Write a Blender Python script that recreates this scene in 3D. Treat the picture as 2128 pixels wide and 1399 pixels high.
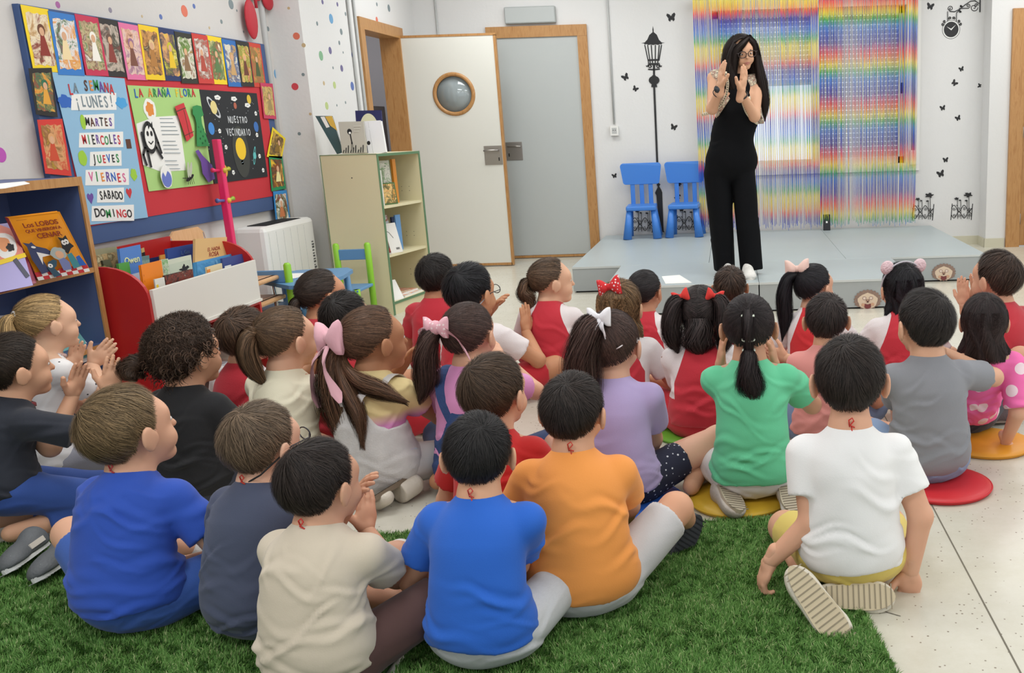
import bpy, math, random
import numpy as np
from mathutils import Vector, Matrix
PI = math.pi
for o in list(bpy.data.objects): bpy.data.objects.remove(o)
scene = bpy.context.scene
COL = scene.collection
# ------------------------------------------------------------------ camera
F_PX, PPX, PPY, CAM_H = 1968.0, 1516.5, 700.0, 1.245
PITCH, ROLL, YAW = .2239, -.032, .0056
def _cam_matrix():
    cx, sx, cy, sy, cz, sz = math.cos(PITCH), math.sin(PITCH), math.cos(ROLL), math.sin(ROLL), math.cos(YAW), math.sin(YAW)
    B = np.array([[1, 0, 0], [0, 0, -1], [0, 1, 0]], float)
    Y = np.array([[cz, sz, 0], [-sz, cz, 0], [0, 0, 1]])
    P = np.array([[1, 0, 0], [0, cx, -sx], [0, sx, cx]])
    R = np.array([[cy, -sy, 0], [sy, cy, 0], [0, 0, 1]])
    return R @ P @ B @ Y
CM = _cam_matrix()
cd = bpy.data.cameras.new('camera'); cam = bpy.data.objects.new('camera', cd); COL.objects.link(cam)
cd.sensor_width = 36; cd.sensor_fit = 'HORIZONTAL'; cd.lens = F_PX / 2128 * 36
cd.shift_x = -(PPX - 1064) / 2128; cd.shift_y = (PPY - 699.5) / 2128; cd.clip_start = .05
_r = Matrix([list(map(float, r)) for r in (np.diag([1, -1, -1]) @ CM)]).transposed()
cam.matrix_world = Matrix.Translation((0, 0, CAM_H)) @ _r.to_4x4()
scene.camera = cam
def at(px, py, ax, val):
    """the point of the place seen at a pixel of the photograph, on the plane axis = val"""
    d = CM.T @ np.array([(px - PPX) / F_PX, (py - PPY) / F_PX, 1.])
    C = np.array([0, 0, CAM_H]); t = (val - C[ax]) / d[ax]
    return Vector(C + t * d)
# ------------------------------------------------------------------ world, lights, exposure
w = bpy.data.worlds.new('world'); scene.world = w; w.use_nodes = True
w.node_tree.nodes['Background'].inputs[0].default_value = (.90, .95, 1.0, 1)
w.node_tree.nodes['Background'].inputs[1].default_value = 1.0
def area(name, loc, rot, sx, sy, power, col=(1, 1, 1)):
    l = bpy.data.lights.new(name, 'AREA'); l.shape = 'RECTANGLE'; l.size = sx; l.size_y = sy
    l.energy = power; l.color = col
    o = bpy.data.objects.new(name, l); COL.objects.link(o); o.location = loc; o.rotation_euler = rot
    return o
for lx in (-1.7, .6, 2.9):
    for ly in (.6, 3.2, 5.8, 8.0):
        area('ceiling_lamp', (lx, ly, 2.86), (0, 0, 0), 1.2, .6, (24 if ly > 5 else 21) if lx > -1 else (28 if ly > 5 else 33), (.965, .985, 1))
area('corridor_fill', (-3.95, 8.9, 2.86), (0, 0, 0), .6, .6, 26, (1, .98, .98))  # added unseen fill light, brightens the corridor behind the open doorway
area('window_daylight', (4.4, 3.2, 1.6), (0, PI / 2, 0), 1.6, 5.0, 26, (.95, .98, 1))
scene.view_settings.view_transform = 'Standard'; scene.view_settings.look = 'None'
scene.view_settings.gamma = 1; scene.view_settings.use_curve_mapping = False
scene.view_settings.exposure = -0.12
# ------------------------------------------------------------------ materials
def lin(c):
    if isinstance(c, str):
        c = c.lstrip('#'); c = [int(c[i:i + 2], 16) / 255 for i in (0, 2, 4)]
    return tuple(x / 12.92 if x <= .04045 else ((x + .055) / 1.055) ** 2.4 for x in c) + (1,)
MATS = {}
def nodes_of(m): return m.node_tree.nodes, m.node_tree.links
def mat(name, col='#888888', rough=.5, metal=0, bump=0, bscale=60, var=0, vscale=4, coat=0, emit=None, estr=0, trans=0, alpha=1, sheen=0, sss=0, stretch=None, spec=None):
    if name in MATS: return MATS[name]
    m = bpy.data.materials.new(name); m.use_nodes = True; n, l = nodes_of(m); p = n['Principled BSDF']
    c = lin(col); p.inputs['Base Color'].default_value = c
    p.inputs['Roughness'].default_value = rough; p.inputs['Metallic'].default_value = metal
    p.inputs['Coat Weight'].default_value = coat; p.inputs['Sheen Weight'].default_value = sheen
    p.inputs['Transmission Weight'].default_value = trans; p.inputs['Alpha'].default_value = alpha
    if spec is not None: p.inputs['Specular IOR Level'].default_value = spec
    if sss:
        p.inputs['Subsurface Weight'].default_value = sss; p.inputs['Subsurface Radius'].default_value = (.012, .005, .003)
        p.inputs['Subsurface Scale'].default_value = 1
    if emit: p.inputs['Emission Color'].default_value = lin(emit); p.inputs['Emission Strength'].default_value = estr
    tc = n.new('ShaderNodeTexCoord'); src = tc.outputs['Object']
    if stretch:
        mp = n.new('ShaderNodeMapping'); mp.inputs['Scale'].default_value = stretch; l.new(src, mp.inputs[0]); src = mp.outputs[0]
    if var:
        t = n.new('ShaderNodeTexNoise'); t.inputs['Scale'].default_value = vscale; t.inputs['Detail'].default_value = 4; l.new(src, t.inputs[0])
        mx = n.new('ShaderNodeMix'); mx.data_type = 'RGBA'; l.new(t.outputs[0], mx.inputs[0])
        mx.inputs[6].default_value = tuple(max(0, x * (1 - var)) for x in c[:3]) + (1,); mx.inputs[7].default_value = tuple(min(1, x * (1 + var)) for x in c[:3]) + (1,)
        l.new(mx.outputs[2], p.inputs['Base Color'])
    if bump:
        t = n.new('ShaderNodeTexNoise'); t.inputs['Scale'].default_value = bscale; t.inputs['Detail'].default_value = 3; l.new(src, t.inputs[0])
        b = n.new('ShaderNodeBump'); b.inputs['Strength'].default_value = bump; b.inputs['Distance'].default_value = .01; l.new(t.outputs[0], b.inputs['Height']); l.new(b.outputs[0], p.inputs['Normal'])
    MATS[name] = m; return m
def ramp(n, stops, mode='LINEAR'):
    r = n.new('ShaderNodeValToRGB'); r.color_ramp.interpolation = mode; e = r.color_ramp.elements
    e[0].position, e[0].color = stops[0][0], lin(stops[0][1]); e[1].position, e[1].color = stops[-1][0], lin(stops[-1][1])
    for q, c in stops[1:-1]: k = e.new(q); k.color = lin(c)
    return r
def wood(name, c1, c2, axis=(1, 1, 12), rough=.4, sc=6):
    if name in MATS: return MATS[name]
    m = mat(name, c1, rough); n, l = nodes_of(m); p = n['Principled BSDF']
    tc = n.new('ShaderNodeTexCoord'); mp = n.new('ShaderNodeMapping'); mp.inputs['Scale'].default_value = axis; l.new(tc.outputs['Object'], mp.inputs[0])
    t = n.new('ShaderNodeTexNoise'); t.inputs['Scale'].default_value = sc; t.inputs['Detail'].default_value = 6; t.inputs['Distortion'].default_value = 1.2; l.new(mp.outputs[0], t.inputs[0])
    r = ramp(n, [(.3, c2), (.5, c1), (.7, c2)]); l.new(t.outputs[0], r.inputs[0]); l.new(r.outputs[0], p.inputs['Base Color'])
    return m
def painting(name, cols, scale=14, seed=0):
    """loosely painted picture: warped patches of a few colours"""
    if name in MATS: return MATS[name]
    m = mat(name, cols[0], .45); n, l = nodes_of(m); p = n['Principled BSDF']
    tc = n.new('ShaderNodeTexCoord'); mp = n.new('ShaderNodeMapping'); mp.inputs['Location'].default_value = (seed * 3.1, seed * 1.7, seed * .9); l.new(tc.outputs['Object'], mp.inputs[0])
    t = n.new('ShaderNodeTexNoise'); t.inputs['Scale'].default_value = scale; t.inputs['Detail'].default_value = 5; t.inputs['Distortion'].default_value = .9; t.inputs['Roughness'].default_value = .65; l.new(mp.outputs[0], t.inputs[0])
    k = len(cols); r = ramp(n, [(.3 + .4 * i / (k - 1), c) for i, c in enumerate(cols)]); l.new(t.outputs[0], r.inputs[0]); l.new(r.outputs[0], p.inputs['Base Color'])
    return m
# ------------------------------------------------------------------ objects
def tag(o, label=None, cat=None, group=None, kind=None):
    for k, v in (('label', label), ('category', cat), ('group', group), ('kind', kind)):
        if v: o[k] = v
    return o
def thing(name, label, cat, loc=(0, 0, 0), rz=0, group=None):
    o = bpy.data.objects.new(name, None); COL.objects.link(o); o.empty_display_size = .05
    o.location = loc; o.rotation_euler = (0, 0, rz); return tag(o, label, cat, group)
def link(name, me, parent=None):
    o = bpy.data.objects.new(name, me); COL.objects.link(o)
    if parent is not None: o.parent = parent
    return o
class MB:
    """collects shapes into one mesh"""
    def __init__(s): s.v = []; s.f = []; s.m = []; s.mats = []; s.sm = []; s.T = Matrix()
    def mi(s, m):
        if m not in s.mats: s.mats.append(m)
        return s.mats.index(m)
    def add(s, vs, fs, m, smooth=False):
        b = len(s.v); s.v += [tuple(s.T @ Vector(p)) for p in vs]; i = s.mi(m)
        for f in fs: s.f.append([b + k for k in f]); s.m.append(i); s.sm.append(smooth)
        return s
    def box(s, lo, hi, m, bev=0):
        (a, b, c), (d, e, f) = lo, hi
        if bev:
            x0, x1 = sorted((a, d)); y0, y1 = sorted((b, e)); z0, z1 = sorted((c, f)); bev = min(bev, .45 * min(x1 - x0, y1 - y0, z1 - z0))
            bm = bmesh_new(); g = bmesh.ops.create_cube(bm, size=1)
            for v in bm.verts: v.co = Vector(((x0 + x1) / 2 + v.co.x * (x1 - x0), (y0 + y1) / 2 + v.co.y * (y1 - y0), (z0 + z1) / 2 + v.co.z * (z1 - z0)))
            bmesh.ops.bevel(bm, geom=list(bm.edges), offset=bev, segments=2, affect='EDGES', profile=.5)
            bm.verts.index_update(); s.add([v.co[:] for v in bm.verts], [[v.index for v in q.verts] for q in bm.faces], m); bm.free(); return s
        vs = [(x, y, z) for x in (a, d) for y in (b, e) for z in (c, f)]
        return s.add(vs, [(0, 1, 3, 2), (4, 6, 7, 5), (0, 4, 5, 1), (2, 3, 7, 6), (0, 2, 6, 4), (1, 5, 7, 3)], m)
    def tube(s, pts, r, m, seg=10, cap=True, flat=1.0):
        pts = [Vector(p) for p in pts]; n = len(pts); rs = r if hasattr(r, '__len__') else [r] * n
        vs = []; fs = []; up = None
        for i, p in enumerate(pts):
            t = (pts[min(i + 1, n - 1)] - pts[max(i - 1, 0)]).normalized()
            if up is None: up = Vector((0, 0, 1)) if abs(t.z) < .9 else Vector((1, 0, 0))
            a = t.cross(up); a = a.normalized() if a.length > 1e-6 else Vector((1, 0, 0)); b = a.cross(t).normalized(); up = b
            for k in range(seg): q = 2 * PI * k / seg; vs.append(p + rs[i] * (math.cos(q) * a + flat * math.sin(q) * b))
        for i in range(n - 1):
            for k in range(seg): k2 = (k + 1) % seg; fs.append((i * seg + k, i * seg + k2, (i + 1) * seg + k2, (i + 1) * seg + k))
        if cap: fs.append(tuple(range(seg))[::-1]); fs.append(tuple((n - 1) * seg + k for k in range(seg)))
        return s.add(vs, fs, m, True)
    def lathe(s, prof, m, c=(0, 0, 0), seg=24):
        vs = [(c[0] + r * math.cos(2 * PI * k / seg), c[1] + r * math.sin(2 * PI * k / seg), c[2] + z) for r, z in prof for k in range(seg)]
        fs = [(i * seg + k, i * seg + (k + 1) % seg, (i + 1) * seg + (k + 1) % seg, (i + 1) * seg + k) for i in range(len(prof) - 1) for k in range(seg)]
        return s.add(vs, fs, m, True)
    def ell(s, c, r, m, seg=16, rot=None):
        vs = []; rg = seg // 2
        for i in range(rg + 1):
            a = PI * i / rg
            for k in range(seg):
                q = 2 * PI * k / seg; p = Vector((r[0] * math.sin(a) * math.cos(q), r[1] * math.sin(a) * math.sin(q), r[2] * math.cos(a)))
                if rot: p = rot @ p
                vs.append(p + Vector(c))
        fs = [(i * seg + k, (i + 1) * seg + k, (i + 1) * seg + (k + 1) % seg, i * seg + (k + 1) % seg) for i in range(rg) for k in range(seg)]
        return s.add(vs, fs, m, True)
    def prism(s, pts, d, m, off=(0, 0, 0)):
        """outline pts (3-D), pushed along vector d"""
        n = len(pts); d = Vector(d); o = Vector(off); a = [Vector(p) + o for p in pts]
        vs = a + [p + d for p in a]
        fs = [tuple(range(n))[::-1], tuple(range(n, 2 * n))] + [(i, (i + 1) % n, n + (i + 1) % n, n + i) for i in range(n)]
        return s.add(vs, fs, m)
    def build(s, name, parent=None, loc=None):
        me = bpy.data.meshes.new(name); me.from_pydata(s.v, [], s.f)
        for m in s.mats: me.materials.append(m)
        me.polygons.foreach_set('material_index', s.m); me.polygons.foreach_set('use_smooth', s.sm); me.update()
        o = link(name, me, parent)
        if loc: o.location = loc
        return o
import bmesh
def bmesh_new(): return bmesh.new()
def copy_tree(o, parent=None):
    c = o.copy(); COL.objects.link(c); c.parent = parent
    for ch in list(o.children): copy_tree(ch, c)
    return c
def lettering(text, size, m, O, U, V, parent=None, name='lettering', bold=0.0, depth=.0006, align='CENTER', sx=1.0):
    """writing laid on the plane through O with reading direction U and up direction V"""
    cu = bpy.data.curves.new('t', 'FONT'); cu.body = text; cu.size = size; cu.align_x = align; cu.align_y = 'CENTER'
    cu.extrude = depth; cu.offset = bold; cu.resolution_u = 3
    t = bpy.data.objects.new('t', cu); COL.objects.link(t)
    bpy.context.view_layer.update()
    me = bpy.data.meshes.new_from_object(t.evaluated_get(bpy.context.evaluated_depsgraph_get()))
    bpy.data.objects.remove(t); bpy.data.curves.remove(cu)
    U = Vector(U).normalized(); V = Vector(V).normalized(); N = U.cross(V)
    M = Matrix((U * sx, V, N)).transposed().to_4x4(); M.translation = Vector(O); me.transform(M)
    me.materials.clear(); me.materials.append(m); me.name = name
    return link(name, me, parent)
class Sheet:
    """flat artwork on a plane: coordinates u (reading direction) and v (up) in metres"""
    def __init__(s, O, U, V): s.O = Vector(O); s.U = Vector(U).normalized(); s.V = Vector(V).normalized(); s.N = s.U.cross(s.V); s.b = MB(); s.k = 0
    def P(s, u, v, w=0): return s.O + s.U * u + s.V * v + s.N * w
    def poly(s, pts, m, t=.0006, w=None):
        if w is None: s.k += 1; w = .0004 * s.k
        a = 0
        for i in range(len(pts)): a += pts[i][0] * pts[(i + 1) % len(pts)][1] - pts[(i + 1) % len(pts)][0] * pts[i][1]
        if a < 0: pts = pts[::-1]
        s.b.prism([s.P(u, v) for u, v in pts], s.N * t, m, s.N * w); return s
    def rect(s, u0, v0, u1, v1, m, rot=0, **k):
        cu, cv = (u0 + u1) / 2, (v0 + v1) / 2; c, sn = math.cos(rot), math.sin(rot)
        return s.poly([(cu + (a - cu) * c - (b - cv) * sn, cv + (a - cu) * sn + (b - cv) * c) for a, b in ((u0, v0), (u1, v0), (u1, v1), (u0, v1))], m, **k)
    def oval(s, u, v, ru, rv, m, rot=0, n=20, wob=0, **k):
        p = []
        for i in range(n):
            q = 2 * PI * i / n; f = 1 + wob * math.sin(5 * q + u * 40) + wob * .6 * math.sin(9 * q + v * 50); a, b = ru * math.cos(q) * f, rv * math.sin(q) * f
            p.append((u + a * math.cos(rot) - b * math.sin(rot), v + a * math.sin(rot) + b * math.cos(rot)))
        return s.poly(p, m, **k)
    def line(s, pts, wd, m, t=.0006, w=None):
        if w is None: s.k += 1; w = .0004 * s.k
        for (a, b), (c, d) in zip(pts[:-1], pts[1:]):
            L = math.hypot(c - a, d - b)
            if L < 1e-6: continue
            x, y = -(d - b) / L * wd / 2, (c - a) / L * wd / 2; ex, ey = (c - a) / L * wd * .25, (d - b) / L * wd * .25
            s.poly([(a + x - ex, b + y - ey), (a - x - ex, b - y - ey), (c - x + ex, d - y + ey), (c + x + ex, d + y + ey)], m, t, w)
        return s
    def text(s, t, u, v, size, m, parent=None, **k): s.k += 1; return lettering(t, size, m, s.P(u, v, .0004 * s.k + .0012), s.U, s.V, parent, **k)
    def build(s, name, parent=None): return s.b.build(name, parent)
# ================================================================== the room
XB, XD, YP, YW = -3.1, -2.88, 6.75, 9.2          # board wall, door wall, pilaster face, back wall
def floor_material():
    m = mat('terrazzo', '#d3cdbc', .26); n, l = nodes_of(m); p = n['Principled BSDF']; tc = n.new('ShaderNodeTexCoord')
    v = n.new('ShaderNodeTexVoronoi'); v.inputs['Scale'].default_value = 70; l.new(tc.outputs['Object'], v.inputs[0])
    nz = n.new('ShaderNodeTexNoise'); nz.inputs['Scale'].default_value = 2; nz.inputs['Detail'].default_value = 8; nz.inputs['Roughness'].default_value = .8; l.new(tc.outputs['Object'], nz.inputs[0])
    r1 = ramp(n, [(.35, '#c6c1b0'), (.65, '#d2cec1')]); l.new(nz.outputs[0], r1.inputs[0])
    wn = n.new('ShaderNodeTexWhiteNoise'); l.new(v.outputs['Color'], wn.inputs[0])
    gt = n.new('ShaderNodeMath'); gt.operation = 'GREATER_THAN'; gt.inputs[1].default_value = .80; l.new(wn.outputs[0], gt.inputs[0])
    lt = n.new('ShaderNodeMath'); lt.operation = 'LESS_THAN'; lt.inputs[1].default_value = .20; l.new(v.outputs[0], lt.inputs[0])
    mu = n.new('ShaderNodeMath'); mu.operation = 'MULTIPLY'; l.new(gt.outputs[0], mu.inputs[0]); l.new(lt.outputs[0], mu.inputs[1])
    mx = n.new('ShaderNodeMix'); mx.data_type = 'RGBA'; l.new(mu.outputs[0], mx.inputs[0]); l.new(r1.outputs[0], mx.inputs[6]); mx.inputs[7].default_value = lin('#8a7f70')
    l.new(mx.outputs[2], p.inputs['Base Color']); return m
M_floor = floor_material()
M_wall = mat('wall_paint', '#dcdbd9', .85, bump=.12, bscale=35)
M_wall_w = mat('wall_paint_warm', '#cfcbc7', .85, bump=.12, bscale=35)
M_oak = wood('oak', '#b98a55', '#a5733f', (8, 8, 1), .4, 5); M_beech = wood('beech', '#dcae80', '#cf9d6c', (1, 8, 1), .3)
M_door = mat('door_laminate', '#dddcd3', .45); M_grayd = mat('grey_laminate', '#b6bab8', .4)
M_steel = mat('steel', '#a9a49f', .35, .9); M_white = mat('white_plastic', '#e6e5e0', .4); M_black = mat('black', '#15161a', .5)
M_paper = mat('paper', '#ecebe6', .7); M_dark = mat('dark_gap', '#1b1a1a', .8); M_grey = mat('grey_conduit', '#b9bab8', .5)
M_decal = mat('black_vinyl', '#1a1a1c', .5)
def struct(name, b): o = b.build(name); o['kind'] = 'structure'; return o
struct('floor', MB().box((-6, -2, -.1), (6, 11.5, 0), M_floor))
struct('ceiling', MB().box((-6, -2, 2.9), (6, 11.5, 3.0), mat('ceiling_paint', '#e4e3df', .9)))
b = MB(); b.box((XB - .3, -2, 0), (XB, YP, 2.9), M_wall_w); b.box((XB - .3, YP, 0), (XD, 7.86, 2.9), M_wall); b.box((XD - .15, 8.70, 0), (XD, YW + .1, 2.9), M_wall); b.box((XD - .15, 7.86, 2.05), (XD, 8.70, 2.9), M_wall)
struct('wall_left', b)
WX0, WX1, WZ0, WZ1 = -.12, 1.68, .80, 2.24        # window opening
b = MB(); b.box((XD, YW, 0), (WX0, YW + .25, 2.9), M_wall); b.box((WX1, YW, 0), (2.42, YW + .25, 2.9), M_wall); b.box((WX0, YW, 0), (WX1, YW + .25, WZ0), M_wall); b.box((WX0, YW, WZ1), (WX1, YW + .25, 2.9), M_wall)
struct('wall_back', b)
b = MB(); b.box((2.40, 8.95, 0), (2.60, YW + .25, 2.9), M_wall); b.box((2.6, 8.95, 2.15), (4.6, 9.2, 2.9), M_wall); b.box((3.6, 8.95, 0), (4.6, 9.2, 2.15), M_wall); struct('wall_right', b)
b = MB(); b.box((4.5, -2, 0), (4.6, .6, 2.9), M_wall); b.box((4.5, 5.8, 0), (4.6, 8.95, 2.9), M_wall); b.box((4.5, .6, 0), (4.6, 5.8, .8), M_wall); b.box((4.5, .6, 2.4), (4.6, 5.8, 2.9), M_wall); struct('wall_side', b)
M_base = mat('skirting', '#c9c4ae', .3)
b = MB(); b.box((1.96, YW - .012, 0), (2.39, YW, .085), M_base); b.box((2.388, 8.94, 0), (2.40, YW, .085), M_base); b.box((2.388, 8.938, 0), (2.575, 8.95, .085), M_base); struct('baseboard_back', b)
struct('baseboard_left', MB().box((XD, 8.82, 0), (XD + .012, 9.2, .085), M_base))
struct('trim_1', MB().box((.6245, -2, 0), (.6285, 6.2, .0012), mat('joint', '#6f695c', .8)))
struct('trim_2', MB().box((-1.76, 2.5, 0), (-1.757, 7.1, .0008), mat('joint_pale', '#b3ac9a', .8)))
struct('trim_3', MB().add([(.30, 2.262, .001), (.40, 2.194, .001), (.401, 2.197, .001), (.302, 2.266, .001)], [(0, 1, 2, 3)], MATS['joint']))
# ---- door_1 (left wall, leaf standing open) with the corridor behind it
b = MB()
for y0, y1 in ((7.78, 7.87), (8.69, 8.79)): b.box((XD - .16, y0, 0), (XD + .02, y1, 2.045), M_oak)
b.box((XD - .16, 7.78, 2.045), (XD + .02, 8.79, 2.135), M_oak)
struct('door_1', b)
b = MB(); b.box((-4.9, 7.2, 0), (-4.8, 11, 2.9), mat('corridor_paint', '#a09ea2', .9)); b.box((-4.9, 10.4, 0), (-3.05, 10.5, 2.9), MATS['corridor_paint']); b.box((-4.8, 7.1, 0), (-3.41, 7.2, 2.9), MATS['corridor_paint']); struct('wall_corridor', b)
t = thing('corridor_cabinet', 'dark brown cabinet seen through the open left doorway', 'cabinet', (-3.9, 9.75, 0))
b = MB(); b.box((-.4, -.2, 0), (.4, .2, 1.5), mat('dark_wood', '#3b2a22', .5), .005); b.build('body', t); MB().box((-.36, -.215, .05), (-.02, -.2, 1.45), MATS['dark_wood']).build('door', t); MB().box((.02, -.215, .05), (.36, -.2, 1.45), MATS['dark_wood']).build('door', t)
for i in range(4): tag(MB().box((-4.1 + .02 * i, 9.62, 1.501 + i * .035), (-3.72 + .01 * i, 9.9, 1.534 + i * .035), mat('box_pale%d' % (i % 2), ('#cfc9c6', '#b9a8a8')[i % 2], .8)).build('folder'), ('bottom', 'second', 'third', 'top')[i] + ' pale folder in the pile on the dark corridor cabinet', 'folder', 'folders on the corridor cabinet')
t = thing('open_door_leaf', 'white door leaf with round window and wooden edge, standing open before the grey door', 'door', (-2.865, 8.73, .01))
Lw, Lh = .825, 2.04; cxr, czr = .43, 1.545
def ring_plate(b, w, h, cx, cz, r, y0, y1, m, n=40):
    """panel w x h with a round hole"""
    for y, flip in ((y0, 0), (y1, 1)):
        vs = []; fs = []
        for i in range(n):
            q = 2 * PI * i / n; c, s = math.cos(q), math.sin(q)
            k = min([(w - cx) / c if c > 1e-6 else 9, -cx / c if c < -1e-6 else 9, (h - cz) / s if s > 1e-6 else 9, -cz / s if s < -1e-6 else 9])
            vs += [(cx + r * c, y, cz + r * s), (cx + k * c, y, cz + k * s)]
        for i in range(n):
            j = (i + 1) % n; f = [2 * i, 2 * i + 1, 2 * j + 1, 2 * j]; fs.append(f if flip else f[::-1])
        for X, Z in ((0, 0), (w, 0), (w, h), (0, h)):       # corners between neighbouring rays
            a = math.atan2(Z - cz, X - cx) % (2 * PI); i = int(a / (2 * PI) * n); j = (i + 1) % n; vs.append((X, y, Z)); f = [2 * i + 1, len(vs) - 1, 2 * j + 1]; fs.append(f if flip else f[::-1])
        b.add(vs, fs, m)
b = MB(); ring_plate(b, Lw, Lh, cxr, czr, .165, -.02, .018, M_door); b.build('panel', t)
b = MB(); e = .016
for lo, hi in (((-e, -.024, -.0), (0.006, .02, Lh)), ((Lw - .006, -.024, 0), (Lw + e, .02, Lh)), ((-e, -.024, Lh - .004), (Lw + e, .02, Lh + e)), ((0, -.024, 0), (Lw, .02, .022))): b.box(lo, hi, M_oak)
b.build('edge_trim', t)
def torus(b, c, R, r, m, ax='y', n=40, k=8, sq=1):
    vs = [(0, 0, 0)] * 0
    for i in range(n):
        q = 2 * PI * i / n
        for j in range(k):
            p = 2 * PI * j / k; rr = R + r * math.cos(p); h = r * math.sin(p) * sq
            x, z = rr * math.cos(q), rr * math.sin(q)
            vs.append({'y': (c[0] + x, c[1] + h, c[2] + z), 'z': (c[0] + x, c[1] + z, c[2] + h), 'x': (c[0] + h, c[1] + x, c[2] + z)}[ax])
    b.add(vs, [(i * k + j, i * k + (j + 1) % k, ((i + 1) % n) * k + (j + 1) % k, ((i + 1) % n) * k + j) for i in range(n) for j in range(k)], m, True)
b = MB(); torus(b, (cxr, -.02, czr), .172, .018, M_oak, sq=.7); pf = b.build('window_ring', t)
M_pglass = mat('porthole_glass', '#98a2a4', .08, spec=.8)
b = MB(); b.T = Matrix.Translation((cxr, -.004, czr)) @ Matrix.Rotation(PI / 2, 4, 'X'); b.lathe([(0, -.003), (.168, -.003), (.168, .003), (0, .003)], M_pglass, seg=40); b.build('window_glass', t)
def door_handle(par, x, z, y, s=1):
    MB().box((x - .08, y - .006, z - .085), (x + .08, y, z + .085), M_steel, .003).build('handle_plate', par)
    MB().tube([(x + s * .05, y - .0, z + .045), (x + s * .05, y - .045, z + .045), (x - s * .03, y - .05, z + .045), (x - s * .075, y - .048, z + .043)], .008, M_steel).build('handle', par)
    MB().box((x + s * .045, y - .0075, z - .05), (x + s * .055, y - .0055, z - .02), M_dark).build('keyhole', par)
door_handle(t, .735, 1.0, -.02); [MB().box((-.028, -.03, z), (-.004, .0, z + .09), M_steel).build('hinge', t) for z in (.2, 1.0, 1.8)]
# ---- door_2 in the back wall
b = MB(); fx0, fx1 = -2.22, -1.285
for lo, hi in (((fx0, YW - .03, 0), (fx0 + .09, YW, 2.06)), ((fx1 - .09, YW - .03, 0), (fx1, YW, 2.06)), ((fx0, YW - .032, 2.06), (fx1, YW, 2.16)), ((fx0 + .09, YW - .02, .006), (fx1 - .09, YW - .008, .028))): b.box(lo, hi, M_oak)
struct('door_2', b)
t = thing('grey_door_panel', 'closed plain grey door in a wooden frame left of the stage', 'door', (fx0 + .09, YW - .012, .0))
MB().box((0, -.004, .03), (.755, .011, 2.06), M_grayd).build('panel', t); door_handle(t, .085, 1.03, -.004, -1)
# ---- door_3, right
b = MB(); b.box((2.585, 8.915, 0), (2.71, 9.08, 2.06), M_oak); b.box((2.585, 8.915, 2.06), (3.6, 9.08, 2.15), M_oak); struct('door_3', b)
t = thing('wooden_door_leaf', 'wooden door leaf at the right edge beyond the white pillar', 'door', (2.72, 8.95, .01))
MB().box((0, 0, 0), (.85, .04, 2.04), M_oak, .003).build('panel', t); [MB().tube([(-.004, -.01, z), (-.004, -.01, z + .1)], .008, M_steel).build('hinge', t) for z in (.2, 1.0, 1.75)]
# ---- window
b = MB(); fr = M_white
for lo, hi in (((WX0 - .03, YW - .02, WZ0 - .07), (WX1 + .13, YW, WZ0)), ((WX0 - .03, YW - .02, WZ1), (WX1 + .13, YW, WZ1 + .1)), ((WX0 - .03, YW - .02, WZ0), (WX0, YW, WZ1)), ((WX1, YW - .02, WZ0), (WX1 + .13, YW, WZ1)),
               ((WX0, YW + .1, WZ0), (WX0 + .05, YW + .16, WZ1)), ((WX1 - .05, YW + .1, WZ0), (WX1, YW + .16, WZ1)), ((WX0, YW + .1, WZ0), (WX1, YW + .16, WZ0 + .06)), ((WX0, YW + .1, WZ1 - .06), (WX1, YW + .16, WZ1)), ((.80, YW + .09, WZ0), (.88, YW + .17, WZ1))): b.box(lo, hi, fr)
struct('window_1', b)
gl = mat('window_pane', '#ffffff', .02, trans=1, alpha=.25)
struct('window_2', MB().box((WX0 + .05, YW + .128, WZ0 + .06), (.80, YW + .132, WZ1 - .06), gl).box((.88, YW + .128, WZ0 + .06), (WX1 - .05, YW + .132, WZ1 - .06), gl))
M_slat = mat('shutter_slat', '#dcdfe0', .5)
def shutter(x0, x1, zb, lab):
    t = thing('roller_shutter', lab, 'shutter', (x0, YW + .2, zb)); b = MB(); z = 0
    while zb + z < WZ1 - .01:
        b.box((0, 0, z), (x1 - x0, .012, z + .036), M_slat)
        x = 0
        while x < x1 - x0 - .03: b.box((x, .002, z + .036), (x + .014, .01, z + .0435), M_slat); x += .034
        z += .0435
    o = b.build('slats', t); MB().box((0, -.004, -.02), (x1 - x0, .016, 0), M_white).build('bottom_rail', t)
shutter(WX0 + .02, .83, 1.58, 'left roller shutter half lowered behind the rainbow curtain')
shutter(.85, WX1 - .02, WZ0 + .08, 'right roller shutter lowered with rows of light holes behind the rainbow curtain')
t = thing('shutter_strap', 'grey shutter pull strap running down beside the window', 'strap', (0, 0, 0)); p0, p1 = at(1908, 40, 1, YW - .02), at(1897, 312, 1, YW - .02)
MB().box((p1.x - .014, YW - .028, p1.z), (p1.x + .014, YW - .022, 2.3), mat('strap', '#8e8f8b', .8)).build('webbing', t); MB().box((p1.x - .03, YW - .04, p1.z - .14), (p1.x + .03, YW - .02, p1.z + .0), M_white, .008).build('winder', t)
p = at(1874, 183, 1, YW - .022); tag(MB().box((p.x - .01, YW - .035, p.z - .05), (p.x + .01, YW - .02, p.z + .05), M_black, .004).build('window_latch'), 'small black latch on the white window frame', 'latch')
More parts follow.
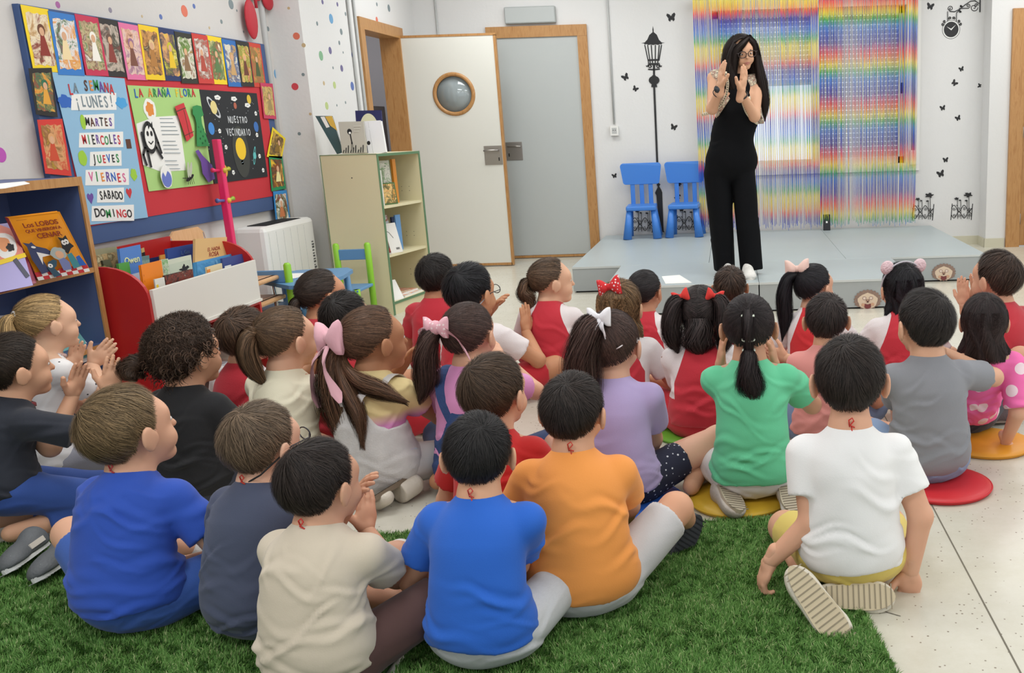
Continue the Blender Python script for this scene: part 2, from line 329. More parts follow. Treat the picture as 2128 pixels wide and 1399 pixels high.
# ---- rainbow tinsel curtains
def rainbow(name, order, z0, period):
    m = mat(name, '#ffffff', .28, .25, alpha=.70); n, l = nodes_of(m); p = n['Principled BSDF']; tc = n.new('ShaderNodeTexCoord'); sp = n.new('ShaderNodeSeparateXYZ'); l.new(tc.outputs['Object'], sp.inputs[0])
    a = n.new('ShaderNodeAttribute'); a.attribute_name = 'jit'
    ad = n.new('ShaderNodeMath'); ad.operation = 'ADD'; l.new(sp.outputs['Z'], ad.inputs[0]); l.new(a.outputs['Fac'], ad.inputs[1])
    s = n.new('ShaderNodeMath'); s.operation = 'SUBTRACT'; s.inputs[0].default_value = z0; l.new(ad.outputs[0], s.inputs[1])
    d = n.new('ShaderNodeMath'); d.operation = 'DIVIDE'; d.inputs[1].default_value = period; l.new(s.outputs[0], d.inputs[0])
    f = n.new('ShaderNodeMath'); f.operation = 'FRACT'; l.new(d.outputs[0], f.inputs[0])
    r = ramp(n, order); l.new(f.outputs[0], r.inputs[0]); l.new(r.outputs[0], p.inputs['Base Color']); return m
RY, RO, RR, RP, RB, RG = '#f2dc1e', '#f58a1c', '#ee3a30', '#4b2f9e', '#1577d4', '#2fae4e'
M_r1 = rainbow('rainbow_foil_left', [(0, RY), (.14, '#f4b41c'), (.24, RR), (.36, RP), (.50, '#1c50c8'), (.62, RB), (.78, RG), (.9, RY), (1, RY)], 2.31, .457)
M_r2 = rainbow('rainbow_foil_right', [(0, RP), (.10, '#c02a78'), (.2, RR), (.30, RO), (.42, RY), (.55, RG), (.7, RB), (.86, '#2444b8'), (1, RP)], 2.36, .455)
def tinsel(name, lab, x0, x1, ztop, zbot, m, seed, dens):
    R = np.random.RandomState(seed); n = int((x1 - x0) / .0068 * dens); t = thing(name, lab, 'curtain', ((x0 + x1) / 2, YW - .16, 0), 0, 'rainbow foil fringe curtains')
    vs = []; fs = []; jit = []
    dn = np.interp(np.linspace(0, 1, 60), np.linspace(0, 1, 16), R.rand(16)) ; dn = .35 + dn; cum = np.cumsum(dn); cum /= cum[-1]
    xs = np.interp((np.arange(n) + R.rand(n)) / n, cum, np.linspace(0, 1, 60)) * (x1 - x0) - (x1 - x0) / 2
    K = 22
    for x in xs:
        wd = R.uniform(.0038, .0062); ph = R.rand() * 6.3; dr = R.normal(0, .006); zb = zbot + R.normal(0, .02); y = R.normal(0, .012); tw = R.uniform(-1, 1); j = R.normal(0, .012); b0 = len(vs)
        for k in range(K + 1):
            u = k / K; z = ztop + (zb - ztop) * u; a = .9 * math.sin(ph + tw * 9 * u) * min(1, u * 5); xx = x + dr * u + .002 * math.sin(ph + 7 * u)
            vs.append((xx - wd / 2 * math.cos(a), y - wd / 2 * math.sin(a), z)); vs.append((xx + wd / 2 * math.cos(a), y + wd / 2 * math.sin(a), z)); jit += [j, j]
        fs += [(b0 + 2 * k, b0 + 2 * k + 1, b0 + 2 * k + 3, b0 + 2 * k + 2) for k in range(K)]
    me = bpy.data.meshes.new('fringe'); me.from_pydata(vs, [], fs); me.materials.append(m); at_ = me.attributes.new('jit', 'FLOAT', 'POINT'); at_.data.foreach_set('value', jit)
    o = link('fringe', me, t); o['kind'] = 'stuff'
    vs = [((x0 - x1) / 2 + (x1 - x0) * i / 40, .004 * math.sin(i * 1.7), z) for i in range(41) for z in (ztop - .045, ztop + .03)]
    me = bpy.data.meshes.new('header'); me.from_pydata(vs, [], [(2 * i, 2 * i + 2, 2 * i + 3, 2 * i + 1) for i in range(40)]); me.materials.append(m); link('header_band', me, t)
tinsel('foil_fringe_curtain', 'rainbow foil fringe curtain hanging directly behind the teacher', -.285, .843, 2.37, .26, M_r1, 3, 1.15)
tinsel('foil_fringe_curtain', 'rainbow foil fringe curtain on the right with the purple top, behind the phone', .857, 1.76, 2.38, .26, M_r2, 8, 1.3)
# ---- wall fittings
def conduit(lab, pts, r=.009): tag(MB().tube(pts, r, M_grey).build('cable_conduit'), lab, 'conduit')
conduit('grey cable conduit running down to the socket beside the lamp decal', [(-1.08, YW - .012, 2.9), (-1.08, YW - .012, 1.25)])
conduit('grey cable conduit above the open white door leaf', [(-2.665, YW - .012, 2.9), (-2.665, YW - .012, .1)])
conduit('double cable conduit beside the open wooden doorway, nearer the frame', [(XD + .012, 7.72, 2.9), (XD + .012, 7.72, .1)], .011)
conduit('double cable conduit beside the open wooden doorway, nearer the spotted pillar', [(XD + .012, 7.60, 2.9), (XD + .012, 7.60, .1)], .011)
conduit('grey cable conduit in the corner between notice board and spotted pillar', [(XB + .012, 6.66, 2.9), (XB + .012, 6.62, .45)], .02)
def socket(lab, c, U, w=.075, h=.09):
    t = thing('wall_socket', lab, 'socket', c); U = Vector(U); s = Sheet((0, 0, 0), U, (0, 0, 1)); s.poly([(-w / 2, -h / 2), (w / 2, -h / 2), (w / 2, h / 2), (-w / 2, h / 2)], M_white, .035, 0); s.build('box', t)
    s = Sheet((0, 0, 0), U, (0, 0, 1)); s.rect(-w * .3, -h * .3, w * .3, h * .3, M_grey, t=.002, w=.035); s.oval(-.01, .005, .004, .004, M_dark, t=.001, w=.037); s.oval(.01, .005, .004, .004, M_dark, t=.001, w=.037); s.build('socket_face', t)
socket('white wall socket box at the end of the conduit left of the lamp decal', (-1.08, YW, 1.19), (1, 0, 0))
q = at(612, 560, 1, YP); socket('small grey wall socket low on the spotted pillar', (-3.0, YP, .33), (1, 0, 0), .06, .12)
t = thing('wall_lamp_panel', 'blank grey rectangular light panel above the grey door', 'panel', at(1103, 32, 1, YW)); b = MB(); b.box((-.235, -.05, -.075), (.235, 0, .075), mat('panel_grey', '#a6aaa8', .4), .01).build('body', t); MB().box((-.225, -.053, -.065), (.225, -.05, .065), mat('panel_face', '#b4b8b6', .3)).build('cover', t)
t = thing('fan_coil_heater', 'white fan coil heater with dark top grille under the notice board', 'heater', (XB, 5.88, .12)); hz = .57
b = MB(); b.box((0, 0, 0), (.2, .72, hz), M_white, .03); b.build('casing', t)
b = MB(); [b.box((.04, .11, hz - .004 + .002), (.165, .60, hz + .002), M_dark)]; gv = b.build('top_grille', t); b = MB(); [b.box((.04, .12 + .024 * i, hz + .002), (.165, .126 + .024 * i, hz + .005), mat('grille_bar', '#3a3c3c', .5)) for i in range(20)]; b.build('grille_bars', t)
b = MB(); [b.box((.2, .05 + .1 * i, .03), (.2015, .052 + .1 * i, hz - .04), mat('groove', '#c5c6c2', .6)) for i in range(6)]; b.build('groove', t)
b = MB(); R0 = random.Random(2); [b.box((.2, .64, .22 + i * .02), (.2015, .64 + R0.uniform(.02, .035), .22 + i * .02 + R0.uniform(.006, .014)), mat('print_grey', '#555555', .6)) for i in range(10)]; b.build('printed_label', t)
# ---- black wall decals
def wall_sheet(O, name, lab, cat, group=None):
    t = thing(name, lab, cat, O, 0, group); return t, Sheet((0, 0, 0), (1, 0, 0), (0, 0, 1))
BF = [(1395, 37, 17, .1, 'above and right of the lamp decal'), (1300, 161, 14, .5, 'left of the lamp post, the larger of two'), (1320, 185, 11, -.6, 'small, just right of the larger one left of the lamp post'), (1400, 265, 13, -.3, 'halfway between lamp post and teacher elbow'), (1277, 366, 10, .2, 'low beside the left blue chair'),
      (1412, 383, 9, .9, 'peeking out below the right blue chair back'), (1409, 408, 13, 1.2, 'seen between the slats of the right blue chair'), (1933, 14, 14, -.2, 'near the top beside the window frame, left of the clock bracket'), (1998, 144, 10, .3, 'topmost of the group below the clock'), (1983, 173, 12, -.8, 'second below the clock, wings spread sideways'),
      (2036, 178, 8, 1.4, 'cut off at the pillar corner'), (1959, 225, 11, .2, 'halfway down, the left of two below the clock'), (1991, 246, 11, .4, 'halfway down, the right of two below the clock'), (1965, 333, 11, .1, 'smaller of the two above the left flower fence'), (1955, 362, 15, .3, 'largest low one right above the left flower fence')]
for x, y, w_, r_, lab in BF:
    s0 = w_ / 228.; t, s = wall_sheet(at(x, y, 1, YW), 'butterfly_decal', 'black butterfly decal ' + lab, 'decal', 'black butterfly decals'); c_, s_ = math.cos(r_), math.sin(r_)
    for sg in (-1, 1):
        for pts in ([(0, .0), (.12, .35), (.4, .5), (.5, .3), (.35, .02)], [(0, .02), (.33, .0), (.34, -.25), (.16, -.4), (.03, -.1)]):
            s.poly([(s0 * 1.15 * (sg * a * c_ - bb * s_), s0 * 1.15 * (sg * a * s_ + bb * c_)) for a, bb in pts], M_decal)
    s.line([(-s0 * .25 * -s_, -s0 * .25 * c_), (s0 * .25 * -s_, s0 * .25 * c_)], s0 * .1, M_decal); s.build('wings', t)
def dsp(px, py): p = at(px, py, 1, YW); return p.x, p.z
t, s = wall_sheet((0, YW, 0), 'street_lamp_decal', 'tall black street lamp decal on the wall behind the blue chairs', 'decal')
L = lambda zx, zy: dsp(1280 + zx / 7.3625, 30 + zy / 7.3625)
s.poly([L(*q) for q in [(566, 175), (576, 230), (578, 270), (625, 310), (660, 390), (700, 428), (750, 433), (705, 442), (698, 460), (670, 455), (640, 468), (605, 458), (570, 470), (535, 460), (500, 468), (470, 455), (440, 462), (430, 445), (385, 442), (440, 428), (480, 385), (510, 315), (560, 272), (558, 230)]], M_decal)
for a, c in (((442, 470), (500, 740)), ((485, 470), (525, 740)), ((540, 470), (560, 740)), ((603, 470), (602, 740)), ((662, 470), (640, 740)), ((697, 470), (660, 700))): s.line([L(*a), L(*c)], .010, M_decal)
s.line([L(495, 700), L(660, 695)], .016, M_decal); s.poly([L(*q) for q in [(480, 745), (675, 742), (660, 755), (600, 780), (598, 930), (568, 930), (566, 780), (500, 755)]], M_decal)
s.line([L(497, 840), L(580, 845), L(668, 835)], .012, M_decal)
for sg in (-1, 1):
    c = (582 + sg * 62, 790)
    s.line([L(c[0] + 25 * math.cos(k * .55) * (1 - .03 * k), c[1] + 25 * math.sin(k * .55) * (1 - .03 * k)) for k in range(13)], .008, M_decal); s.line([L(582 + sg * 118, 785), L(582 + sg * 105, 800), L(582 + sg * 80, 760)], .008, M_decal)
s.poly([L(*q) for q in [(568, 930), (550, 935), (572, 965), (598, 965), (612, 935), (598, 930)]], M_decal); p = L(585, 1007); s.oval(p[0], p[1], .05, .04, M_decal)
s.poly([L(*q) for q in [(560, 1040), (610, 1040), (625, 1080), (632, 1112), (540, 1112), (545, 1080)]], M_decal)
s.line([dsp(1359.5, 180), dsp(1367.5, 375)], .018, M_decal)
G = lambda zx, zy: dsp(1270 + zx / 6.995, 320 + zy / 6.995)
s.poly([G(*q) for q in [(672, 380), (692, 380), (700, 430), (718, 440), (700, 470), (730, 520), (745, 560), (745, 600), (765, 1120), (780, 1135), (705, 1135), (660, 600), (640, 565), (655, 530), (680, 480), (665, 450)]], M_decal)
s.build('silhouette', t)
t, s = wall_sheet((0, YW, 0), 'clock_decal', 'black round clock decal hanging from a scrolled bracket at top right', 'decal')
Q = lambda zx, zy: dsp(1890 + zx / 5.382, zy / 5.382)
c0 = Q(466, 330); M_dw = mat('decal_white', '#e6e6e2', .6); s.oval(c0[0], c0[1], .083, .084, M_decal, n=40); s.oval(c0[0], c0[1], .079, .080, M_dw, n=40); s.oval(c0[0], c0[1], .068, .069, M_decal, n=40)
s.poly([Q(*q) for q in [(415, 297), (465, 322), (520, 275), (467, 340)]], M_dw)
def spiral(s, f, cx, cy, r, a0, turns, wd, sg=1):
    s.line([f(cx + r * (1 - .85 * k / 16) * math.cos(a0 + sg * turns * 6.28 * k / 16), cy + r * (1 - .85 * k / 16) * math.sin(a0 + sg * turns * 6.28 * k / 16)) for k in range(17)], wd, M_decal)
for cx, cy, r, a, g in ((460, 95, 30, 3.1, 1), (720, 85, 45, 0, 1), (655, 65, 26, 1.6, -1), (745, 60, 22, 0, -1), (372, 272, 18, 0, 1), (390, 240, 17, 1, 1), (452, 203, 18, 2, 1), (492, 203, 18, 1, -1), (550, 237, 17, 2, -1), (570, 268, 17, 3, -1), (575, 68, 14, 0, 1), (565, 128, 14, 0, 1)): spiral(s, Q, cx, cy, r, a, 1.3, .006, g)
s.line([Q(*q) for q in [(430, 100), (455, 128), (500, 132), (560, 105), (620, 55), (680, 15), (730, 8), (775, 40)]], .008, M_decal); s.line([Q(555, 95), Q(660, 92)], .007, M_decal); s.line([Q(788, 0), Q(786, 133)], .012, M_decal)
s.line([Q(425, 130), Q(425, 235)], .006, M_decal); s.line([Q(525, 145), Q(523, 240)], .006, M_decal); s.line([Q(525, 145), Q(570, 100)], .007, M_decal); s.build('silhouette', t)
def fence_decal(f, lab):
    t, s = wall_sheet((0, YW, 0), 'flower_fence_decal', lab, 'decal', 'black flower fence decals')
    w = .008
    for x in (75, 260): s.line([f(x + 5, 545), f(x - 8, 690)], w, M_decal)
    for off in (0, 1):
        for k in range(4):
            cx = 95 + k * 46; s.line([f(cx - 23 + i * 46 / 8, 585 + off * 60 + (1 if (k + off) % 2 else -1) * 28 * math.sin(PI * i / 8)) for i in range(9)], .006, M_decal)
    for k in range(4): spiral(s, f, 95 + k * 46, 590, 15, k * 2, 1.2, .004); spiral(s, f, 95 + k * 46, 650, 15, k * 2 + 1, 1.2, .004, -1)
    for x, y, r in ((118, 497, 20), (148, 512, 12), (222, 462, 36), (205, 515, 14)):
        s.line([f(x + 8, y), f(x + 10, 680)], .005, M_decal); p = f(x, y); s.oval(p[0], p[1], r / 4.37 / 228, r / 4.37 / 400, M_decal, wob=.25, n=24)
    s.poly([f(110, 550), f(128, 560), f(122, 566)], M_decal); s.build('silhouette', t)
fz = lambda dx, dy=0: (lambda zx, zy: dsp(1880 + (zx + dx) / 4.37, 300 + (zy + dy) / 4.37))
fence_decal(fz(0), 'black flower fence decal right of the stage end, the left of the two low ones'); fence_decal(fz(352, -4), 'black flower fence decal nearest the white pillar')
fence_decal(fz(-2545, 110), 'black flower fence decal seen under the left blue chair'); fence_decal(fz(-2145, 100), 'black flower fence decal seen under the right blue chair')
# ---- stage
M_stage = mat('stage_vinyl', '#a9b3b4', .38, var=.05, vscale=3); M_stage_s = mat('stage_side', '#a3a8a8', .5, var=.04); M_edge = mat('stage_edge', '#c6cac8', .4)
def block(x0, x1, y0, y1, lab):
    t = thing('stage_block', lab, 'stage', (x0, y0, 0), 0, 'stage blocks'); w, d = x1 - x0, y1 - y0
    MB().box((.004, .004, .012), (w - .004, d - .004, .182), M_stage_s).build('body', t); MB().box((.001, .001, .182), (w - .001, d - .001, .2), M_stage, .003).build('deck', t); MB().box((.001, -.001, .184), (w - .001, .001, .199), M_edge).build('edge_strip', t); MB().box((.02, .02, 0), (w - .02, d - .02, .012), M_dark).build('foot_frame', t)
block(-1.225, -.18, 7.14, 9.17, 'pale grey stage block under the two blue chairs'); block(-.18, .86, 7.14, 9.17, 'pale grey stage block in the middle back row behind the teacher'); block(.86, 1.93, 7.14, 9.17, 'pale grey stage block at the right back with a hedgehog cutout on its front')
block(-.85, .17, 6.18, 7.14, 'pale grey front stage block the teacher stands on, with the paper'); block(.17, 1.2, 6.18, 7.14, 'pale grey front stage block with a hedgehog cutout low at its right')
def hedgehog(px, py, y, lab, k):
    p = at(px, py, 1, y); t = thing('hedgehog_cutout', lab, 'cutout', (p.x, y - .001, p.z), 0); s = Sheet((0, 0, 0), (1, 0, 0), (0, 0, 1)); R1 = random.Random(k)
    pts = []
    for i in range(44):
        a = 2 * PI * i / 44; r = .082 * (1 + (.10 if i % 2 else -.02)) * (1 - .10 * (math.sin(a) < -.6)); pts.append((r * 1.05 * math.cos(a), r * .82 * math.sin(a)))
    s.poly(pts, mat('quill', '#8d7467', .7, var=.35, vscale=60)); s.oval(0, -.005, .066, .052, mat('hedgehog_cream', '#d9c3ab', .7), wob=.05); 
    for u, v, r, c in ((-.022, .014, .014, '#a98b80'), (.022, .014, .014, '#a98b80'), (-.022, .014, .009, '#e2cfc0'), (.022, .014, .009, '#e2cfc0'), (0, -.004, .013, '#b58f7c'), (0, -.010, .006, '#3c2420'), (-.03, -.03, .012, '#cfa385'), (.032, -.028, .012, '#cfa385')): s.oval(u, v, r, r * .9, mat('hh' + c, c, .7))
    for u in (-.008, .008): s.oval(u, .002, .003, .003, M_black)
    s.poly([(-.02, -.022), (0, -.028), (.02, -.022), (.022, -.048), (0, -.058), (-.022, -.048)], mat('hh_book', '#7a3b3a', .7)); s.build('picture', t)
hedgehog(1961, 567, 7.141, 'round hedgehog cutout on the right stage block', 1); hedgehog(1803, 624, 6.181, 'hedgehog cutout low on the front stage block beside the girl with pink ears', 2)
p = at(1712, 472, 2, .2); t = thing('smartphone', 'black smartphone standing upright on the stage against the curtain', 'phone', (p.x, 9.02, .2))
b = MB(); b.T = Matrix.Rotation(math.radians(-8), 4, 'X'); b.box((-.034, -.005, 0), (.034, .005, .152), M_black, .004).build('body', t); b = MB(); b.T = Matrix.Rotation(math.radians(-8), 4, 'X'); b.box((-.008, -.0065, .070), (.008, -.0052, .088), M_paper).build('screen_symbol', t)
def flat_paper(lab, pts, z, cat='paper', name='paper_sheet', m=None, grp=None):
    return tag(MB().prism([at(x, y, 2, z) for x, y in pts], (0, 0, .002), m or M_paper).build(name), lab, cat, grp)
flat_paper('white sheet of paper lying on the front edge of the stage', [(1375, 575), (1412, 572), (1438, 588), (1383, 590)], .2)
# ---- blue plastic chairs
M_bch = mat('blue_plastic', '#3f7fd2', .35)
def blue_chair(x, y, rz, lab):
    t = thing('childrens_chair', lab, 'chair', (x, y, .2), rz, 'blue plastic chairs on the stage')
    pts = []                                                   # back plate outline, rounded
    for cx, cz, a0 in ((.165, .655, 0), (-.165, .655, 90), (-.145, .515, 180), (.145, .515, 270)):
        for k in range(6): a = math.radians(a0 + k * 18); pts.append((cx + .028 * math.cos(a), 0, cz + .028 * math.sin(a)))
    pts = [(a, .155 + .02 * (c - .5) - .5 * a * a, c + (.012 * (1 - (a / .19) ** 2) if c > .6 else 0)) for a, _, c in pts]
    MB().prism(pts, (0, .022, 0), M_bch).build('backrest', t)
    for sx in (-.085, 0, .085): MB().box((sx - .021, .148, .30), (sx + .021, .166, .50), M_bch, .005).build('slat', t)
    MB().box((-.14, -.15, .262), (.14, .17, .305), M_bch, .012).build('seat', t)
    for sx in (-1, 1):
        for sy in (-1, 1):
            b = MB(); b.tube([(sx * .112, sy * .115 + .01, .27), (sx * .14, sy * .14 + .01, .0)], [.025, .042], M_bch, 16).build('leg', t)
blue_chair(-.835, 8.92, .04, 'left blue plastic children chair on the stage'); blue_chair(-.435, 8.95, -.06, 'right blue plastic children chair, half hidden by the teacher')
# ---- notice board
M_bblue = mat('board_frame_blue', '#3d5582', .6); M_red = mat('red_paper', '#c12c36', .75, var=.06, vscale=2, bump=.15, bscale=5)
t = thing('notice_board', 'large notice board with blue frame and red paper on the left wall', 'board', (XB, 4.34, .76)); MB().box((0, 0, 0), (.03, 2.24, 1.08), M_bblue, .003).build('frame', t); MB().box((.03, .16, .09), (.033, 2.15, 1.02), M_red).build('backing_paper', t)
XS = XB + .036
def lw(px, py, x=XS): p = at(px, py, 0, x); return p.y, p.z
Z1 = lambda zx, zy: lw(zx / 2.798, zy / 2.798)
PAL = [('#f2d21b', ['#6b3c24', '#c9a06a', '#efe0c0', '#8c2f22', '#3f6a35']), ('#2e78c4', ['#f0d9a8', '#e0912a', '#e7e5e4', '#4a6e3a', '#a04a7a']), ('#c42a4f', ['#f4efe4', '#7a5238', '#c8b48a', '#5f7a3a', '#e7e3de']), ('#23201f', ['#4a6a6a', '#6b5244', '#c8b8a8', '#3a3f30', '#8a3a30']), ('#e0719f', ['#7a4a3a', '#d9a58a', '#e6c7b8', '#9a6a8a', '#c58f6a']),
       ('#efc81c', ['#6a3c2a', '#d9a05a', '#b07a3c', '#3a2a24', '#e0c28a']), ('#20305f', ['#e6c02a', '#d8a06a', '#3c3a44', '#c8c02a', '#f0e6c8']), ('#2a2a20', ['#d9b82a', '#8a6a4a', '#e6e0d0', '#6a8a3a', '#3a2a28']), ('#c73a34', ['#e0b0a0', '#d9d0c8', '#a07a6a', '#b04a3a', '#e6e0da']), ('#efcf1e', ['#7a5230', '#d9c88a', '#5a7a4a', '#a05a3a', '#efe6c8']),
       ('#2c6cb4', ['#8aa06a', '#e6dcc8', '#3a5a8a', '#c8a06a', '#4a4a44']), ('#262422', ['#e6e4e0', '#c87a3a', '#8a9a3a', '#e0b86a', '#6a3a2a']), ('#c8402f', ['#6a8a4a', '#b0623a', '#8a7a3a', '#d98a4a', '#4a5a34'])]
def cover(lab, quad, border, pic, k, lift=0, gr='fairy tale covers on the notice board'):
    """picture sheet given by its four corners on the wall (y, z)"""
    (ya, za), (yb, zb), (yc, zc), (yd, zd) = quad; O = Vector((XS + lift, (ya + yc) / 2, (za + zc) / 2)); t = thing('storybook_sheet', lab, 'picture', O, 0, gr)
    s = Sheet((0, 0, 0), (0, 1, 0), (0, 0, 1)); P = [(y - O.y, z - O.z) for y, z in quad]; s.poly(P, mat('sheet' + border, border, .6), .0012, 0); s.build('sheet', t)
    s = Sheet((0, 0, 0), (0, 1, 0), (0, 0, 1)); cx = sum(p[0] for p in P) / 4; cz = sum(p[1] for p in P) / 4; n = 28; out = []
    for i in range(n):
        a = 2 * PI * (i + .5) / n; c, sn = math.cos(a), math.sin(a); m_ = max(abs(c), abs(sn)); u, v = c / m_, sn / m_; f = .80 + .03 * math.sin(i * 2.3 + k)
        u *= f; v *= f
        out.append(tuple(((1 - u) * (1 - v) * P[3][j] + (1 + u) * (1 - v) * P[2][j] + (1 + u) * (1 + v) * P[1][j] + (1 - u) * (1 + v) * P[0][j]) / 4 for j in (0, 1)))
    s.poly(out, painting('picture%d' % k, pic, 10 + k % 3 * 3, k), .0006, .0014)
    rr = random.Random(k); skin = mat('skin_print', '#d8a884', .7)
    def ip(u, v): return tuple(((1 - u) * (1 - v) * P[3][j] + (1 + u) * (1 - v) * P[2][j] + (1 + u) * (1 + v) * P[1][j] + (1 - u) * (1 + v) * P[0][j]) / 4 for j in (0, 1))
    hx = rr.uniform(-.2, .2); h = ip(hx, .28); w0 = abs(P[1][0] - P[0][0]); c1 = rr.choice(pic); c2 = rr.choice(pic)
    s.poly([ip(hx - .12, .2), ip(hx + .12, .2), ip(hx + .38, -.5), ip(hx - .38, -.5)], mat('pp' + c1, c1, .7), .0005, .0021); s.oval(h[0], h[1] + .004, w0 * .14, w0 * .15, mat('pp' + c2, c2, .7), t=.0004, w=.0025); s.oval(h[0], h[1] - w0 * .02, w0 * .09, w0 * .11, skin, t=.0004, w=.003)
    s.build('picture', t); return t
xt = [43, 98.3, 153, 200, 243.7, 285, 325, 361, 396, 428, 459, 488, 514.5, 540]
ORD = ['first', 'second', 'third', 'fourth', 'fifth', 'sixth', 'seventh', 'eighth', 'ninth', 'tenth', 'eleventh', 'twelfth', 'last']; BN = ['yellow', 'blue', 'crimson', 'black', 'pink', 'yellow', 'navy', 'olive black', 'red', 'yellow', 'blue', 'black', 'rust red']
for i in range(13):
    y0, y1 = [lw(xt[i + j], 14 + (xt[i + j] - 43) * .165)[0] for j in (0, 1)]; dz = (.004, -.004, .002)[i % 3]; tw = (.004, -.006, .008, -.003)[i % 4]
    cover('%s-bordered storybook sheet, %s from left in the board top row' % (BN[i], ORD[i]), [(y0, 1.832 + dz), (y1 + .006, 1.832 + dz - .002), (y1 + .006 + tw, 1.555 + dz), (y0 + tw, 1.552 + dz)], *PAL[i], i, .0022 * (i % 3))
for i, (q, k, lab) in enumerate([([(57, 142), (105, 141), (118, 244), (73, 238)], ('#1d1a17', ['#c85a22', '#e0a13a', '#2f6a4a', '#a03a1e', '#e8c88a']), 'black-bordered fairy tale sheet with orange picture at the upper left of the board'), ([(75, 249), (127, 247), (147, 366), (92, 361)], ('#d0342a', ['#e0c030', '#8a5a2a', '#d9a06a', '#c84a2a', '#f0e0a0']), 'red-bordered fairy tale sheet below the black one at the left of the board'),
      ([(539, 172), (565, 174), (573, 248), (547, 246)], ('#c23a5c', ['#e6d08a', '#a08a5a', '#d9b86a', '#8a6a3a', '#f0e0b0']), 'crimson-bordered fairy tale sheet at the upper right end of the board'), ([(565, 264), (592, 288), (584, 330), (553, 326)], ('#ecd022', ['#6a4a22', '#d9b04a', '#8a6a2a', '#3a2a20', '#e6d06a']), 'tilted yellow sheet hanging off the right edge of the board'),
      ([(557, 324), (585, 325), (593, 392), (563, 398)], ('#1f8a56', ['#e8c02a', '#8a4a22', '#3a3a24', '#e0a03a', '#efe2a0']), 'green-bordered fairy tale sheet at the right edge of the board'), ([(566, 398), (594, 395), (603, 465), (573, 471)], ('#3389c8', ['#c87a4a', '#e6e2d8', '#5a6a3a', '#8a3a2a', '#b8c8d8']), 'blue-bordered fairy tale sheet, lowest at the right edge of the board')]):
    cover(lab, [lw(*p) for p in q], *k, 20 + i, .004)
COLS = {k: mat('ink_' + k, v, .7) for k, v in dict(red='#c8333a', blue='#2a62b8', green='#2f8a4a', purple='#6a4a9a', black='#2a2a2c', pink='#d66a9a', orange='#e08a3a', yellow='#e8c832', brown='#5a3426', sky='#4aa0d8', grey='#7b8a92', lime='#9cc83c').items()}
def poster(name, lab, quad, col, cat='poster'):
    O = Vector((XS, *lw(*quad[3]))); t = thing(name, lab, cat, O); s = Sheet((0, 0, 0), (0, 1, 0), (0, 0, 1)); s.poly([(lw(*q)[0] - O.y, lw(*q)[1] - O.z) for q in quad], col, .0015, 0); s.build('sheet', t)
    f = lambda zx, zy: (Z1(zx, zy)[0] - O.y, Z1(zx, zy)[1] - O.z); return t, f
def word(t, f, box, text, cols, size, pad=True, k=0, shear=0, par=None):
    (x0, y0, x1, y1) = box; a, b_ = f(x0, (y0 + y1) / 2), f(x1, (y0 + y1) / 2); par = t
    if pad:
        s = Sheet((.0018, 0, 0), (0, 1, 0), (0, 0, 1)); j = [(-.004, .003), (.003, -.002), (.002, .004), (-.003, -.003)]; q = [f(x0, y1), f(x1, y1 - 8), f(x1, y0 - 0), f(x0, y0)]
        s.poly([(u + j[i][0], v + j[i][1]) for i, (u, v) in enumerate(q)], M_paper, .0008, 0); par = s.build('word_card', t)
    n = len(text); wd = (b_[0] - a[0]) * .9; rr = random.Random(text)
    for i, ch in enumerate(text):
        if ch == ' ': continue
        u = a[0] + (b_[0] - a[0]) * .05 + wd * (i + .5) / n; v = a[1] + (b_[1] - a[1]) * (i + .5) / n + rr.uniform(-.003, .003) + (-shear * ((i + .5) / n - .5) ** 2)
        o = lettering(ch, size * rr.uniform(.95, 1.08), COLS[cols[i % len(cols)]], (0, 0, 0), (0, 1, 0), (0, 0, 1), None, 'letter', bold=.0011, sx=wd / n / size * 1.25); o.location = (.0032, u, v); o.rotation_euler = (rr.uniform(-.08, .08), 0, 0); o.parent = par if par is not t else t
t, f = poster('week_poster', 'light blue handmade poster listing the days of the week', [(107, 150), (258, 163), (307, 452), (184, 468)], mat('sky_card', '#8fb9d6', .7))
word(t, f, (370, 440, 670, 560), 'LA SEMANA', ['red', 'grey', 'grey', 'brown', 'orange', 'green', 'purple', 'red'], .066, False, shear=.10)
for bx, w_, cs, sz in (((415, 545, 672, 645), '¡LUNES!', ['grey'], .075), ((482, 665, 660, 755), 'MARTES', ['black', 'brown', 'purple'], .055), ((460, 770, 712, 862), 'MIERCOLES', ['red', 'green', 'black', 'purple'], .062), ((523, 880, 702, 970), 'JUEVES', ['black', 'green', 'red', 'blue'], .055), ((497, 985, 745, 1082), 'VIERNES', ['pink', 'green', 'orange', 'purple', 'blue', 'red'], .062), ((565, 1095, 717, 1182), 'SABADO', ['black'], .055), ((533, 1195, 775, 1290), 'DOMINGO', ['black', 'black', 'green', 'black', 'red', 'red', 'black'], .055)): word(t, f, bx, w_, cs, sz)
SH0 = lambda: Sheet((.0018, 0, 0), (0, 1, 0), (0, 0, 1))
for zx, zy, ru, rv, c, wb, nm in ((375, 590, .045, .03, 'blue', .12, 'cloud'), (703, 598, .045, .027, 'sky', .12, 'cloud'), (478, 920, .03, .036, 'lime', .03, 'paper_dot'), (775, 1015, .026, .03, 'lime', .1, 'paper_sun'), (480, 710, .018, .035, 'lime', 0, 'paper_dot')): u, v = f(zx, zy); s = SH0(); s.oval(u, v, ru, rv, COLS[c], wob=wb); s.build(nm, t)
u, v = f(745, 835); s = SH0(); s.rect(u - .02, v - .025, u + .02, v + .022, COLS['brown']); s.build('brown_square', t)
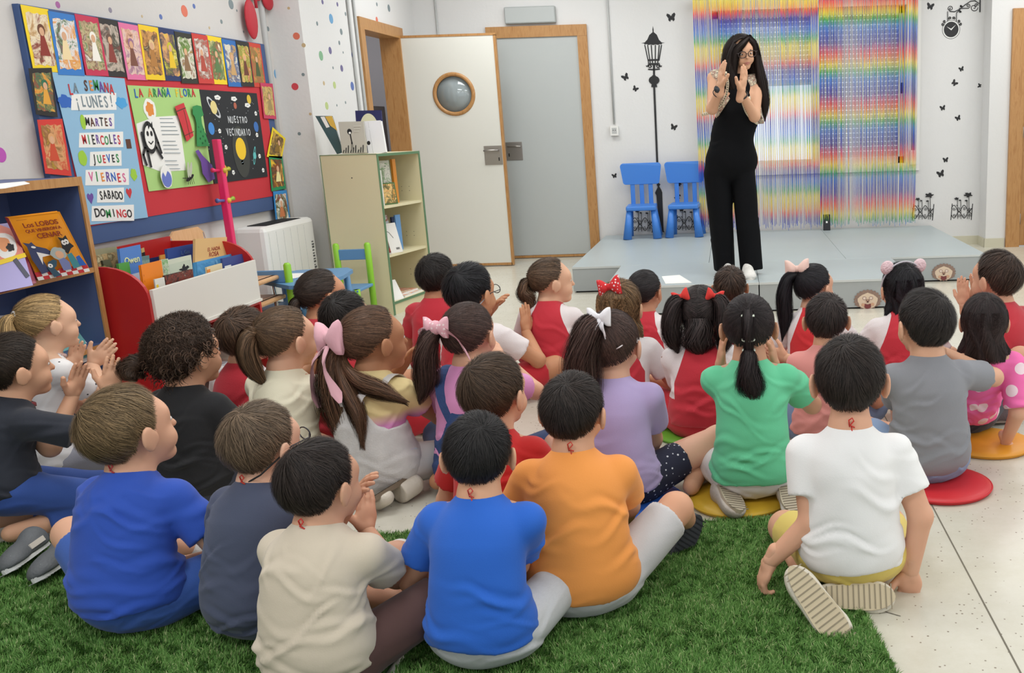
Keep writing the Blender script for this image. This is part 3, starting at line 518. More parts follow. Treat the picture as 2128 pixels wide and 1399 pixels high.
for zx, zy, c in ((523, 1150, 'purple'), (748, 1120, 'red')): u, v = f(zx, zy); s = SH0(); s.poly([(u, v - .03), (u + .022, v), (u + .022, v + .014), (u + .012, v + .022), (u, v + .012), (u - .012, v + .022), (u - .022, v + .014), (u - .022, v)], COLS[c]); s.build('heart', t)
t, f = poster('story_poster', 'lime green handmade poster titled LA ARAÑA FLORA', [(264, 177), (413, 185), (443, 382), (309, 398)], mat('lime_card', '#a9cf7e', .7))
word(t, f, (750, 500, 1150, 585), 'LA ARAÑA FLORA', ['blue', 'red', 'red', 'orange', 'green', 'purple', 'green', 'blue', 'red', 'yellow', 'orange', 'blue', 'green', 'red'], .062, False)
s = Sheet((.0018, 0, 0), (0, 1, 0), (0, 0, 1)); P_ = lambda pts: [f(*q) for q in pts]
s.poly(P_([(895, 680), (1035, 672), (1080, 990), (935, 1000), (830, 960), (790, 720)]), M_paper); u, v = f(868, 635); s.oval(u, v, .055, .055, M_paper, wob=.04); s.oval(u, v, .034, .036, COLS['orange'], wob=.12, n=30)
for i in range(12): y = 690 + i * 23 + (16 if i > 4 else 0) + (22 if i > 8 else 0); s.line([f(925 + i * 3, y), f(1000 + (i * 37) % 30 + i * 2, y)], .003, COLS['grey'])
# simple spider figure
for zz in ([(815, 770), (835, 860), (825, 900), (845, 960)], [(835, 800), (850, 880), (870, 970)], [(880, 750), (910, 830), (930, 890)], [(870, 800), (900, 860), (935, 920)]): s.line(P_(zz), .016, M_black)
u, v = f(860, 800); s.oval(u, v, .052, .085, M_black); s.oval(u + .0, v, .042, .062, M_paper); s.oval(u - .015, v + .02, .010, .014, M_black); s.oval(u + .018, v + .02, .010, .014, M_black); s.line([(u - .018, v - .022), (u, v - .034), (u + .022, v - .02)], .006, M_black)
u, v = f(860, 730); s.poly([(u - .02, v + .02), (u, v), (u - .02, v - .02)], M_black); s.poly([(u + .02, v + .02), (u, v), (u + .02, v - .02)], M_black)
s.poly(P_([(1003, 620), (1055, 598), (1090, 700), (1113, 790), (1073, 825), (1045, 740)]), COLS['red']); s.line(P_([(1010, 650), (1065, 628)]), .006, COLS['brown']); s.line(P_([(1055, 640), (1092, 800)]), .004, COLS['brown']); s.line(P_([(1060, 790), (1113, 765)]), .004, COLS['brown'])
s.poly(P_([(1105, 620), (1130, 612), (1155, 618), (1170, 670), (1155, 680), (1160, 720), (1205, 850), (1130, 852), (1128, 720), (1118, 680), (1106, 665)]), COLS['green']); [s.oval(*f(1140 + (i * 29) % 45, 740 + i * 13), .006, .006, mat('leafdark', '#1f6b3c', .7)) for i in range(8)]
s.poly(P_([(1118, 880), (1135, 870), (1160, 905), (1215, 960), (1232, 1040), (1195, 1062), (1160, 1010), (1150, 940)]), COLS['purple'])
u, v = f(948, 1028); s.oval(u, v, .052, .062, M_paper, wob=.03); s.oval(u, v - .012, .045, .045, mat('ball_blue', '#6878c0', .7)); s.poly([(u - .03, v + .03), (u - .01, v), (u + .015, v + .03), (u + .03, v + .045), (u, v + .06)], M_paper)
u, v = f(1085, 1035); s.oval(u, v, .045, .012, M_black, rot=.35); s.oval(u - .005, v + .045, .012, .045, mat('wing_grey', '#b8bda8', .6), rot=-.2); s.oval(u + .02, v + .045, .012, .045, MATS['wing_grey'], rot=-.4); s.line([(u - .035, v), (u - .075, v + .002)], .004, M_black); [s.line([(u - .02 + i * .014, v), (u - .03 + i * .02, v - .035)], .003, M_black) for i in range(4)]
s.build('drawings', t)
t, f = poster('space_poster', 'black handmade poster of planets titled NUESTRO VECINDARIO', [(413, 186), (533, 194), (556, 367), (445, 382)], mat('black_card', '#1c1f24', .7))
COLS['white'] = mat('ink_white', '#c9ccce', .7)
word(t, f, (1315, 672, 1440, 725), 'NUESTRO', ['white'], .058, False); word(t, f, (1305, 745, 1460, 795), 'VECINDARIO', ['white'], .058, False)
s = Sheet((.0018, 0, 0), (0, 1, 0), (0, 0, 1))
for zx, zy, r, c in ((1240, 625, .036, '#e0cf8a'), (1398, 865, .062, '#ecc32a'), (1227, 748, .033, '#3f86cf'), (1272, 852, .026, '#c83a32'), (1365, 615, .018, '#b0604a'), (1445, 578, .026, '#d8b83a'), (1487, 738, .030, '#3a6cb0'), (1303, 995, .036, '#dcae3a'), (1478, 905, .020, '#5fb8b8')):
    u, v = f(zx, zy); m_ = mat('planet' + c, c, .7)
    s = SH0()
    if zx == 1398: s.oval(u, v - .02, .10, .16, mat('halo', '#3a3c38', .8))
    if zx == 1240: s.oval(u, v, .085, .030, COLS['white'], rot=-.75); s.oval(u, v, .068, .021, MATS['black_card'], rot=-.75)
    if zx == 1478: s.oval(u, v, .062, .014, m_, rot=1.2); s.oval(u, v, .05, .008, MATS['black_card'], rot=1.2)
    s.oval(u, v, r, r * 1.1, m_); s.build('planet', t)
for i, (zx, zy) in enumerate([(1262, 567), (1358, 575), (1437, 612), (1485, 660), (1275, 762), (1312, 856), (1492, 785), (1507, 908), (1355, 1003), (1528, 990), (1408, 945)]): u, v = f(zx, zy); s = SH0(); s.oval(u, v, (.035, .016)[i > 2], .014, M_paper, wob=.1); s.line([(u - .012, v - .002), (u + .012, v + .002)], .004, COLS['grey']); s.build('name_tag', t)
s = SH0(); rr = random.Random(4); [s.oval(*f(rr.uniform(1200, 1500), rr.uniform(560, 1000)), .0022, .0022, COLS['white'], w=.0003) for i in range(40)]
s.build('stars', t)['kind'] = 'stuff'
# ---- round dot stickers
DC = dict(p='#a8619c', g='#8b8494', b='#5a70ad', o='#d9735a', r='#cf4550', s='#6a9fc8', t='#c5ae86', G='#7fae88', L='#b9c986', v='#6d6690', k='#7d8a8d', m='#b84fae')
DN = dict(p='mauve', g='grey', b='blue', o='orange', r='red', s='sky blue', t='tan', G='green', L='pale green', v='violet', k='dark grey', m='magenta')
DOTS = [(120, 10, 14, 'p', 0), (229, 21, 11, 'g', 0), (334, 35, 11, 'b', 0), (383, 23, 24, 'o', 0), (403, 13, 10, 'b', 0), (460, 45, 9, 'k', 0), (480, 9, 20, 'k', 0), (492, 22, 5, 'k', 0), (506, 66, 5, 'k', 0), (557, 60, 10, 'k', 0), (1, 322, 32, 'm', 0), (574, 154, 20, 's', 0), (573, 92, 6, 'k', 0), (295, 34, 6, 't', 0), (435, 58, 6, 't', 0),
        (616, 75, 15, 'o', 1), (631, 94, 9, 't', 1), (613, 180, 15, 'r', 1), (630, 155, 7, 'k', 1), (622, 278, 7, 'k', 1), (600, 17, 6, 't', 1), (645, 237, 6, 't', 1),
        (670, 4, 10, 'v', 2), (701, 9, 9, 'v', 2), (688, 39, 20, 's', 2), (659, 49, 9, 'k', 2), (718, 29, 8, 'k', 2), (709, 66, 13, 'k', 2), (705, 89, 9, 'k', 2), (686, 105, 15, 'v', 2), (667, 116, 20, 'G', 2), (713, 109, 5, 'k', 2), (733, 114, 13, 'b', 2), (692, 141, 6, 'k', 2), (710, 142, 14, 'v', 2), (673, 173, 9, 't', 2), (695, 177, 15, 'L', 2), (732, 179, 18, 'b', 2), (679, 220, 16, 'L', 2), (700, 219, 5, 'k', 2), (718, 213, 6, 'k', 2), (747, 220, 12, 'G', 2), (808, 17, 15, 'k', 2), (783, 9, 8, 'k', 2), (783, 41, 12, 'o', 2)]
PLN = [('the wall above the board', 'left wall'), ('the pillar front', 'pillar'), ('the doorway wall', 'doorway wall')]
seen = {}
for x, y, h, c, pl in DOTS:
    p = at(x, y, *[(0, XB), (1, YP), (0, XD)][pl]); p2 = at(x, y + h, *[(0, XB), (1, YP), (0, XD)][pl]); r = abs(p.z - p2.z) / 2
    s = Sheet(p, [(0, 1, 0), (1, 0, 0), (0, 1, 0)][pl], (0, 0, 1)); s.oval(0, 0, r, r, mat('dot' + c, DC[c], .6), t=.001, w=0); o = s.build('dot_sticker')
    size = 'large' if h > 17 else 'medium' if h > 11 else 'small' if h > 7 else 'tiny'; nb = 'left of the notice board' if x < 20 and y > 200 else ('at the picture top' if y < 30 else 'near the top' if y < 70 else 'beside the board corner' if pl == 0 else 'high up' if y < 120 else 'halfway up' if y < 200 else 'low down')
    lab = '%s %s dot sticker on %s, %s' % (size, DN[c], PLN[pl][0], nb)
    if x < 20 and y > 200: lab = 'large magenta round dot sticker on the left wall left of the notice board'
    if lab in seen: lab += ', rightmost' if x > seen[lab] else ', leftmost'
    seen[lab] = x; tag(o, lab, 'sticker', 'dot stickers on the ' + PLN[pl][1])
M_gauze = mat('red_gauze', '#c02a38', .6, alpha=.9)
t = thing('wing_ornament', 'red gauze wing ornament hanging high on the left wall', 'ornament', at(532, 10, 0, XB + .04)); b = MB()
def wing(px, py, ry, rz_, nm): p = at(px, py, 0, XB + .04) - t.location; MB().ell(p, (.02, ry, rz_), M_gauze, 20).build(nm, t)
wing(522, 40, .075, .125, 'wing'); wing(556, 2, .07, .06, 'wing'); wing(532, -18, .08, .06, 'wing'); MB().tube([(0, 0, .1), (0, .0, -.02)], .01, M_gauze).build('stem', t)
# ================================================================== furniture and books
def board(b, P, Q, R, th, m):
    """slab with corner P, edges Q and R, thickness along their normal"""
    n = (Vector(Q)).cross(Vector(R)).normalized() * th; P = Vector(P); return b.prism([P, P + Vector(Q), P + Vector(Q) + Vector(R), P + Vector(R)], n, m)
def book(lab, TL, TR, BR, BL, col, th=.012, art=None, grp=None, soft=False, spine=None, cat='book'):
    """book standing or leaning with its front cover on the four given points"""
    TL, TR, BR, BL = map(Vector, (TL, TR, BR, BL)); O = (BL + BR) / 2; U = (BR - BL + TR - TL) / 2; V = (TL - BL + TR - BR) / 2; N = U.cross(V).normalized()
    t = thing('picture_book', lab, cat, O, 0, grp); cm = mat('cover' + col, col, .35)
    b = MB(); q = [TL - O, TR - O, BR - O, BL - O]; q = q[::-1]
    b.prism(q, -N * .002, cm); b.prism([p - N * th for p in q], N * .002, cm)
    L = [q[0], q[3]]; b.prism([q[0], q[3], q[3] - N * th, q[0] - N * th], U.normalized() * .003, mat('cover' + (spine or col), spine or col, .35)); b.build('cover', t)
    c = sum(q, Vector()) / 4; qq = [c + (p - c) * .965 - N * .0022 for p in q]; MB().prism(qq, -N * (th - .0045), M_paper).build('pages', t)
    s = Sheet(BL - O + N * .0002, U, V)
    if art: art(s, t, U.length, V.length)
    return t
def pic(k, cols, box=(.06, .06, .94, .94), sc=18):
    def f(s, t, w, h): s.rect(w * box[0], h * box[1], w * box[2], h * box[3], painting('book_art%d' % k, cols, sc, k)); s.build('picture', t)
    return f
# ---- tall blue bookcase at the left
M_bl = mat('shelf_blue', '#4f5f88', .5); t = thing('blue_bookcase', 'tall blue bookcase with wooden edges at the left edge', 'bookcase', (0, 0, 0)); x0, x1, y0, y1 = -3.07, -2.75, 2.45, 4.06
b = MB(); b.box((x0, y0, 0), (x0 + .012, y1, 1.1), M_bl); b.build('back_panel', t)
for i, y in enumerate((y0, y1 - .02)): MB().box((x0, y, 0), (x1, y + .02, 1.1), M_bl).build('side_panel', t); MB().box((x1, y - .002, 0), (x1 + .008, y + .022, 1.065), M_oak).build('edge_strip', t)
MB().box((x0, y0, 1.08), (x1, y1, 1.1), M_bl).build('top_panel', t); MB().box((x1, y0, 1.065), (x1 + .008, y1, 1.102), M_oak).build('edge_strip', t)
for z in (.715, .385, .05): MB().box((x0, y0 + .02, z - .016), (x1, y1 - .02, z), M_bl).build('shelf', t); MB().box((x1 - .001, y0 + .02, z - .018), (x1 + .006, y1 - .02, z + .003), M_oak).build('edge_strip', t)
flat_paper('white paper sheets lying on top of the blue bookcase', [(-60, 398), (-60, 388), (50, 378), (62, 382), (10, 392)], 1.102)
def wolves(s, t, w, h):
    s.text('Los LOBOS', w * .55, h * .855, .030, mat('title_brown', '#8a3218', .6), t, bold=.0006); s.text('QUE VINIERON A', w * .55, h * .765, .019, MATS['title_brown'], t, bold=.0005); s.text('CENAR', w * .60, h * .67, .032, MATS['title_brown'], t, bold=.0006); s.text('Author Name' * 0 + '~~~~~~~', w * .25, h * .95, .010, MATS['title_brown'], t)
    wf = mat('wolf_blue', '#3a4468', .6); wt = mat('wolf_teal', '#2f5266', .6); W = M_paper; n = 9
    for i in range(n): s.rect(w * (i / n), 0, w * (i + 1) / n, h * (.10 if i % 2 else .13), (COLS['red'], W)[i % 2]); s.rect(w * (i / n), 0, w * (i + 1) / n, h * .055, (W, COLS['red'])[i % 2])
    s.poly([(w * a, h * c) for a, c in ((.10, .10), (.06, .35), (.09, .55), (.05, .62), (.15, .59), (.20, .61), (.24, .54), (.40, .48), (.46, .42), (.44, .37), (.28, .40), (.24, .30), (.26, .12))], wf); s.poly([(w * .20, h * .45), (w * .42, h * .37), (w * .26, h * .36), (w * .2, h * .24)], W); s.oval(w * .455, h * .41, .007, .006, M_black); s.oval(w * .19, h * .53, .009, .005, W, rot=-.3)
    s.poly([(w * a, h * c) for a, c in ((.68, .42), (.72, .56), (.70, .63), (.78, .60), (.86, .64), (.87, .52), (.92, .45), (.84, .42), (.74, .34))], mat('wolf_black', '#20262c', .6)); s.oval(w * .76, h * .53, .009, .012, W); s.oval(w * .82, h * .54, .009, .012, W); s.oval(w * .765, h * .53, .003, .003, M_black); s.oval(w * .815, h * .54, .003, .003, M_black)
    s.poly([(w * a, h * c) for a, c in ((.28, .02), (.24, .18), (.30, .27), (.42, .30), (.47, .27), (.42, .19), (.36, .16), (.42, .03))], wt); s.oval(w * .31, h * .21, .010, .010, W); s.oval(w * .31, h * .21, .003, .003, M_black)
    s.oval(w * .56, h * .38, .033, .030, mat('granny', '#a9b3ae', .7), wob=.06); s.oval(w * .57, h * .36, .017, .018, mat('granny_face', '#dfae8c', .7)); s.poly([(w * .50, h * .10), (w * .50, h * .28), (w * .62, h * .30), (w * .68, h * .22), (w * .66, h * .10)], mat('granny_dress', '#7680b0', .7))
    s.poly([(w * .70, h * .10), (w * .70, h * .34), (w * .80, h * .36), (w * .86, h * .12)], mat('wolf_teal2', '#3f8a92', .6)); s.poly([(w * .84, h * .13), (w * .84, h * .28), (w * .92, h * .30), (w * .97, h * .12)], COLS['blue']); s.build('picture', t)
def P3(px, py, z): return at(px, py, 2, z)
zs = .722
book('orange picture book of wolves, right on the upper shelf of the blue bookcase', P3(16, 453, .975), P3(124, 440, .98), P3(187, 561, zs), P3(79, 583, zs), '#ee9a1c', .014, wolves, 'face-out books on the blue bookcase', spine='#8a2440')
def quilt(s, t, w, h):
    s.rect(0, 0, w, h, mat('bk_purple', '#a8a0cf', .6)); s.poly([(0, h * .42), (w, h * .5), (w, h * .85), (w * .6, h), (0, h)], mat('bk_coral', '#e08a78', .6)); s.oval(w * .62, h * .66, w * .27, h * .2, M_paper, wob=.03); s.oval(w * .60, h * .68, w * .15, h * .11, mat('bk_peach', '#e8a070', .6), wob=.06); s.oval(w * .72, h * .62, .018, .018, M_black, wob=.15)
    s.line([(w * .1, h * .40), (w, h * .47)], .02, COLS['yellow']); s.line([(w * .75, h * .42), (w * .92, h * .15)], .02, mat('bk_grey', '#4a4a5a', .6)); s.build('picture', t)
book('pink and lilac picture book left of the orange wolf book', P3(-48, 470, .95), P3(30, 462, .95), P3(76, 588, zs), P3(-20, 612, zs), '#8a2440', .014, quilt, 'face-out books on the blue bookcase')
def tealart(s, t, w, h): s.rect(w * .0, 0, w, h, M_paper); s.rect(w * .12, h * .05, w * .86, h * .62, mat('bk_teal', '#7fc0bc', .6)); s.oval(w * .75, h * .7, .03, .035, COLS['brown']); s.oval(w * .9, h * .45, .012, .012, M_black); s.build('picture', t)
zs = .39
PX = lambda px, py, x: at(px, py, 0, x)
book('white and teal picture book on the lower shelf behind the blond girl', PX(88, 622, -2.95), PX(148, 610, -2.95), PX(212, 740, -2.80), PX(130, 768, -2.80), '#e4e2dc', .012, tealart, 'face-out books on the blue bookcase')
book('pale grey picture book low at the left edge of the blue bookcase', PX(-50, 660, -2.93), PX(14, 655, -2.93), PX(40, 735, -2.83), PX(-30, 750, -2.83), '#d2cfd0', .012, pic(31, ['#d8d4d4', '#c8c0c4', '#8a8488', '#e6e2e2']), 'face-out books on the blue bookcase')
# ---- red and white book bin
M_rb = mat('bin_red', '#b3201f', .4); t = thing('book_bin', 'red book bin with a white front board, full of picture books', 'book bin', (-2.565, 4.09, 0))
prof = [(-.46, 0), (0, 0), (0, .56)] + [(-.20 + .20 * math.cos(a * PI / 16), .56 + .15 * math.sin(a * PI / 16)) for a in range(0, 9)] + [(-.46, .715)]
for y in (0, .95): MB().prism([(a, y, c) for a, c in prof], (0, .018, 0), M_rb).build('side_panel', t)
MB().box((-.005, .02, .385), (.012, .948, .600), mat('bin_white', '#dad7cf', .4), .002).build('front_board', t); MB().box((.0, .02, .378), (.02, .948, .392), MATS['bin_white']).build('front_ledge', t); MB().box((-.44, .018, .36), (-.0, .95, .375), M_rb).build('bin_floor', t); MB().box((-.44, .018, .1), (-.425, .95, .74), M_rb).build('back_panel', t); MB().box((-.20, .018, .375), (-.19, .95, .60), M_rb).build('divider', t)
MB().box((-.44, .018, .10), (-.0, .95, .115), M_rb).build('lower_shelf', t)
S5 = lambda zx, zy: (190 + zx / 5.751, 480 + zy / 5.751)
def binbook(lab, tl, tr, br, bl, xt, xb, col, art, th=.01):
    a, b, c, d = at(*S5(*tl), 0, xt), at(*S5(*tr), 0, xt), at(*S5(*br), 0, xb), at(*S5(*bl), 0, xb); U = b - a; d.z = .378; d.x = xb; d.y = max(d.y, 4.125); c = d + Vector((0, U.y, max(-.02, min(U.z, .02))))
    c.z = max(c.z, .378); a.y = max(a.y, 4.125); return book(lab, a, b, c, d, col, th, art, 'picture books in the red bin')
def txt(title, cx, cy, size, col, extra=None, bold=.0005):
    def f(s, t, w, h):
        if extra: extra(s, t, w, h)
        for i, line in enumerate(title.split('\n')): s.text(line, w * cx, h * cy - i * size * 1.0, size * (1.25 if i else 1), mat('tx' + col, col, .6), t, bold=bold)
        if s.b.v: s.build('picture', t)
    return f
binbook('greenish brown picture book at the near left of the red bin', (-60, 235), (300, 185), (330, 620), (-40, 640), -2.86, -2.80, '#8a8566', pic(41, ['#8fa08a', '#c2b48a', '#6a5a38', '#b89a6a', '#46503a']))
binbook('dark olive book in front of the greenish one in the red bin', (20, 380), (220, 342), (240, 640), (40, 640), -2.76, -2.74, '#4a4a30', pic(42, ['#5a6040', '#3a3a28', '#8a8450', '#2a2a22']))
binbook('blue picture book titled Owen in the red bin', (328, 215), (583, 162), (590, 560), (330, 600), -2.80, -2.75, '#4d7cc0', txt('Owen', .52, .84, .046, '#dce0a8', lambda s, t, w, h: s.rect(w * .35, h * .1, w * .95, h * .68, mat('owen_grey', '#b4bccc', .6))))
binbook('green book low beside the Owen book in the red bin', (320, 392), (450, 368), (500, 600), (330, 610), -2.72, -2.70, '#4f9a48', pic(43, ['#5aa850', '#e6e6da', '#3f8040', '#cfd8c0'], (.0, .0, 1, .8)))
binbook('thin dark framed card standing at the back of the red bin', (590, 215), (630, 200), (640, 330), (600, 340), -2.93, -2.92, '#c8a86a', pic(44, ['#222222', '#2a2a2c', '#1a1a1c', '#333333']), .004)
binbook('teal grey picture book behind the orange one in the red bin', (590, 305), (690, 290), (700, 560), (590, 600), -2.84, -2.80, '#5f7f7e', pic(45, ['#6a8a84', '#8aa098', '#4a6a68', '#a8b0a0']))
binbook('dark navy book lying low at the back of the red bin', (690, 330), (890, 290), (900, 560), (690, 600), -2.88, -2.85, '#27315e', None)
binbook('small orange figure book peeking over the orange book in the red bin', (818, 292), (880, 280), (890, 520), (820, 540), -2.80, -2.78, '#c88a3a', pic(46, ['#d8963a', '#b8702a', '#e6c06a', '#8a5a2a']), .006)
binbook('orange picture book at the front of the red bin', (585, 410), (835, 348), (880, 660), (620, 760), -2.66, -2.62, '#e8821c', lambda s, t, w, h: ([s.rect(.008, h * k, .011, h * k + .008, mat('rivet', '#c86a14', .5)) for k in [.2 + .08 * i for i in range(9)]], s.oval(w * .8, h * .5, .014, .008, COLS['yellow']), s.oval(w * .8, h * .5, .009, .004, mat('coverX', '#e8821c', .4)), s.line([(w * .7, h * .52), (w * .76, h * .5), (w * .68, h * .6)], .003, COLS['brown']), s.build('picture', t)))
binbook('white and green book beside the orange one in the red bin', (830, 345), (915, 330), (925, 620), (860, 640), -2.70, -2.67, '#d8dccb', pic(47, ['#e2e4d8', '#5a9a4a', '#c8d4b8', '#6a7a5a', '#e8e8e0'], (.1, 0, .9, 1), 30), .008)
binbook('white card with yellow stripe at the front of the red bin', (752, 580), (870, 552), (880, 720), (770, 760), -2.60, -2.595, '#dcdad0', lambda s, t, w, h: (s.rect(w * .1, 0, w * .3, h * .9, COLS['yellow']), s.build('picture', t)), .005)
binbook('navy picture book behind the beige one in the red bin', (898, 215), (1222, 152), (1240, 560), (910, 640), -2.80, -2.76, '#2f4a8a', lambda s, t, w, h: (s.text('L. Gos', w * .65, h * .90, .03, mat('txnavy', '#54709c', .6), t), s.line([(w * .1, h * .55), (w * .3, h * .57)], .004, M_paper)), .012)
binbook('pale book with a dark tree picture in the red bin', (900, 350), (1190, 285), (1220, 650), (920, 720), -2.70, -2.66, '#c9cdb8', lambda s, t, w, h: (s.rect(w * .06, h * .04, w * .94, h * .93, mat('pale_sage', '#bcc4b0', .6)), s.line([(w * .62, h * .4), (w * .66, h * .65), (w * .6, h * .85)], .007, M_black), s.oval(w * .66, h * .8, .035, .02, M_black, wob=.3, n=30), s.oval(w * .4, h * .42, .06, .012, M_black, wob=.2, n=30), s.build('picture', t)), .01)
binbook('dark brown book with speckled flowers at the front of the red bin', (875, 535), (1205, 455), (1225, 650), (890, 730), -2.60, -2.595, '#3a2422', pic(48, ['#3a2422', '#2e1c1c', '#8a3a2a', '#3a2422', '#d8b8a0'], (.0, 0, 1, 1), 45), .01)
binbook('beige picture book titled El hada rosa standing tallest in the red bin', (1240, 95), (1620, 72), (1560, 520), (1160, 620), -2.72, -2.66, '#d3ab70', txt('EL HADA\nROSA', .56, .86, .030, '#8a3020'), .012)
binbook('light blue picture book lying tilted at the right of the red bin', (1255, 372), (1720, 262), (1740, 560), (1240, 680), -2.68, -2.63, '#4a92c4', pic(49, ['#5aa0d0', '#3a80b4', '#8ac0e0', '#2f6a9a'], (.0, .0, 1, .96), 6), .022)
binbook('navy book with a barcode label at the far right of the red bin', (1560, 330), (1855, 262), (1880, 520), (1600, 600), -2.62, -2.60, '#3a4a86', lambda s, t, w, h: (s.rect(w * .05, h * .52, w * .3, h * .85, M_paper), [s.rect(w * (.1 + .03 * i), h * .58, w * (.115 + .03 * i), h * .8, M_black) for i in range(5)], s.build('picture', t)), .01)
binbook('small cream book with an orange corner at the front right of the red bin', (1375, 435), (1560, 385), (1580, 600), (1380, 640), -2.60, -2.59, '#e2d0a8', lambda s, t, w, h: (s.rect(0, h * .3, w * .2, h * .95, COLS['orange']), s.oval(w * .5, h * .6, .02, .01, COLS['black']), s.build('picture', t)), .008)
for i, (y, c, l) in enumerate(((4.2, '#dcdadf', 'white paper booklet on the lower shelf of the red bin, nearest'), (4.45, '#c9cbd4', 'open magazine on the lower shelf of the red bin'), (4.72, '#d6d2c2', 'pale booklet on the lower shelf of the red bin, farthest'))):
    tag(MB().box((-2.85, y, .116), (-2.56, y + .2, .14), mat('booklet' + c, c, .5), .003).build('booklet'), l, 'booklet', 'booklets on the lower shelf')
for i, (y, c, l) in enumerate(((4.5, '#c8c4b4', 'white printed sheet sticking out of the red bin lower shelf, nearer'), (4.75, '#b8bcc8', 'blue scribbled sheet sticking out of the red bin lower shelf'))): tag(MB().prism([(-2.62, y, .31), (-2.42, y - .02, .30), (-2.42, y + .22, .30), (-2.62, y + .2, .31)], (0, 0, .003), mat('sheetp' + c, c, .5)).build('paper_sheet'), l, 'paper')
# ---- stacked bentwood chairs behind the bin
def wood_chair(z, lab):
    t = thing('bentwood_chair', lab, 'chair', (-2.82, 5.26, z), 0, 'stacked wooden chairs'); cr = mat('chrome', '#c8c8c8', .15, 1)
    MB().box((-.19, -.18, .33), (.20, .18, .345), M_beech, .006).box((.17, -.18, .32), (.215, .18, .345), M_beech, .01).build('seat', t)
    for sy in (-1, 1): MB().tube([(.17, sy * .17, .0), (.15, sy * .165, .32), (-.17, sy * .165, .325), (-.21, sy * .16, .60)], .009, cr).build('leg', t); MB().tube([(-.14, sy * .165, .32), (-.2, sy * .17, .0)], .009, cr).build('leg', t)
    pts = [(-.20, a, .44) for a in (-.18, .18)] + [(-.215, .17, .60), (-.217, .12, .635), (-.217, -.12, .635), (-.215, -.17, .60)]
    MB().prism(pts, (.012, 0, 0), M_beech).build('backrest', t)
wood_chair(0, 'lower bentwood chair of the stack beyond the red bin'); wood_chair(.12, 'upper bentwood chair of the stack beyond the red bin, its backrest above the bin')
# ---- coat stand
M_pk = mat('pink_gloss', '#e8316c', .3); t = thing('coat_stand', 'pink wooden coat stand with coloured pegs before the notice board', 'coat stand', (-2.985, 5.64, 0)); MB().box((-.02, -.02, .02), (.02, .02, 1.235), M_pk, .006).build('pole', t); MB().box((-.09, -.02, 0), (.09, .02, .04), M_pk, .01).box((-.02, -.16, .0), (.02, .16, .04), M_pk, .01).build('base', t)
for z, cl, cr2, cc in ((1.055, '#e8316c', '#b8b832', '#c8a832'), (.88, '#5a70b0', '#9ab83a', '#e8b23a')):
    for sg, c in ((-1, cl), (1, cr2)): MB().tube([(0, 0, z), (0, sg * .075, z + .004), (0, sg * .09, z + .006)], [.009, .009, .014], mat('peg' + c, c, .35)).build('peg', t)
    MB().ell((.02, 0, z), (.014, .016, .016), mat('peg' + cc, cc, .35), 12).build('peg_ball', t)
# ---- little table and toddler chairs
M_gp = mat('green_post', '#8cc832', .35); M_tb = mat('table_blue', '#5f8fbb', .45); t = thing('toddler_table', 'small light blue children table beside the pale bookcase', 'table', (-2.58, 5.8, 0))
TT = [at(*q, 2, .42) - Vector((-2.58, 5.8, .022)) for q in [(537, 582), (600, 594), (650, 594), (713, 573), (733, 560), (722, 556), (625, 561), (562, 569)]]; MB().prism([tuple(q) for q in TT[::-1]], (0, 0, .022), M_tb).build('tabletop', t)
for x, y in ((-.2, .0), (-.2, .2), (.14, .12), (.1, -.12)): MB().tube([(x, y, .40), (x + .01 * (x > 0), y, 0)], .02, M_tb).build('leg', t)
def toddler_chair(x, y, rz, lab):
    t = thing('toddler_chair', lab, 'chair', (x, y, 0), rz, 'toddler chairs')
    for sx in (-.105, .105): MB().tube([(sx, -.13, 0), (sx, -.13, .52), (sx, -.13, .532)], [.021, .021, .012], M_gp, 14).build('post', t); MB().tube([(sx, .13, 0), (sx, .13, .26)], .021, M_gp, 14).build('leg', t)
    MB().box((-.09, -.14, .42), (.09, -.12, .49), M_tb, .004).build('back_slat', t); MB().box((-.12, -.12, .24), (.12, .15, .26), M_tb, .006).build('seat', t)
toddler_chair(-2.66, 5.52, PI * 0 + .0, 'toddler chair with green posts in front of the small table'); toddler_chair(-2.535, 6.16, PI, 'toddler chair with green posts against the pale bookcase side')
flat_paper('white paper sheet on the small blue table', [(537, 581), (560, 570), (637, 568), (620, 577), (600, 581)], .421)
# ---- pale bookcase
a_ = math.radians(-11); t = thing('pale_bookcase', 'pale yellow bookcase with green edging beside the open door', 'bookcase', (-2.36, 6.45, 0), a_)
M_pale = mat('pale_yellow', '#ddd4ae', .45); M_ge = mat('green_edging', '#5c7f5c', .5); Wd, Dp, Ht = .57, .42, 1.105        # width along local +y, depth along local -x
for y in (0, Wd - .018): MB().box((-Dp, y, 0), (0, y + .018, Ht), M_pale).build('side_panel', t)
b = MB(); 
for y in (-.001, Wd - .019): b.box((-.001, y, 0), (.0025, y + .02, Ht), M_ge)
b.box((-Dp, -.002, Ht - .003), (0, .001, Ht + .001), M_ge).box((-Dp - .002, -.002, 0), (-Dp + .002, .0, Ht), M_ge).build('edging', t)
SH = (.075, .40, .735, Ht - .018)
for i, z in enumerate(SH): MB().box((-Dp, .018, z), (0 if i in (0, 3) else -.012, Wd - .018, z + .018), M_pale).build('top_panel' if i == 3 else 'shelf', t)
MB().box((-.001, .0, SH[0]), (.003, Wd, SH[0] + .018), M_ge).box((-.001, 0, SH[3]), (.003, Wd, SH[3] + .018), M_ge).build('edging', t)
MB().box((-Dp, .018, 0), (-Dp + .01, Wd - .018, Ht - .02), M_pale).build('back_panel', t); MB().box((-.02, .018, 0), (-.01, Wd - .018, .075), M_pale).build('plinth', t)
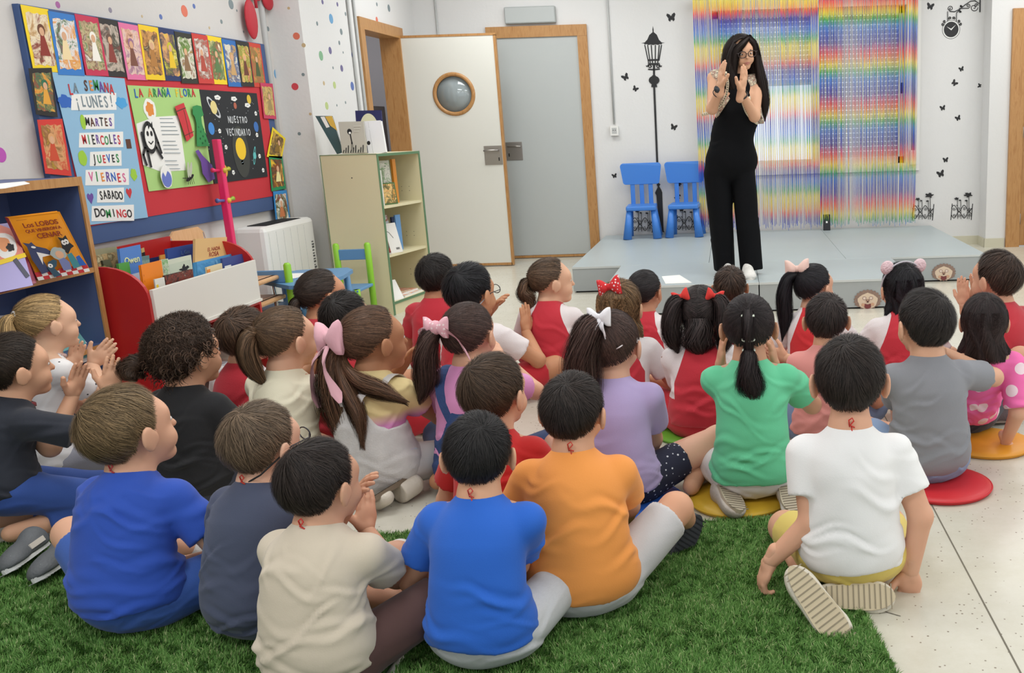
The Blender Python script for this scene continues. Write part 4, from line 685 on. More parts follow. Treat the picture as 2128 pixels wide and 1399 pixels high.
b = MB(); p = (-.20, -.0005, .95); b.T = Matrix.Translation(p) @ Matrix.Rotation(PI / 2, 4, 'X'); b.lathe([(0, 0), (.004, 0), (.004, .001), (0, .001)], M_black, seg=10); b.T = Matrix()
for y in (.30, .36):
    for z in (.49, .52, .82, .85, .20, .24): b.box((-.1 - (y - .3), Wd - .0195, z), (-.096 - (y - .3), Wd - .0175, z + .004), M_dark)
b.build('screw_hole', t)
PC = t.matrix_basis.copy()
def pcb(lab, x, y, z, w, h, th, lean, col, art=None, rz=0):
    """book in the pale case: local position, turned rz, leaning back"""
    M = Matrix.Translation((-2.36, 6.45, 0)) @ Matrix.Rotation(a_, 4, 'Z') @ Matrix.Translation((x, y, z)) @ Matrix.Rotation(rz, 4, 'Z') @ Matrix.Rotation(-lean, 4, 'X')
    return book(lab, M @ Vector((-w / 2, 0, h)), M @ Vector((w / 2, 0, h)), M @ Vector((w / 2, 0, 0)), M @ Vector((-w / 2, 0, 0)), col, th, art, 'books in the pale bookcase')
q = PI / 2
pcb('white spined thin book nearest in the pale bookcase top compartment', -.02, .06, .754, .02, .24, .012, 0, '#e0ddd2', rz=q)
pcb('grey green picture book upright in the top compartment of the bookcase', -.06, .17, .754, .13, .30, .012, .05, '#b0b0a0', pic(51, ['#a8a89a', '#6a8a5a', '#d0ccc0', '#3a5a3a']), rz=q * .8)
pcb('jungle picture book leaning in the top compartment of the bookcase', -.035, .15, .754, .16, .15, .010, .1, '#4a6a3a', pic(52, ['#5a7a3a', '#d89a4a', '#2f4a2a', '#e8c07a', '#b06a3a']), rz=q * .8)
pcb('dark green book in the top compartment of the bookcase', -.07, .255, .754, .03, .30, .014, 0, '#3f6a34', rz=q)
pcb('tall orange spined book in the top compartment of the bookcase', -.06, .31, .754, .045, .305, .014, 0, '#d68a2c', rz=q)
pcb('yellow spined book ending the row in the bookcase top compartment', -.075, .345, .754, .02, .29, .014, 0, '#c98a3a', rz=q)
pcb('white book with a line drawing leaning in the middle compartment of the bookcase', -.03, .13, .419, .17, .21, .012, .25, '#dedcd6', lambda s, t, w, h: (s.line([(w * .3, h * .8), (w * .55, h * .7), (w * .7, h * .5)], .003, M_black), [s.rect(w * .7 + i * .006, h * .1, w * .7 + i * .006 + .003, h * .17, M_black) for i in range(5)], s.build('picture', t)), rz=q * .8)
pcb('brown and blue book behind the white one in the middle compartment of the bookcase', -.09, .13, .419, .18, .26, .012, .15, '#3f6a98', pic(53, ['#4a78a8', '#9a5a3a', '#c8ccd0', '#2f4a6a'], (0, .5, 1, 1)), rz=q * .85)
pcb('light blue book leaning at the right in the middle compartment of the bookcase', -.07, .30, .419, .06, .25, .012, .0, '#6a98c8', rz=q * .95)
pcb('navy spined book leaning in the middle compartment of the bookcase', -.08, .25, .419, .03, .24, .012, .0, '#1f2a48', rz=q)
pcb('red and black book with a small figure in the middle compartment of the bookcase', -.015, .055, .419, .05, .20, .010, .2, '#c8bcb0', pic(54, ['#c8bcb0', '#a03a2a', '#2a2422', '#d8d4cc']), rz=q)
pcb('small black and white book standing in the bottom compartment of the bookcase', -.10, .12, .094, .09, .18, .01, .1, '#d6d2c8', pic(55, ['#d6d2c8', '#2a2826', '#c8c4ba', '#5a5450'], sc=12), rz=q)
M = Matrix.Translation((-2.36, 6.45, 0)) @ Matrix.Rotation(a_, 4, 'Z')
for i, (x, y, w_, d_, c, l) in enumerate(((-.12, .33, .2, .26, '#4a8ec8', 'blue magazine lying lowest in the bottom compartment of the bookcase'), (-.14, .32, .19, .22, '#c8a070', 'colourful magazine lying on top in the bottom compartment of the bookcase'))):
    t = thing('magazine', l, 'magazine', M @ Vector((x, y, .093 + i * .014)), a_, 'magazines in the pale bookcase'); MB().box((-w_ / 2, -d_ / 2, 0), (w_ / 2, d_ / 2, .012), M_paper).build('pages', t); MB().box((-w_ / 2, -d_ / 2, .012), (w_ / 2, d_ / 2, .0135), painting('mag%d' % i, [c, '#e6e0d0', '#d87a4a', '#6aa8d8'], 14, i)).build('cover', t)
pcb('white tablet-like board leaning in the bottom compartment of the bookcase', -.02, .09, .094, .13, .15, .006, .5, '#e4e3de', rz=q * .8)
# books on top, facing the room
def topbook(lab, tl, tr, br, bl, yt, yb, col, art, th=.014): return book(lab, at(*tl, 1, yt), at(*tr, 1, yt), at(*br, 1, yb), at(*bl, 1, yb), col, th, art, 'books standing on the pale bookcase')
def girl(s, t, w, h):
    s.rect(0, 0, w, h, mat('sepia', '#b9b5a8', .6)); s.oval(w * .4, h * .68, .016, .020, M_black); s.oval(w * .41, h * .64, .008, .008, M_paper); s.line([(w * .42, h * .6), (w * .45, h * .3)], .008, M_dark); s.line([(w * .43, h * .35), (w * .40, h * .1)], .003, M_dark); s.line([(w * .47, h * .35), (w * .47, h * .1)], .003, M_dark)
    for i in range(9): s.line([(w * (.06 + .1 * i), h * .02), (w * (.1 + .1 * i), h * (.1 + .07 * (i % 3)))], .006, M_dark)
    [s.line([(w * .6, h * (.85 - .08 * i)), (w * (.9 - .05 * i), h * (.85 - .08 * i))], .003, mat('txpale', '#d8d5c8', .6)) for i in range(3)]; s.build('picture', t)
topbook('navy book with a cream oval standing at the back on the pale bookcase', (738, 230), (792, 229), (800, 322), (745, 322), 6.88, 6.86, '#262a5c', txt('LA MEMORIA', .5, .62, .017, '#3a3a40', lambda s, t, w, h: s.oval(w * .5, h * .55, w * .36, h * .38, mat('creamoval', '#dcd9b8', .6), n=30), .0003))
topbook('white book leaning beside the grey one on the pale bookcase', (756, 252), (791, 250), (802, 316), (766, 324), 6.66, 6.62, '#e2e2e4', lambda s, t, w, h: (s.oval(w * .12, h * .38, .012, .014, M_dark), s.line([(w * .3, 0), (w * .27, h)], .002, M_grey), s.build('picture', t)), .03)
topbook('grey book with a drawn girl figure standing on the pale bookcase', (703, 254), (755, 252), (762, 318), (711, 319), 6.60, 6.57, '#a8a498', girl, .016)
topbook('teal and yellow book leaning at the left on the pale bookcase', (655, 241), (690, 241), (713, 316), (700, 320), 6.68, 6.64, '#3f5a5e', lambda s, t, w, h: (s.poly([(w * .4, h), (w, h), (w * .9, h * .6), (w * .5, h * .75)], mat('bk_yel', '#d8b04a', .6)), s.poly([(0, h), (w * .35, h), (w * .4, h * .72), (w * .1, h * .7)], M_paper), s.build('picture', t)), .012)
# ---- artificial turf mats
M_turf = mat('turf_base', '#3c5f2c', .95); M_blade = mat('turf_blade', '#3c7a2c', .6, spec=.25)
n_, l_ = nodes_of(M_blade); at_ = n_.new('ShaderNodeAttribute'); at_.attribute_name = 'tone'; rp = ramp(n_, [(0, '#45702c'), (.5, '#618f43'), (.88, '#7da35a'), (1, '#b8bf8c')]); l_.new(at_.outputs['Fac'], rp.inputs[0]); l_.new(rp.outputs[0], n_['Principled BSDF'].inputs['Base Color'])
def turf(lab, quad, seed, dens):
    t = thing('turf_mat', lab, 'mat', (0, 0, 0), 0, 'artificial turf mats'); q = np.array(quad, float); MB().prism([(x, y, .0005) for x, y in quad], (0, 0, .007), M_turf).build('backing', t)
    R = np.random.RandomState(seed); lo, hi = q.min(0), q.max(0); A = (hi - lo).prod(); n = int(A * dens); P = lo + R.rand(n, 2) * (hi - lo); ins = np.ones(n, bool)
    for i in range(len(q)):
        a, b2 = q[i], q[(i + 1) % len(q)]; ins &= ((b2[0] - a[0]) * (P[:, 1] - a[1]) - (b2[1] - a[1]) * (P[:, 0] - a[0])) > 0
    P = P[ins]; keep = R.rand(len(P)) < np.clip(1.3 - (P[:, 1] - 1.6) * .35, .6, 1); P = P[keep]; n = len(P)
    # blades lean in tufts
    tu = .55 * np.sin(P[:, 0] * 61 + 3 * np.sin(P[:, 1] * 47)) + .55 * np.sin(P[:, 1] * 73 + 2 * np.sin(P[:, 0] * 53)); az = tu * 2.6 + R.rand(n) * 2.6; ln = R.uniform(.013, .022, n); tilt = R.uniform(.2, 1.0, n); wd = R.uniform(.0009, .0014, n)
    d = np.stack([np.cos(az), np.sin(az)], 1); side = np.stack([-d[:, 1], d[:, 0]], 1); z0 = .005
    b0 = np.c_[P - side * wd[:, None], np.full(n, z0)]; b1 = np.c_[P + side * wd[:, None], np.full(n, z0)]
    mid = P + d * (ln * np.sin(tilt) * .45)[:, None]; mz = z0 + ln * .6 * np.cos(tilt * .6); m0 = np.c_[mid - side * wd[:, None] * .8, mz]; m1 = np.c_[mid + side * wd[:, None] * .8, mz]
    tip = np.c_[P + d * (ln * np.sin(tilt))[:, None], z0 + ln * np.cos(tilt)]
    V = np.stack([b0, b1, m0, m1, tip], 1).reshape(-1, 3); k = np.arange(n)[:, None] * 5; F = np.concatenate([k + [0, 1, 3], k + [0, 3, 2], k + [2, 3, 4]], 1).reshape(-1, 3)
    me = bpy.data.meshes.new('grass_blades'); me.vertices.add(len(V)); me.vertices.foreach_set('co', V.ravel()); me.loops.add(F.size); me.loops.foreach_set('vertex_index', F.ravel().astype(np.int32)); me.polygons.add(len(F)); me.polygons.foreach_set('loop_start', np.arange(len(F), dtype=np.int32) * 3); me.update(calc_edges=True)
    a = me.attributes.new('tone', 'FLOAT', 'POINT'); a.data.foreach_set('value', np.repeat(R.rand(n) ** 1.3, 5).astype(np.float32)); me.materials.append(M_blade); o = link('grass_blades', me, t); o['kind'] = 'stuff'
turf('green artificial turf mat at the right, under the boys in blue, orange and white', [(-.842, 1.3), (.41, 1.3), (.345, 1.944), (.235, 2.82), (-.80, 2.78)], 5, 110000)
turf('green artificial turf mat at the left, under the boys in royal blue and slate', [(-2.9, 1.3), (-.875, 1.3), (-.815, 2.78), (-2.9, 2.80)], 6, 95000)
# ---- round floor cushions
def cushion(px, py, r, col, lab, seat=None):
    c = at(px, py, 2, 0) if seat is None else Vector(seat); t = thing('floor_cushion', lab, 'cushion', (c.x, c.y, 0), 0, 'round floor cushions'); m = mat('cush' + col, col, .45); d = mat('cushd' + col, col, .6, var=.2)
    MB().lathe([(0, .022), (r * .6, .024), (r - .02, .022), (r - .005, .017), (r, .012)], m, seg=48).build('top_cover', t); MB().lathe([(0, 0.001), (r - .006, .001), (r - .001, .006), (r - .001, .012)], d, seg=48).build('side_band', t); b = MB(); torus(b, (0, 0, .0125), r, .003, mat('piping' + col, col, .7), 'z', 48, 6); b.build('piping', t)
# ================================================================== people: a small signed-distance modeller
V3 = lambda *a: np.array(a, float)
class Field:
    def __init__(s, lo, hi, h):
        s.h = h; s.lo = np.array(lo, float); n = np.maximum(np.ceil((np.array(hi) - s.lo) / h).astype(int) + 1, 4); s.n = n
        s.ax = [s.lo[i] + h * np.arange(n[i]) for i in range(3)]; s.d = np.full(n, .25, np.float32)
    def sub(s, lo, hi):
        a = np.clip(np.floor((np.array(lo) - s.lo) / s.h).astype(int), 0, s.n); b = np.clip(np.ceil((np.array(hi) - s.lo) / s.h).astype(int) + 1, 0, s.n)
        if (b <= a).any(): return None, None
        sl = tuple(slice(a[i], b[i]) for i in range(3)); X = s.ax[0][sl[0]][:, None, None]; Y = s.ax[1][sl[1]][None, :, None]; Z = s.ax[2][sl[2]][None, None, :]
        return sl, (X, Y, Z)
    def put(s, pr, k, sign=1):
        lo, hi, fn = pr; m = k + 2.5 * s.h; sl, P = s.sub(lo - m, hi + m)
        if sl is None: return
        d = fn(*P).astype(np.float32); a = s.d[sl]
        if sign < 0: d = -d; h = np.clip(.5 - .5 * (a - d) / k, 0, 1); s.d[sl] = a * (1 - h) + d * h + k * h * (1 - h); return
        h = np.clip(.5 + .5 * (a - d) / k, 0, 1); s.d[sl] = a * (1 - h) + d * h - k * h * (1 - h)
    def mesh(s):
        d = s.d; I = d < 0; nx, ny, nz = d.shape
        c = np.zeros((nx - 1, ny - 1, nz - 1), np.int8)
        for i in (0, 1):
            for j in (0, 1):
                for k in (0, 1): c += I[i:nx - 1 + i, j:ny - 1 + j, k:nz - 1 + k]
        act = (c > 0) & (c < 8); idx = np.full(act.shape, -1, np.int64); cells = np.argwhere(act); idx[act] = np.arange(len(cells))
        acc = np.zeros((len(cells), 3)); cnt = np.zeros(len(cells)); co = [(i, j, k) for i in (0, 1) for j in (0, 1) for k in (0, 1)]
        vals = {o: d[cells[:, 0] + o[0], cells[:, 1] + o[1], cells[:, 2] + o[2]] for o in co}
        for o in co:
            for ax in range(3):
                if o[ax]: continue
                q = list(o); q[ax] = 1; q = tuple(q); a, b = vals[o], vals[q]; x = (a < 0) != (b < 0); t = np.where(x, a / np.where(x, a - b, 1), 0)
                p = np.repeat(np.array(o, float)[None], len(cells), 0); p[:, ax] = t; acc += np.where(x[:, None], p, 0); cnt += x
        V = s.lo + s.h * (cells + acc / np.maximum(cnt, 1)[:, None]); F = []
        for ax in range(3):
            a = [slice(None)] * 3; b = [slice(None)] * 3; a[ax] = slice(0, -1); b[ax] = slice(1, None); A, B = I[tuple(a)], I[tuple(b)]; e = np.argwhere(A != B)
            u, v = (ax + 1) % 3, (ax + 2) % 3; e = e[(e[:, u] > 0) & (e[:, v] > 0) & (e[:, u] < d.shape[u] - 1) & (e[:, v] < d.shape[v] - 1)]
            q = []
            for du, dv in ((1, 1), (0, 1), (0, 0), (1, 0)): w = e.copy(); w[:, u] -= du; w[:, v] -= dv; q.append(idx[w[:, 0], w[:, 1], w[:, 2]])
            q = np.stack(q, 1); fl = A[e[:, 0], e[:, 1], e[:, 2]]; q[~fl] = q[~fl][:, ::-1]; F.append(q)
        F = np.concatenate(F)
        if len(F) and np.einsum('ij,ij->i', V[F[:, 0]] - V.mean(0), np.cross(V[F[:, 1]] - V[F[:, 0]], V[F[:, 2]] - V[F[:, 0]])).sum() < 0: F = F[:, ::-1]
        return V, F
def cone(a, b, ra, rb):
    a, b = np.array(a, float), np.array(b, float); ab = b - a; L2 = max(ab @ ab, 1e-9); m = max(ra, rb)
    def f(X, Y, Z):
        px, py, pz = X - a[0], Y - a[1], Z - a[2]; t = np.clip((px * ab[0] + py * ab[1] + pz * ab[2]) / L2, 0, 1)
        return np.sqrt((px - t * ab[0]) ** 2 + (py - t * ab[1]) ** 2 + (pz - t * ab[2]) ** 2) - (ra + t * (rb - ra))
    return np.minimum(a, b) - m, np.maximum(a, b) + m, f
def ell(c, r, R=None):
    c = np.array(c, float); r = np.array(r, float); m = r.max() * np.ones(3) if R is not None else r; R_ = np.eye(3) if R is None else np.array(R)
    def f(X, Y, Z):
        p = [X - c[0], Y - c[1], Z - c[2]]; q = [p[0] * R_[0, i] + p[1] * R_[1, i] + p[2] * R_[2, i] for i in range(3)]
        k0 = np.sqrt(sum((q[i] / r[i]) ** 2 for i in range(3))); k1 = np.sqrt(sum((q[i] / r[i] ** 2) ** 2 for i in range(3))) + 1e-9
        return k0 * (k0 - 1) / k1
    return c - m, c + m, f
def cutcone(a, b, ra, rb, a0=None, both=False):
    """cone whose far end (and near end) is cut flat"""
    lo, hi, g = cone(a, b, ra, rb); a, b = np.array(a, float), np.array(b, float); n = (b - a) / np.linalg.norm(b - a)
    def f(X, Y, Z):
        e = (X - b[0]) * n[0] + (Y - b[1]) * n[1] + (Z - b[2]) * n[2]; d = np.maximum(g(X, Y, Z), e)
        if both: d = np.maximum(d, -((X - a[0]) * n[0] + (Y - a[1]) * n[1] + (Z - a[2]) * n[2]))
        return d
    return lo, hi, f
def halfspace(f, p, n, k=.006):
    X, Y, Z = f.ax[0][:, None, None], f.ax[1][None, :, None], f.ax[2][None, None, :]; n = np.array(n, float); n /= np.linalg.norm(n)
    e = ((X - p[0]) * n[0] + (Y - p[1]) * n[1] + (Z - p[2]) * n[2]).astype(np.float32); f.d = np.maximum(f.d, e)
def np_mesh(name, V, F, m, parent, attr=None, smooth=True):
    me = bpy.data.meshes.new(name); V = np.ascontiguousarray(V, np.float32); k = F.shape[1]
    me.vertices.add(len(V)); me.vertices.foreach_set('co', V.ravel()); me.loops.add(F.size); me.loops.foreach_set('vertex_index', F.ravel().astype(np.int32)); me.polygons.add(len(F)); me.polygons.foreach_set('loop_start', np.arange(len(F), dtype=np.int32) * k)
    me.update(calc_edges=True); me.polygons.foreach_set('use_smooth', np.full(len(F), smooth))
    for an, av in (attr or {}).items(): a = me.attributes.new(an, 'FLOAT', 'POINT'); a.data.foreach_set('value', np.asarray(av, np.float32))
    me.materials.append(m); me.validate(); return link(name, me, parent)
def join(parts):
    V = []; F = []; b = 0
    for v, f in parts: V.append(v); F.append(f + b); b += len(v)
    return np.concatenate(V), np.concatenate(F)
def wrinkle(V, seed, amp, centre, folds=1.0):
    """cloth folds: random creases and soft waves pushed along the direction from the body axis"""
    R = np.random.RandomState(seed); x, y, z = V.T; n = np.zeros(len(V)); zlo, zhi = z.min(), z.max(); ang = np.arctan2(y - centre[1], x - centre[0])
    for i in range(4): k = R.normal(size=3) * (11, 11, 16); n += .22 * np.sin(x * k[0] + y * k[1] + z * k[2] + 1.5 * np.sin(x * k[2] * .6 + z * k[0]) + R.rand() * 6)
    for i in range(int(26 * folds) + 6):
        low = R.rand() < .6; z0 = zlo + (zhi - zlo) * (R.uniform(.0, .38) if low else R.uniform(.3, .95)); a0 = R.uniform(-PI, PI); da = np.angle(np.exp(1j * (ang - a0))); sl = R.uniform(-.9, .9) if not low else R.uniform(-.35, .35); w = R.uniform(.006, .013); u = da * .12
        c = z - z0 - sl * u - .012 * np.sin(u * 40 + i); n += R.uniform(.5, 1.4) * (np.exp(-(c / w) ** 2) - .6 * np.exp(-((c - 1.7 * w) / w) ** 2)) * np.exp(-(da / R.uniform(.35, .9)) ** 2)
    d = V - centre; d[:, 2] *= .25; d /= np.linalg.norm(d, axis=1)[:, None] + 1e-9; return V + d * (n * amp * np.clip((zhi - .02 - z) / .06, 0, 1))[:, None]
# ------------------------------------------------------------------ materials for people
def skin(col): 
    m = mat('skin' + col, col, .58, sss=.10, spec=.28, var=.05, vscale=9); return m
def cloth(col, rough=.85): return mat('cloth' + col, col, rough, bump=.06, bscale=300, sheen=.12)
def hairmat(col):
    k = 'hair' + col
    if k in MATS: return MATS[k]
    m = mat(k, col, .58, spec=.3); n, l = nodes_of(m); p = n['Principled BSDF']; a = n.new('ShaderNodeAttribute'); a.attribute_name = 'tone'; c = lin(col)
    mx = n.new('ShaderNodeMix'); mx.data_type = 'RGBA'; l.new(a.outputs['Fac'], mx.inputs[0]); mx.inputs[6].default_value = tuple(x * .45 for x in c[:3]) + (1,); mx.inputs[7].default_value = tuple(min(1, x * 2.1 + .006) for x in c[:3]) + (1,)
    l.new(mx.outputs[2], p.inputs['Base Color']); return m
def twotone(name, a, b, attr='reg'):
    if name in MATS: return MATS[name]
    m = mat(name, a, .85, bump=.12, bscale=240, sheen=.15); n, l = nodes_of(m); p = n['Principled BSDF']; t = n.new('ShaderNodeAttribute'); t.attribute_name = attr; g = n.new('ShaderNodeMath'); g.operation = 'GREATER_THAN'; g.inputs[1].default_value = 0; l.new(t.outputs['Fac'], g.inputs[0])
    mx = n.new('ShaderNodeMix'); mx.data_type = 'RGBA'; l.new(g.outputs[0], mx.inputs[0]); mx.inputs[6].default_value = lin(a); mx.inputs[7].default_value = lin(b); l.new(mx.outputs[2], p.inputs['Base Color']); return m
def banded(name, stops, noise=.05):
    if name in MATS: return MATS[name]
    m = mat(name, stops[0][1], .85); n, l = nodes_of(m); p = n['Principled BSDF']; tc = n.new('ShaderNodeTexCoord'); sp = n.new('ShaderNodeSeparateXYZ'); l.new(tc.outputs['Object'], sp.inputs[0]); nz = n.new('ShaderNodeTexNoise'); nz.inputs['Scale'].default_value = 6; l.new(tc.outputs['Object'], nz.inputs[0])
    q = n.new('ShaderNodeMath'); q.operation = 'MULTIPLY_ADD'; q.inputs[1].default_value = noise * 4; l.new(nz.outputs[0], q.inputs[0]); l.new(sp.outputs['Z'], q.inputs[2]); s2 = n.new('ShaderNodeMath'); s2.operation = 'MULTIPLY'; s2.inputs[1].default_value = 2; l.new(q.outputs[0], s2.inputs[0])
    r = ramp(n, stops); l.new(s2.outputs[0], r.inputs[0]); l.new(r.outputs[0], p.inputs['Base Color']); return m
def dotted(name, base, dot, scale, size, rnd=True):
    if name in MATS: return MATS[name]
    m = mat(name, base, .85); n, l = nodes_of(m); p = n['Principled BSDF']; tc = n.new('ShaderNodeTexCoord'); v = n.new('ShaderNodeTexVoronoi'); v.inputs['Scale'].default_value = scale; v.inputs['Randomness'].default_value = .6 if rnd else .2; l.new(tc.outputs['Object'], v.inputs[0])
    g = n.new('ShaderNodeMath'); g.operation = 'LESS_THAN'; g.inputs[1].default_value = size; l.new(v.outputs[0], g.inputs[0]); mx = n.new('ShaderNodeMix'); mx.data_type = 'RGBA'; l.new(g.outputs[0], mx.inputs[0]); mx.inputs[6].default_value = lin(base); mx.inputs[7].default_value = lin(dot); l.new(mx.outputs[2], p.inputs['Base Color']); return m
# ------------------------------------------------------------------ heads
def rot(az, pitch=0, roll=0):
    """az: degrees clockwise seen from above; pitch: looking up; roll: leaning to own right"""
    return np.array((Matrix.Rotation(-math.radians(az), 3, 'Z') @ Matrix.Rotation(math.radians(pitch), 3, 'X') @ Matrix.Rotation(math.radians(roll), 3, 'Y')))
def head_prims(H, R, s, neck, smile=0, slim=1.0):
    T = lambda *p: H + s * (R @ V3(*p)); E = lambda c, r: ell(T(*c), np.array(r) * s, R)
    P = [(E((0, -.010, .022), (.070, .087, .081)), .01), (E((0, .026, -.034), (.055 * slim, .057, .070)), .03), (E((0, .056, -.090), (.024, .020, .017)), .02),
         (E((.030, .048, -.045), (.026, .028, .027)), .015), (E((-.030, .048, -.045), (.026, .028, .027)), .015), (E((0, .062, .018), (.045, .018, .022)), .03)]
    P += [(cone(T(0, .080, -.004), T(0, .093, -.030), .0065 * s, .0095 * s), .010), (cone(T(-.015, .078, -.061), T(.015, .078, -.061), .0045 * s, .0045 * s), .006), (cone(T(-.012, .077, -.070), T(.012, .077, -.070), .0045 * s, .0045 * s), .005)]
    for g in (-1, 1): P += [(ell(T(g * .086, -.012, -.012), V3(.0078, .021, .032) * s, R @ rot(-g * 22, 0, g * 6)), .004), (E((g * .072, .004, -.014), (.012, .012, .02)), .008)]
    P += [(cone(T(0, -.022, -.055), neck, .040 * s, .043 * s), .02)]
    return P
HL = np.array([(0, 50), (25, 52), (45, 60), (60, 74), (72, 96), (82, 98), (92, 90), (102, 100), (112, 118), (135, 134), (180, 145)], float)
HLG = np.array([(0, 42), (30, 44), (50, 56), (65, 76), (78, 92), (90, 88), (102, 98), (115, 112), (140, 124), (180, 128)], float)
C0 = V3(0, -.012, .016)
def hair_surface(u, thick, edge):
    r = V3(.0725, .0905, .0845) + thick; k = 1 / np.sqrt(((u / r) ** 2).sum(-1)); return C0 + u * k[..., None]
def azth(u): return np.degrees(np.abs(np.arctan2(u[..., 0], u[..., 1]))), np.degrees(np.arccos(np.clip(u[..., 2], -1, 1)))
def ribbons(paths, normals, wd, tone):
    """paths n x k x 3"""
    n, k, _ = paths.shape; t = np.gradient(paths, axis=1); sd = np.cross(t, normals); sd /= np.linalg.norm(sd, axis=2)[..., None] + 1e-9
    w = (wd * np.ones(n))[:, None] * np.linspace(1, .35, k)[None]; L = paths - sd * w[..., None] / 2; Rr = paths + sd * w[..., None] / 2; V = np.stack([L, Rr], 2).reshape(-1, 3)
    b = (np.arange(n) * 2 * k)[:, None] + 2 * np.arange(k - 1)[None]; b = b.ravel(); F = np.stack([b, b + 1, b + 3, b + 2], 1); return V, F, np.repeat(tone, 2 * k)
def make_hair(root, H, R, s, style, col, lod, seed, long=None, tie=None, crown=(.1, -.62, .78), thick=.009, name='hair', Rw=None, curl=0, spread=.0, tailw=None, part=0):
    RS = np.random.RandomState(seed); girl = style in ('tail', 'down', 'pigs'); tab = HLG if girl else HL; lim = lambda az: np.interp(az, tab[:, 0], tab[:, 1])
    m = hairmat(col); A, Tn = 56, 18; al = np.linspace(0, 2 * PI, A, endpoint=False); L = lim(np.degrees(np.abs((al + PI) % (2 * PI) - PI))); parts = []; tones = []
    g = np.linspace(0, 1, Tn); th = np.radians(L[:, None] * g[None]) ; U = np.stack([np.sin(th) * np.sin(al)[:, None], np.sin(th) * np.cos(al)[:, None], np.cos(th)], -1)
    tk = thick * (1 - .95 * np.clip((g - (.86 if girl else .60)) / (.14 if girl else .40), 0, 1) ** 1.5)[None] * np.ones((A, 1)); tk[:, -1] = -.006; tk = tk + .0015 * np.sin(9 * al)[:, None] * np.sin(7 * g)[None]
    rr = V3(.0725, .0905, .0845)[None, None] + tk[..., None]; P = C0 + U / np.sqrt(((U / rr) ** 2).sum(-1))[..., None]; P = P.reshape(-1, 3)
    F = [];
    for i in range(A):
        j = (i + 1) % A
        for k in range(Tn - 1): F.append((i * Tn + k, i * Tn + k + 1, j * Tn + k + 1, j * Tn + k))
    parts.append((P, np.array(F))); tones.append(np.full(len(P), .12))
    n = {0: 8500, 1: 3200, 2: 1500}[lod]; w = {0: .0011, 1: .0019, 2: .0034}[lod]
    # scalp strands
    u = RS.normal(size=(n * 3, 3)); u /= np.linalg.norm(u, axis=1)[:, None]; az, t = azth(u); u = u[t < lim(az) * 1.0][:n]; n1 = len(u); K = 6
    cr = V3(*crown); cr /= np.linalg.norm(cr); tone = np.clip(RS.rand(n1) ** 1.4 * .8 + .12 * np.sin(u[:, 0] * 30 + 4 * u[:, 1] * 9) , 0, 1); path = np.zeros((n1, K, 3)); ln = RS.uniform(.030, .052, n1) if not girl else None; cur = u.copy(); lift0 = RS.uniform(-.002, .003, n1)
    ties = None
    if girl and tie is not None: ties = np.array([V3(*q) / np.linalg.norm(q) for q in tie])
    for k in range(K):
        f = k / (K - 1); az, t = azth(cur)
        if ties is not None:
            which = np.argmax(u @ ties.T + (0 if len(ties) == 1 else 0), axis=1) if len(ties) > 1 else np.zeros(n1, int); tg = ties[which]; a = .75 * f; cc = (1 - a) * u + a * tg; cur = cc / np.linalg.norm(cc, axis=1)[:, None]; lift = thick + .0015 + lift0 * .4 + .006 * f * (RS.rand(n1) < .03)
        else:
            tk_ = thick * (1 - .9 * np.clip((t / lim(az) - .60) / .40, 0, 1) ** 1.5); lift = tk_ + lift0 + (.004 + .9 * np.maximum(lift0, 0)) * f * 1.3 + (curl * .012 * np.sin(f * 9 + u[:, 0] * 50))
        path[:, k] = hair_surface(cur, np.asarray(lift)[:, None], None)
        if ties is None:
            tan = cur - cr; tan -= (tan * cur).sum(1)[:, None] * cur; nr = np.linalg.norm(tan, axis=1)[:, None]; tan /= nr + 1e-6; sw = np.cross(cur, tan); q = tan + sw * (.55 * np.exp(-nr / .45)) + RS.normal(size=tan.shape) * (.10 + curl * .6); q += sw * .25 * np.sin(u[:, :1] * 9 + u[:, 1:2] * 7)
            if girl: q = q * .6 + V3(0, -.3, -.9) * .6
            st = (ln if ln is not None else .09) / .088 / (K - 1); nxt = cur + q * (st[:, None] if ln is not None else st); nxt /= np.linalg.norm(nxt, axis=1)[:, None]; a2, t2 = azth(nxt); ok = t2 < lim(a2) * (1.04 if not girl else 1.25); cur = np.where(ok[:, None], nxt, cur + (nxt - cur) * .12); cur /= np.linalg.norm(cur, axis=1)[:, None]
    nrm = path - C0; V, F, tn = ribbons(path, nrm, w * RS.uniform(.7, 1.5, n1), tone); parts.append((V, F)); tones.append(tn)
    if curl:        # loose ringlets all over
        nb = 420 if lod < 2 else 200; u2 = RS.normal(size=(nb * 3, 3)); u2 /= np.linalg.norm(u2, axis=1)[:, None]; a2, t2 = azth(u2); u2 = u2[t2 < lim(a2)][:nb]; nb = len(u2); K2 = 14; f = np.linspace(0, 1, K2)[None, :, None]; b0 = hair_surface(u2, np.full((nb, 1), thick), None)[:, None]; e1 = np.cross(u2, RS.normal(size=(nb, 3))); e1 /= np.linalg.norm(e1, axis=1)[:, None]; e2 = np.cross(u2, e1); rd = RS.uniform(.004, .010, (nb, 1, 1)); ph = RS.rand(nb, 1, 1) * 6.3
        dn = u2[:, None] * f * RS.uniform(.01, .026, (nb, 1, 1)) + V3(0, -.2, -1)[None, None] * f ** 2 * .02; P2 = b0 + dn + rd * (np.cos(f * 9 + ph) * e1[:, None] + np.sin(f * 9 + ph) * e2[:, None]) - rd * (np.cos(ph) * e1[:, None] + np.sin(ph) * e2[:, None])
        V, F, tn = ribbons(P2, P2 - C0, .0045 * np.ones(nb) * curl, RS.rand(nb) ** 1.2); parts.append((V, F)); tones.append(tn)
    T = lambda P: H + s * (P @ R.T)
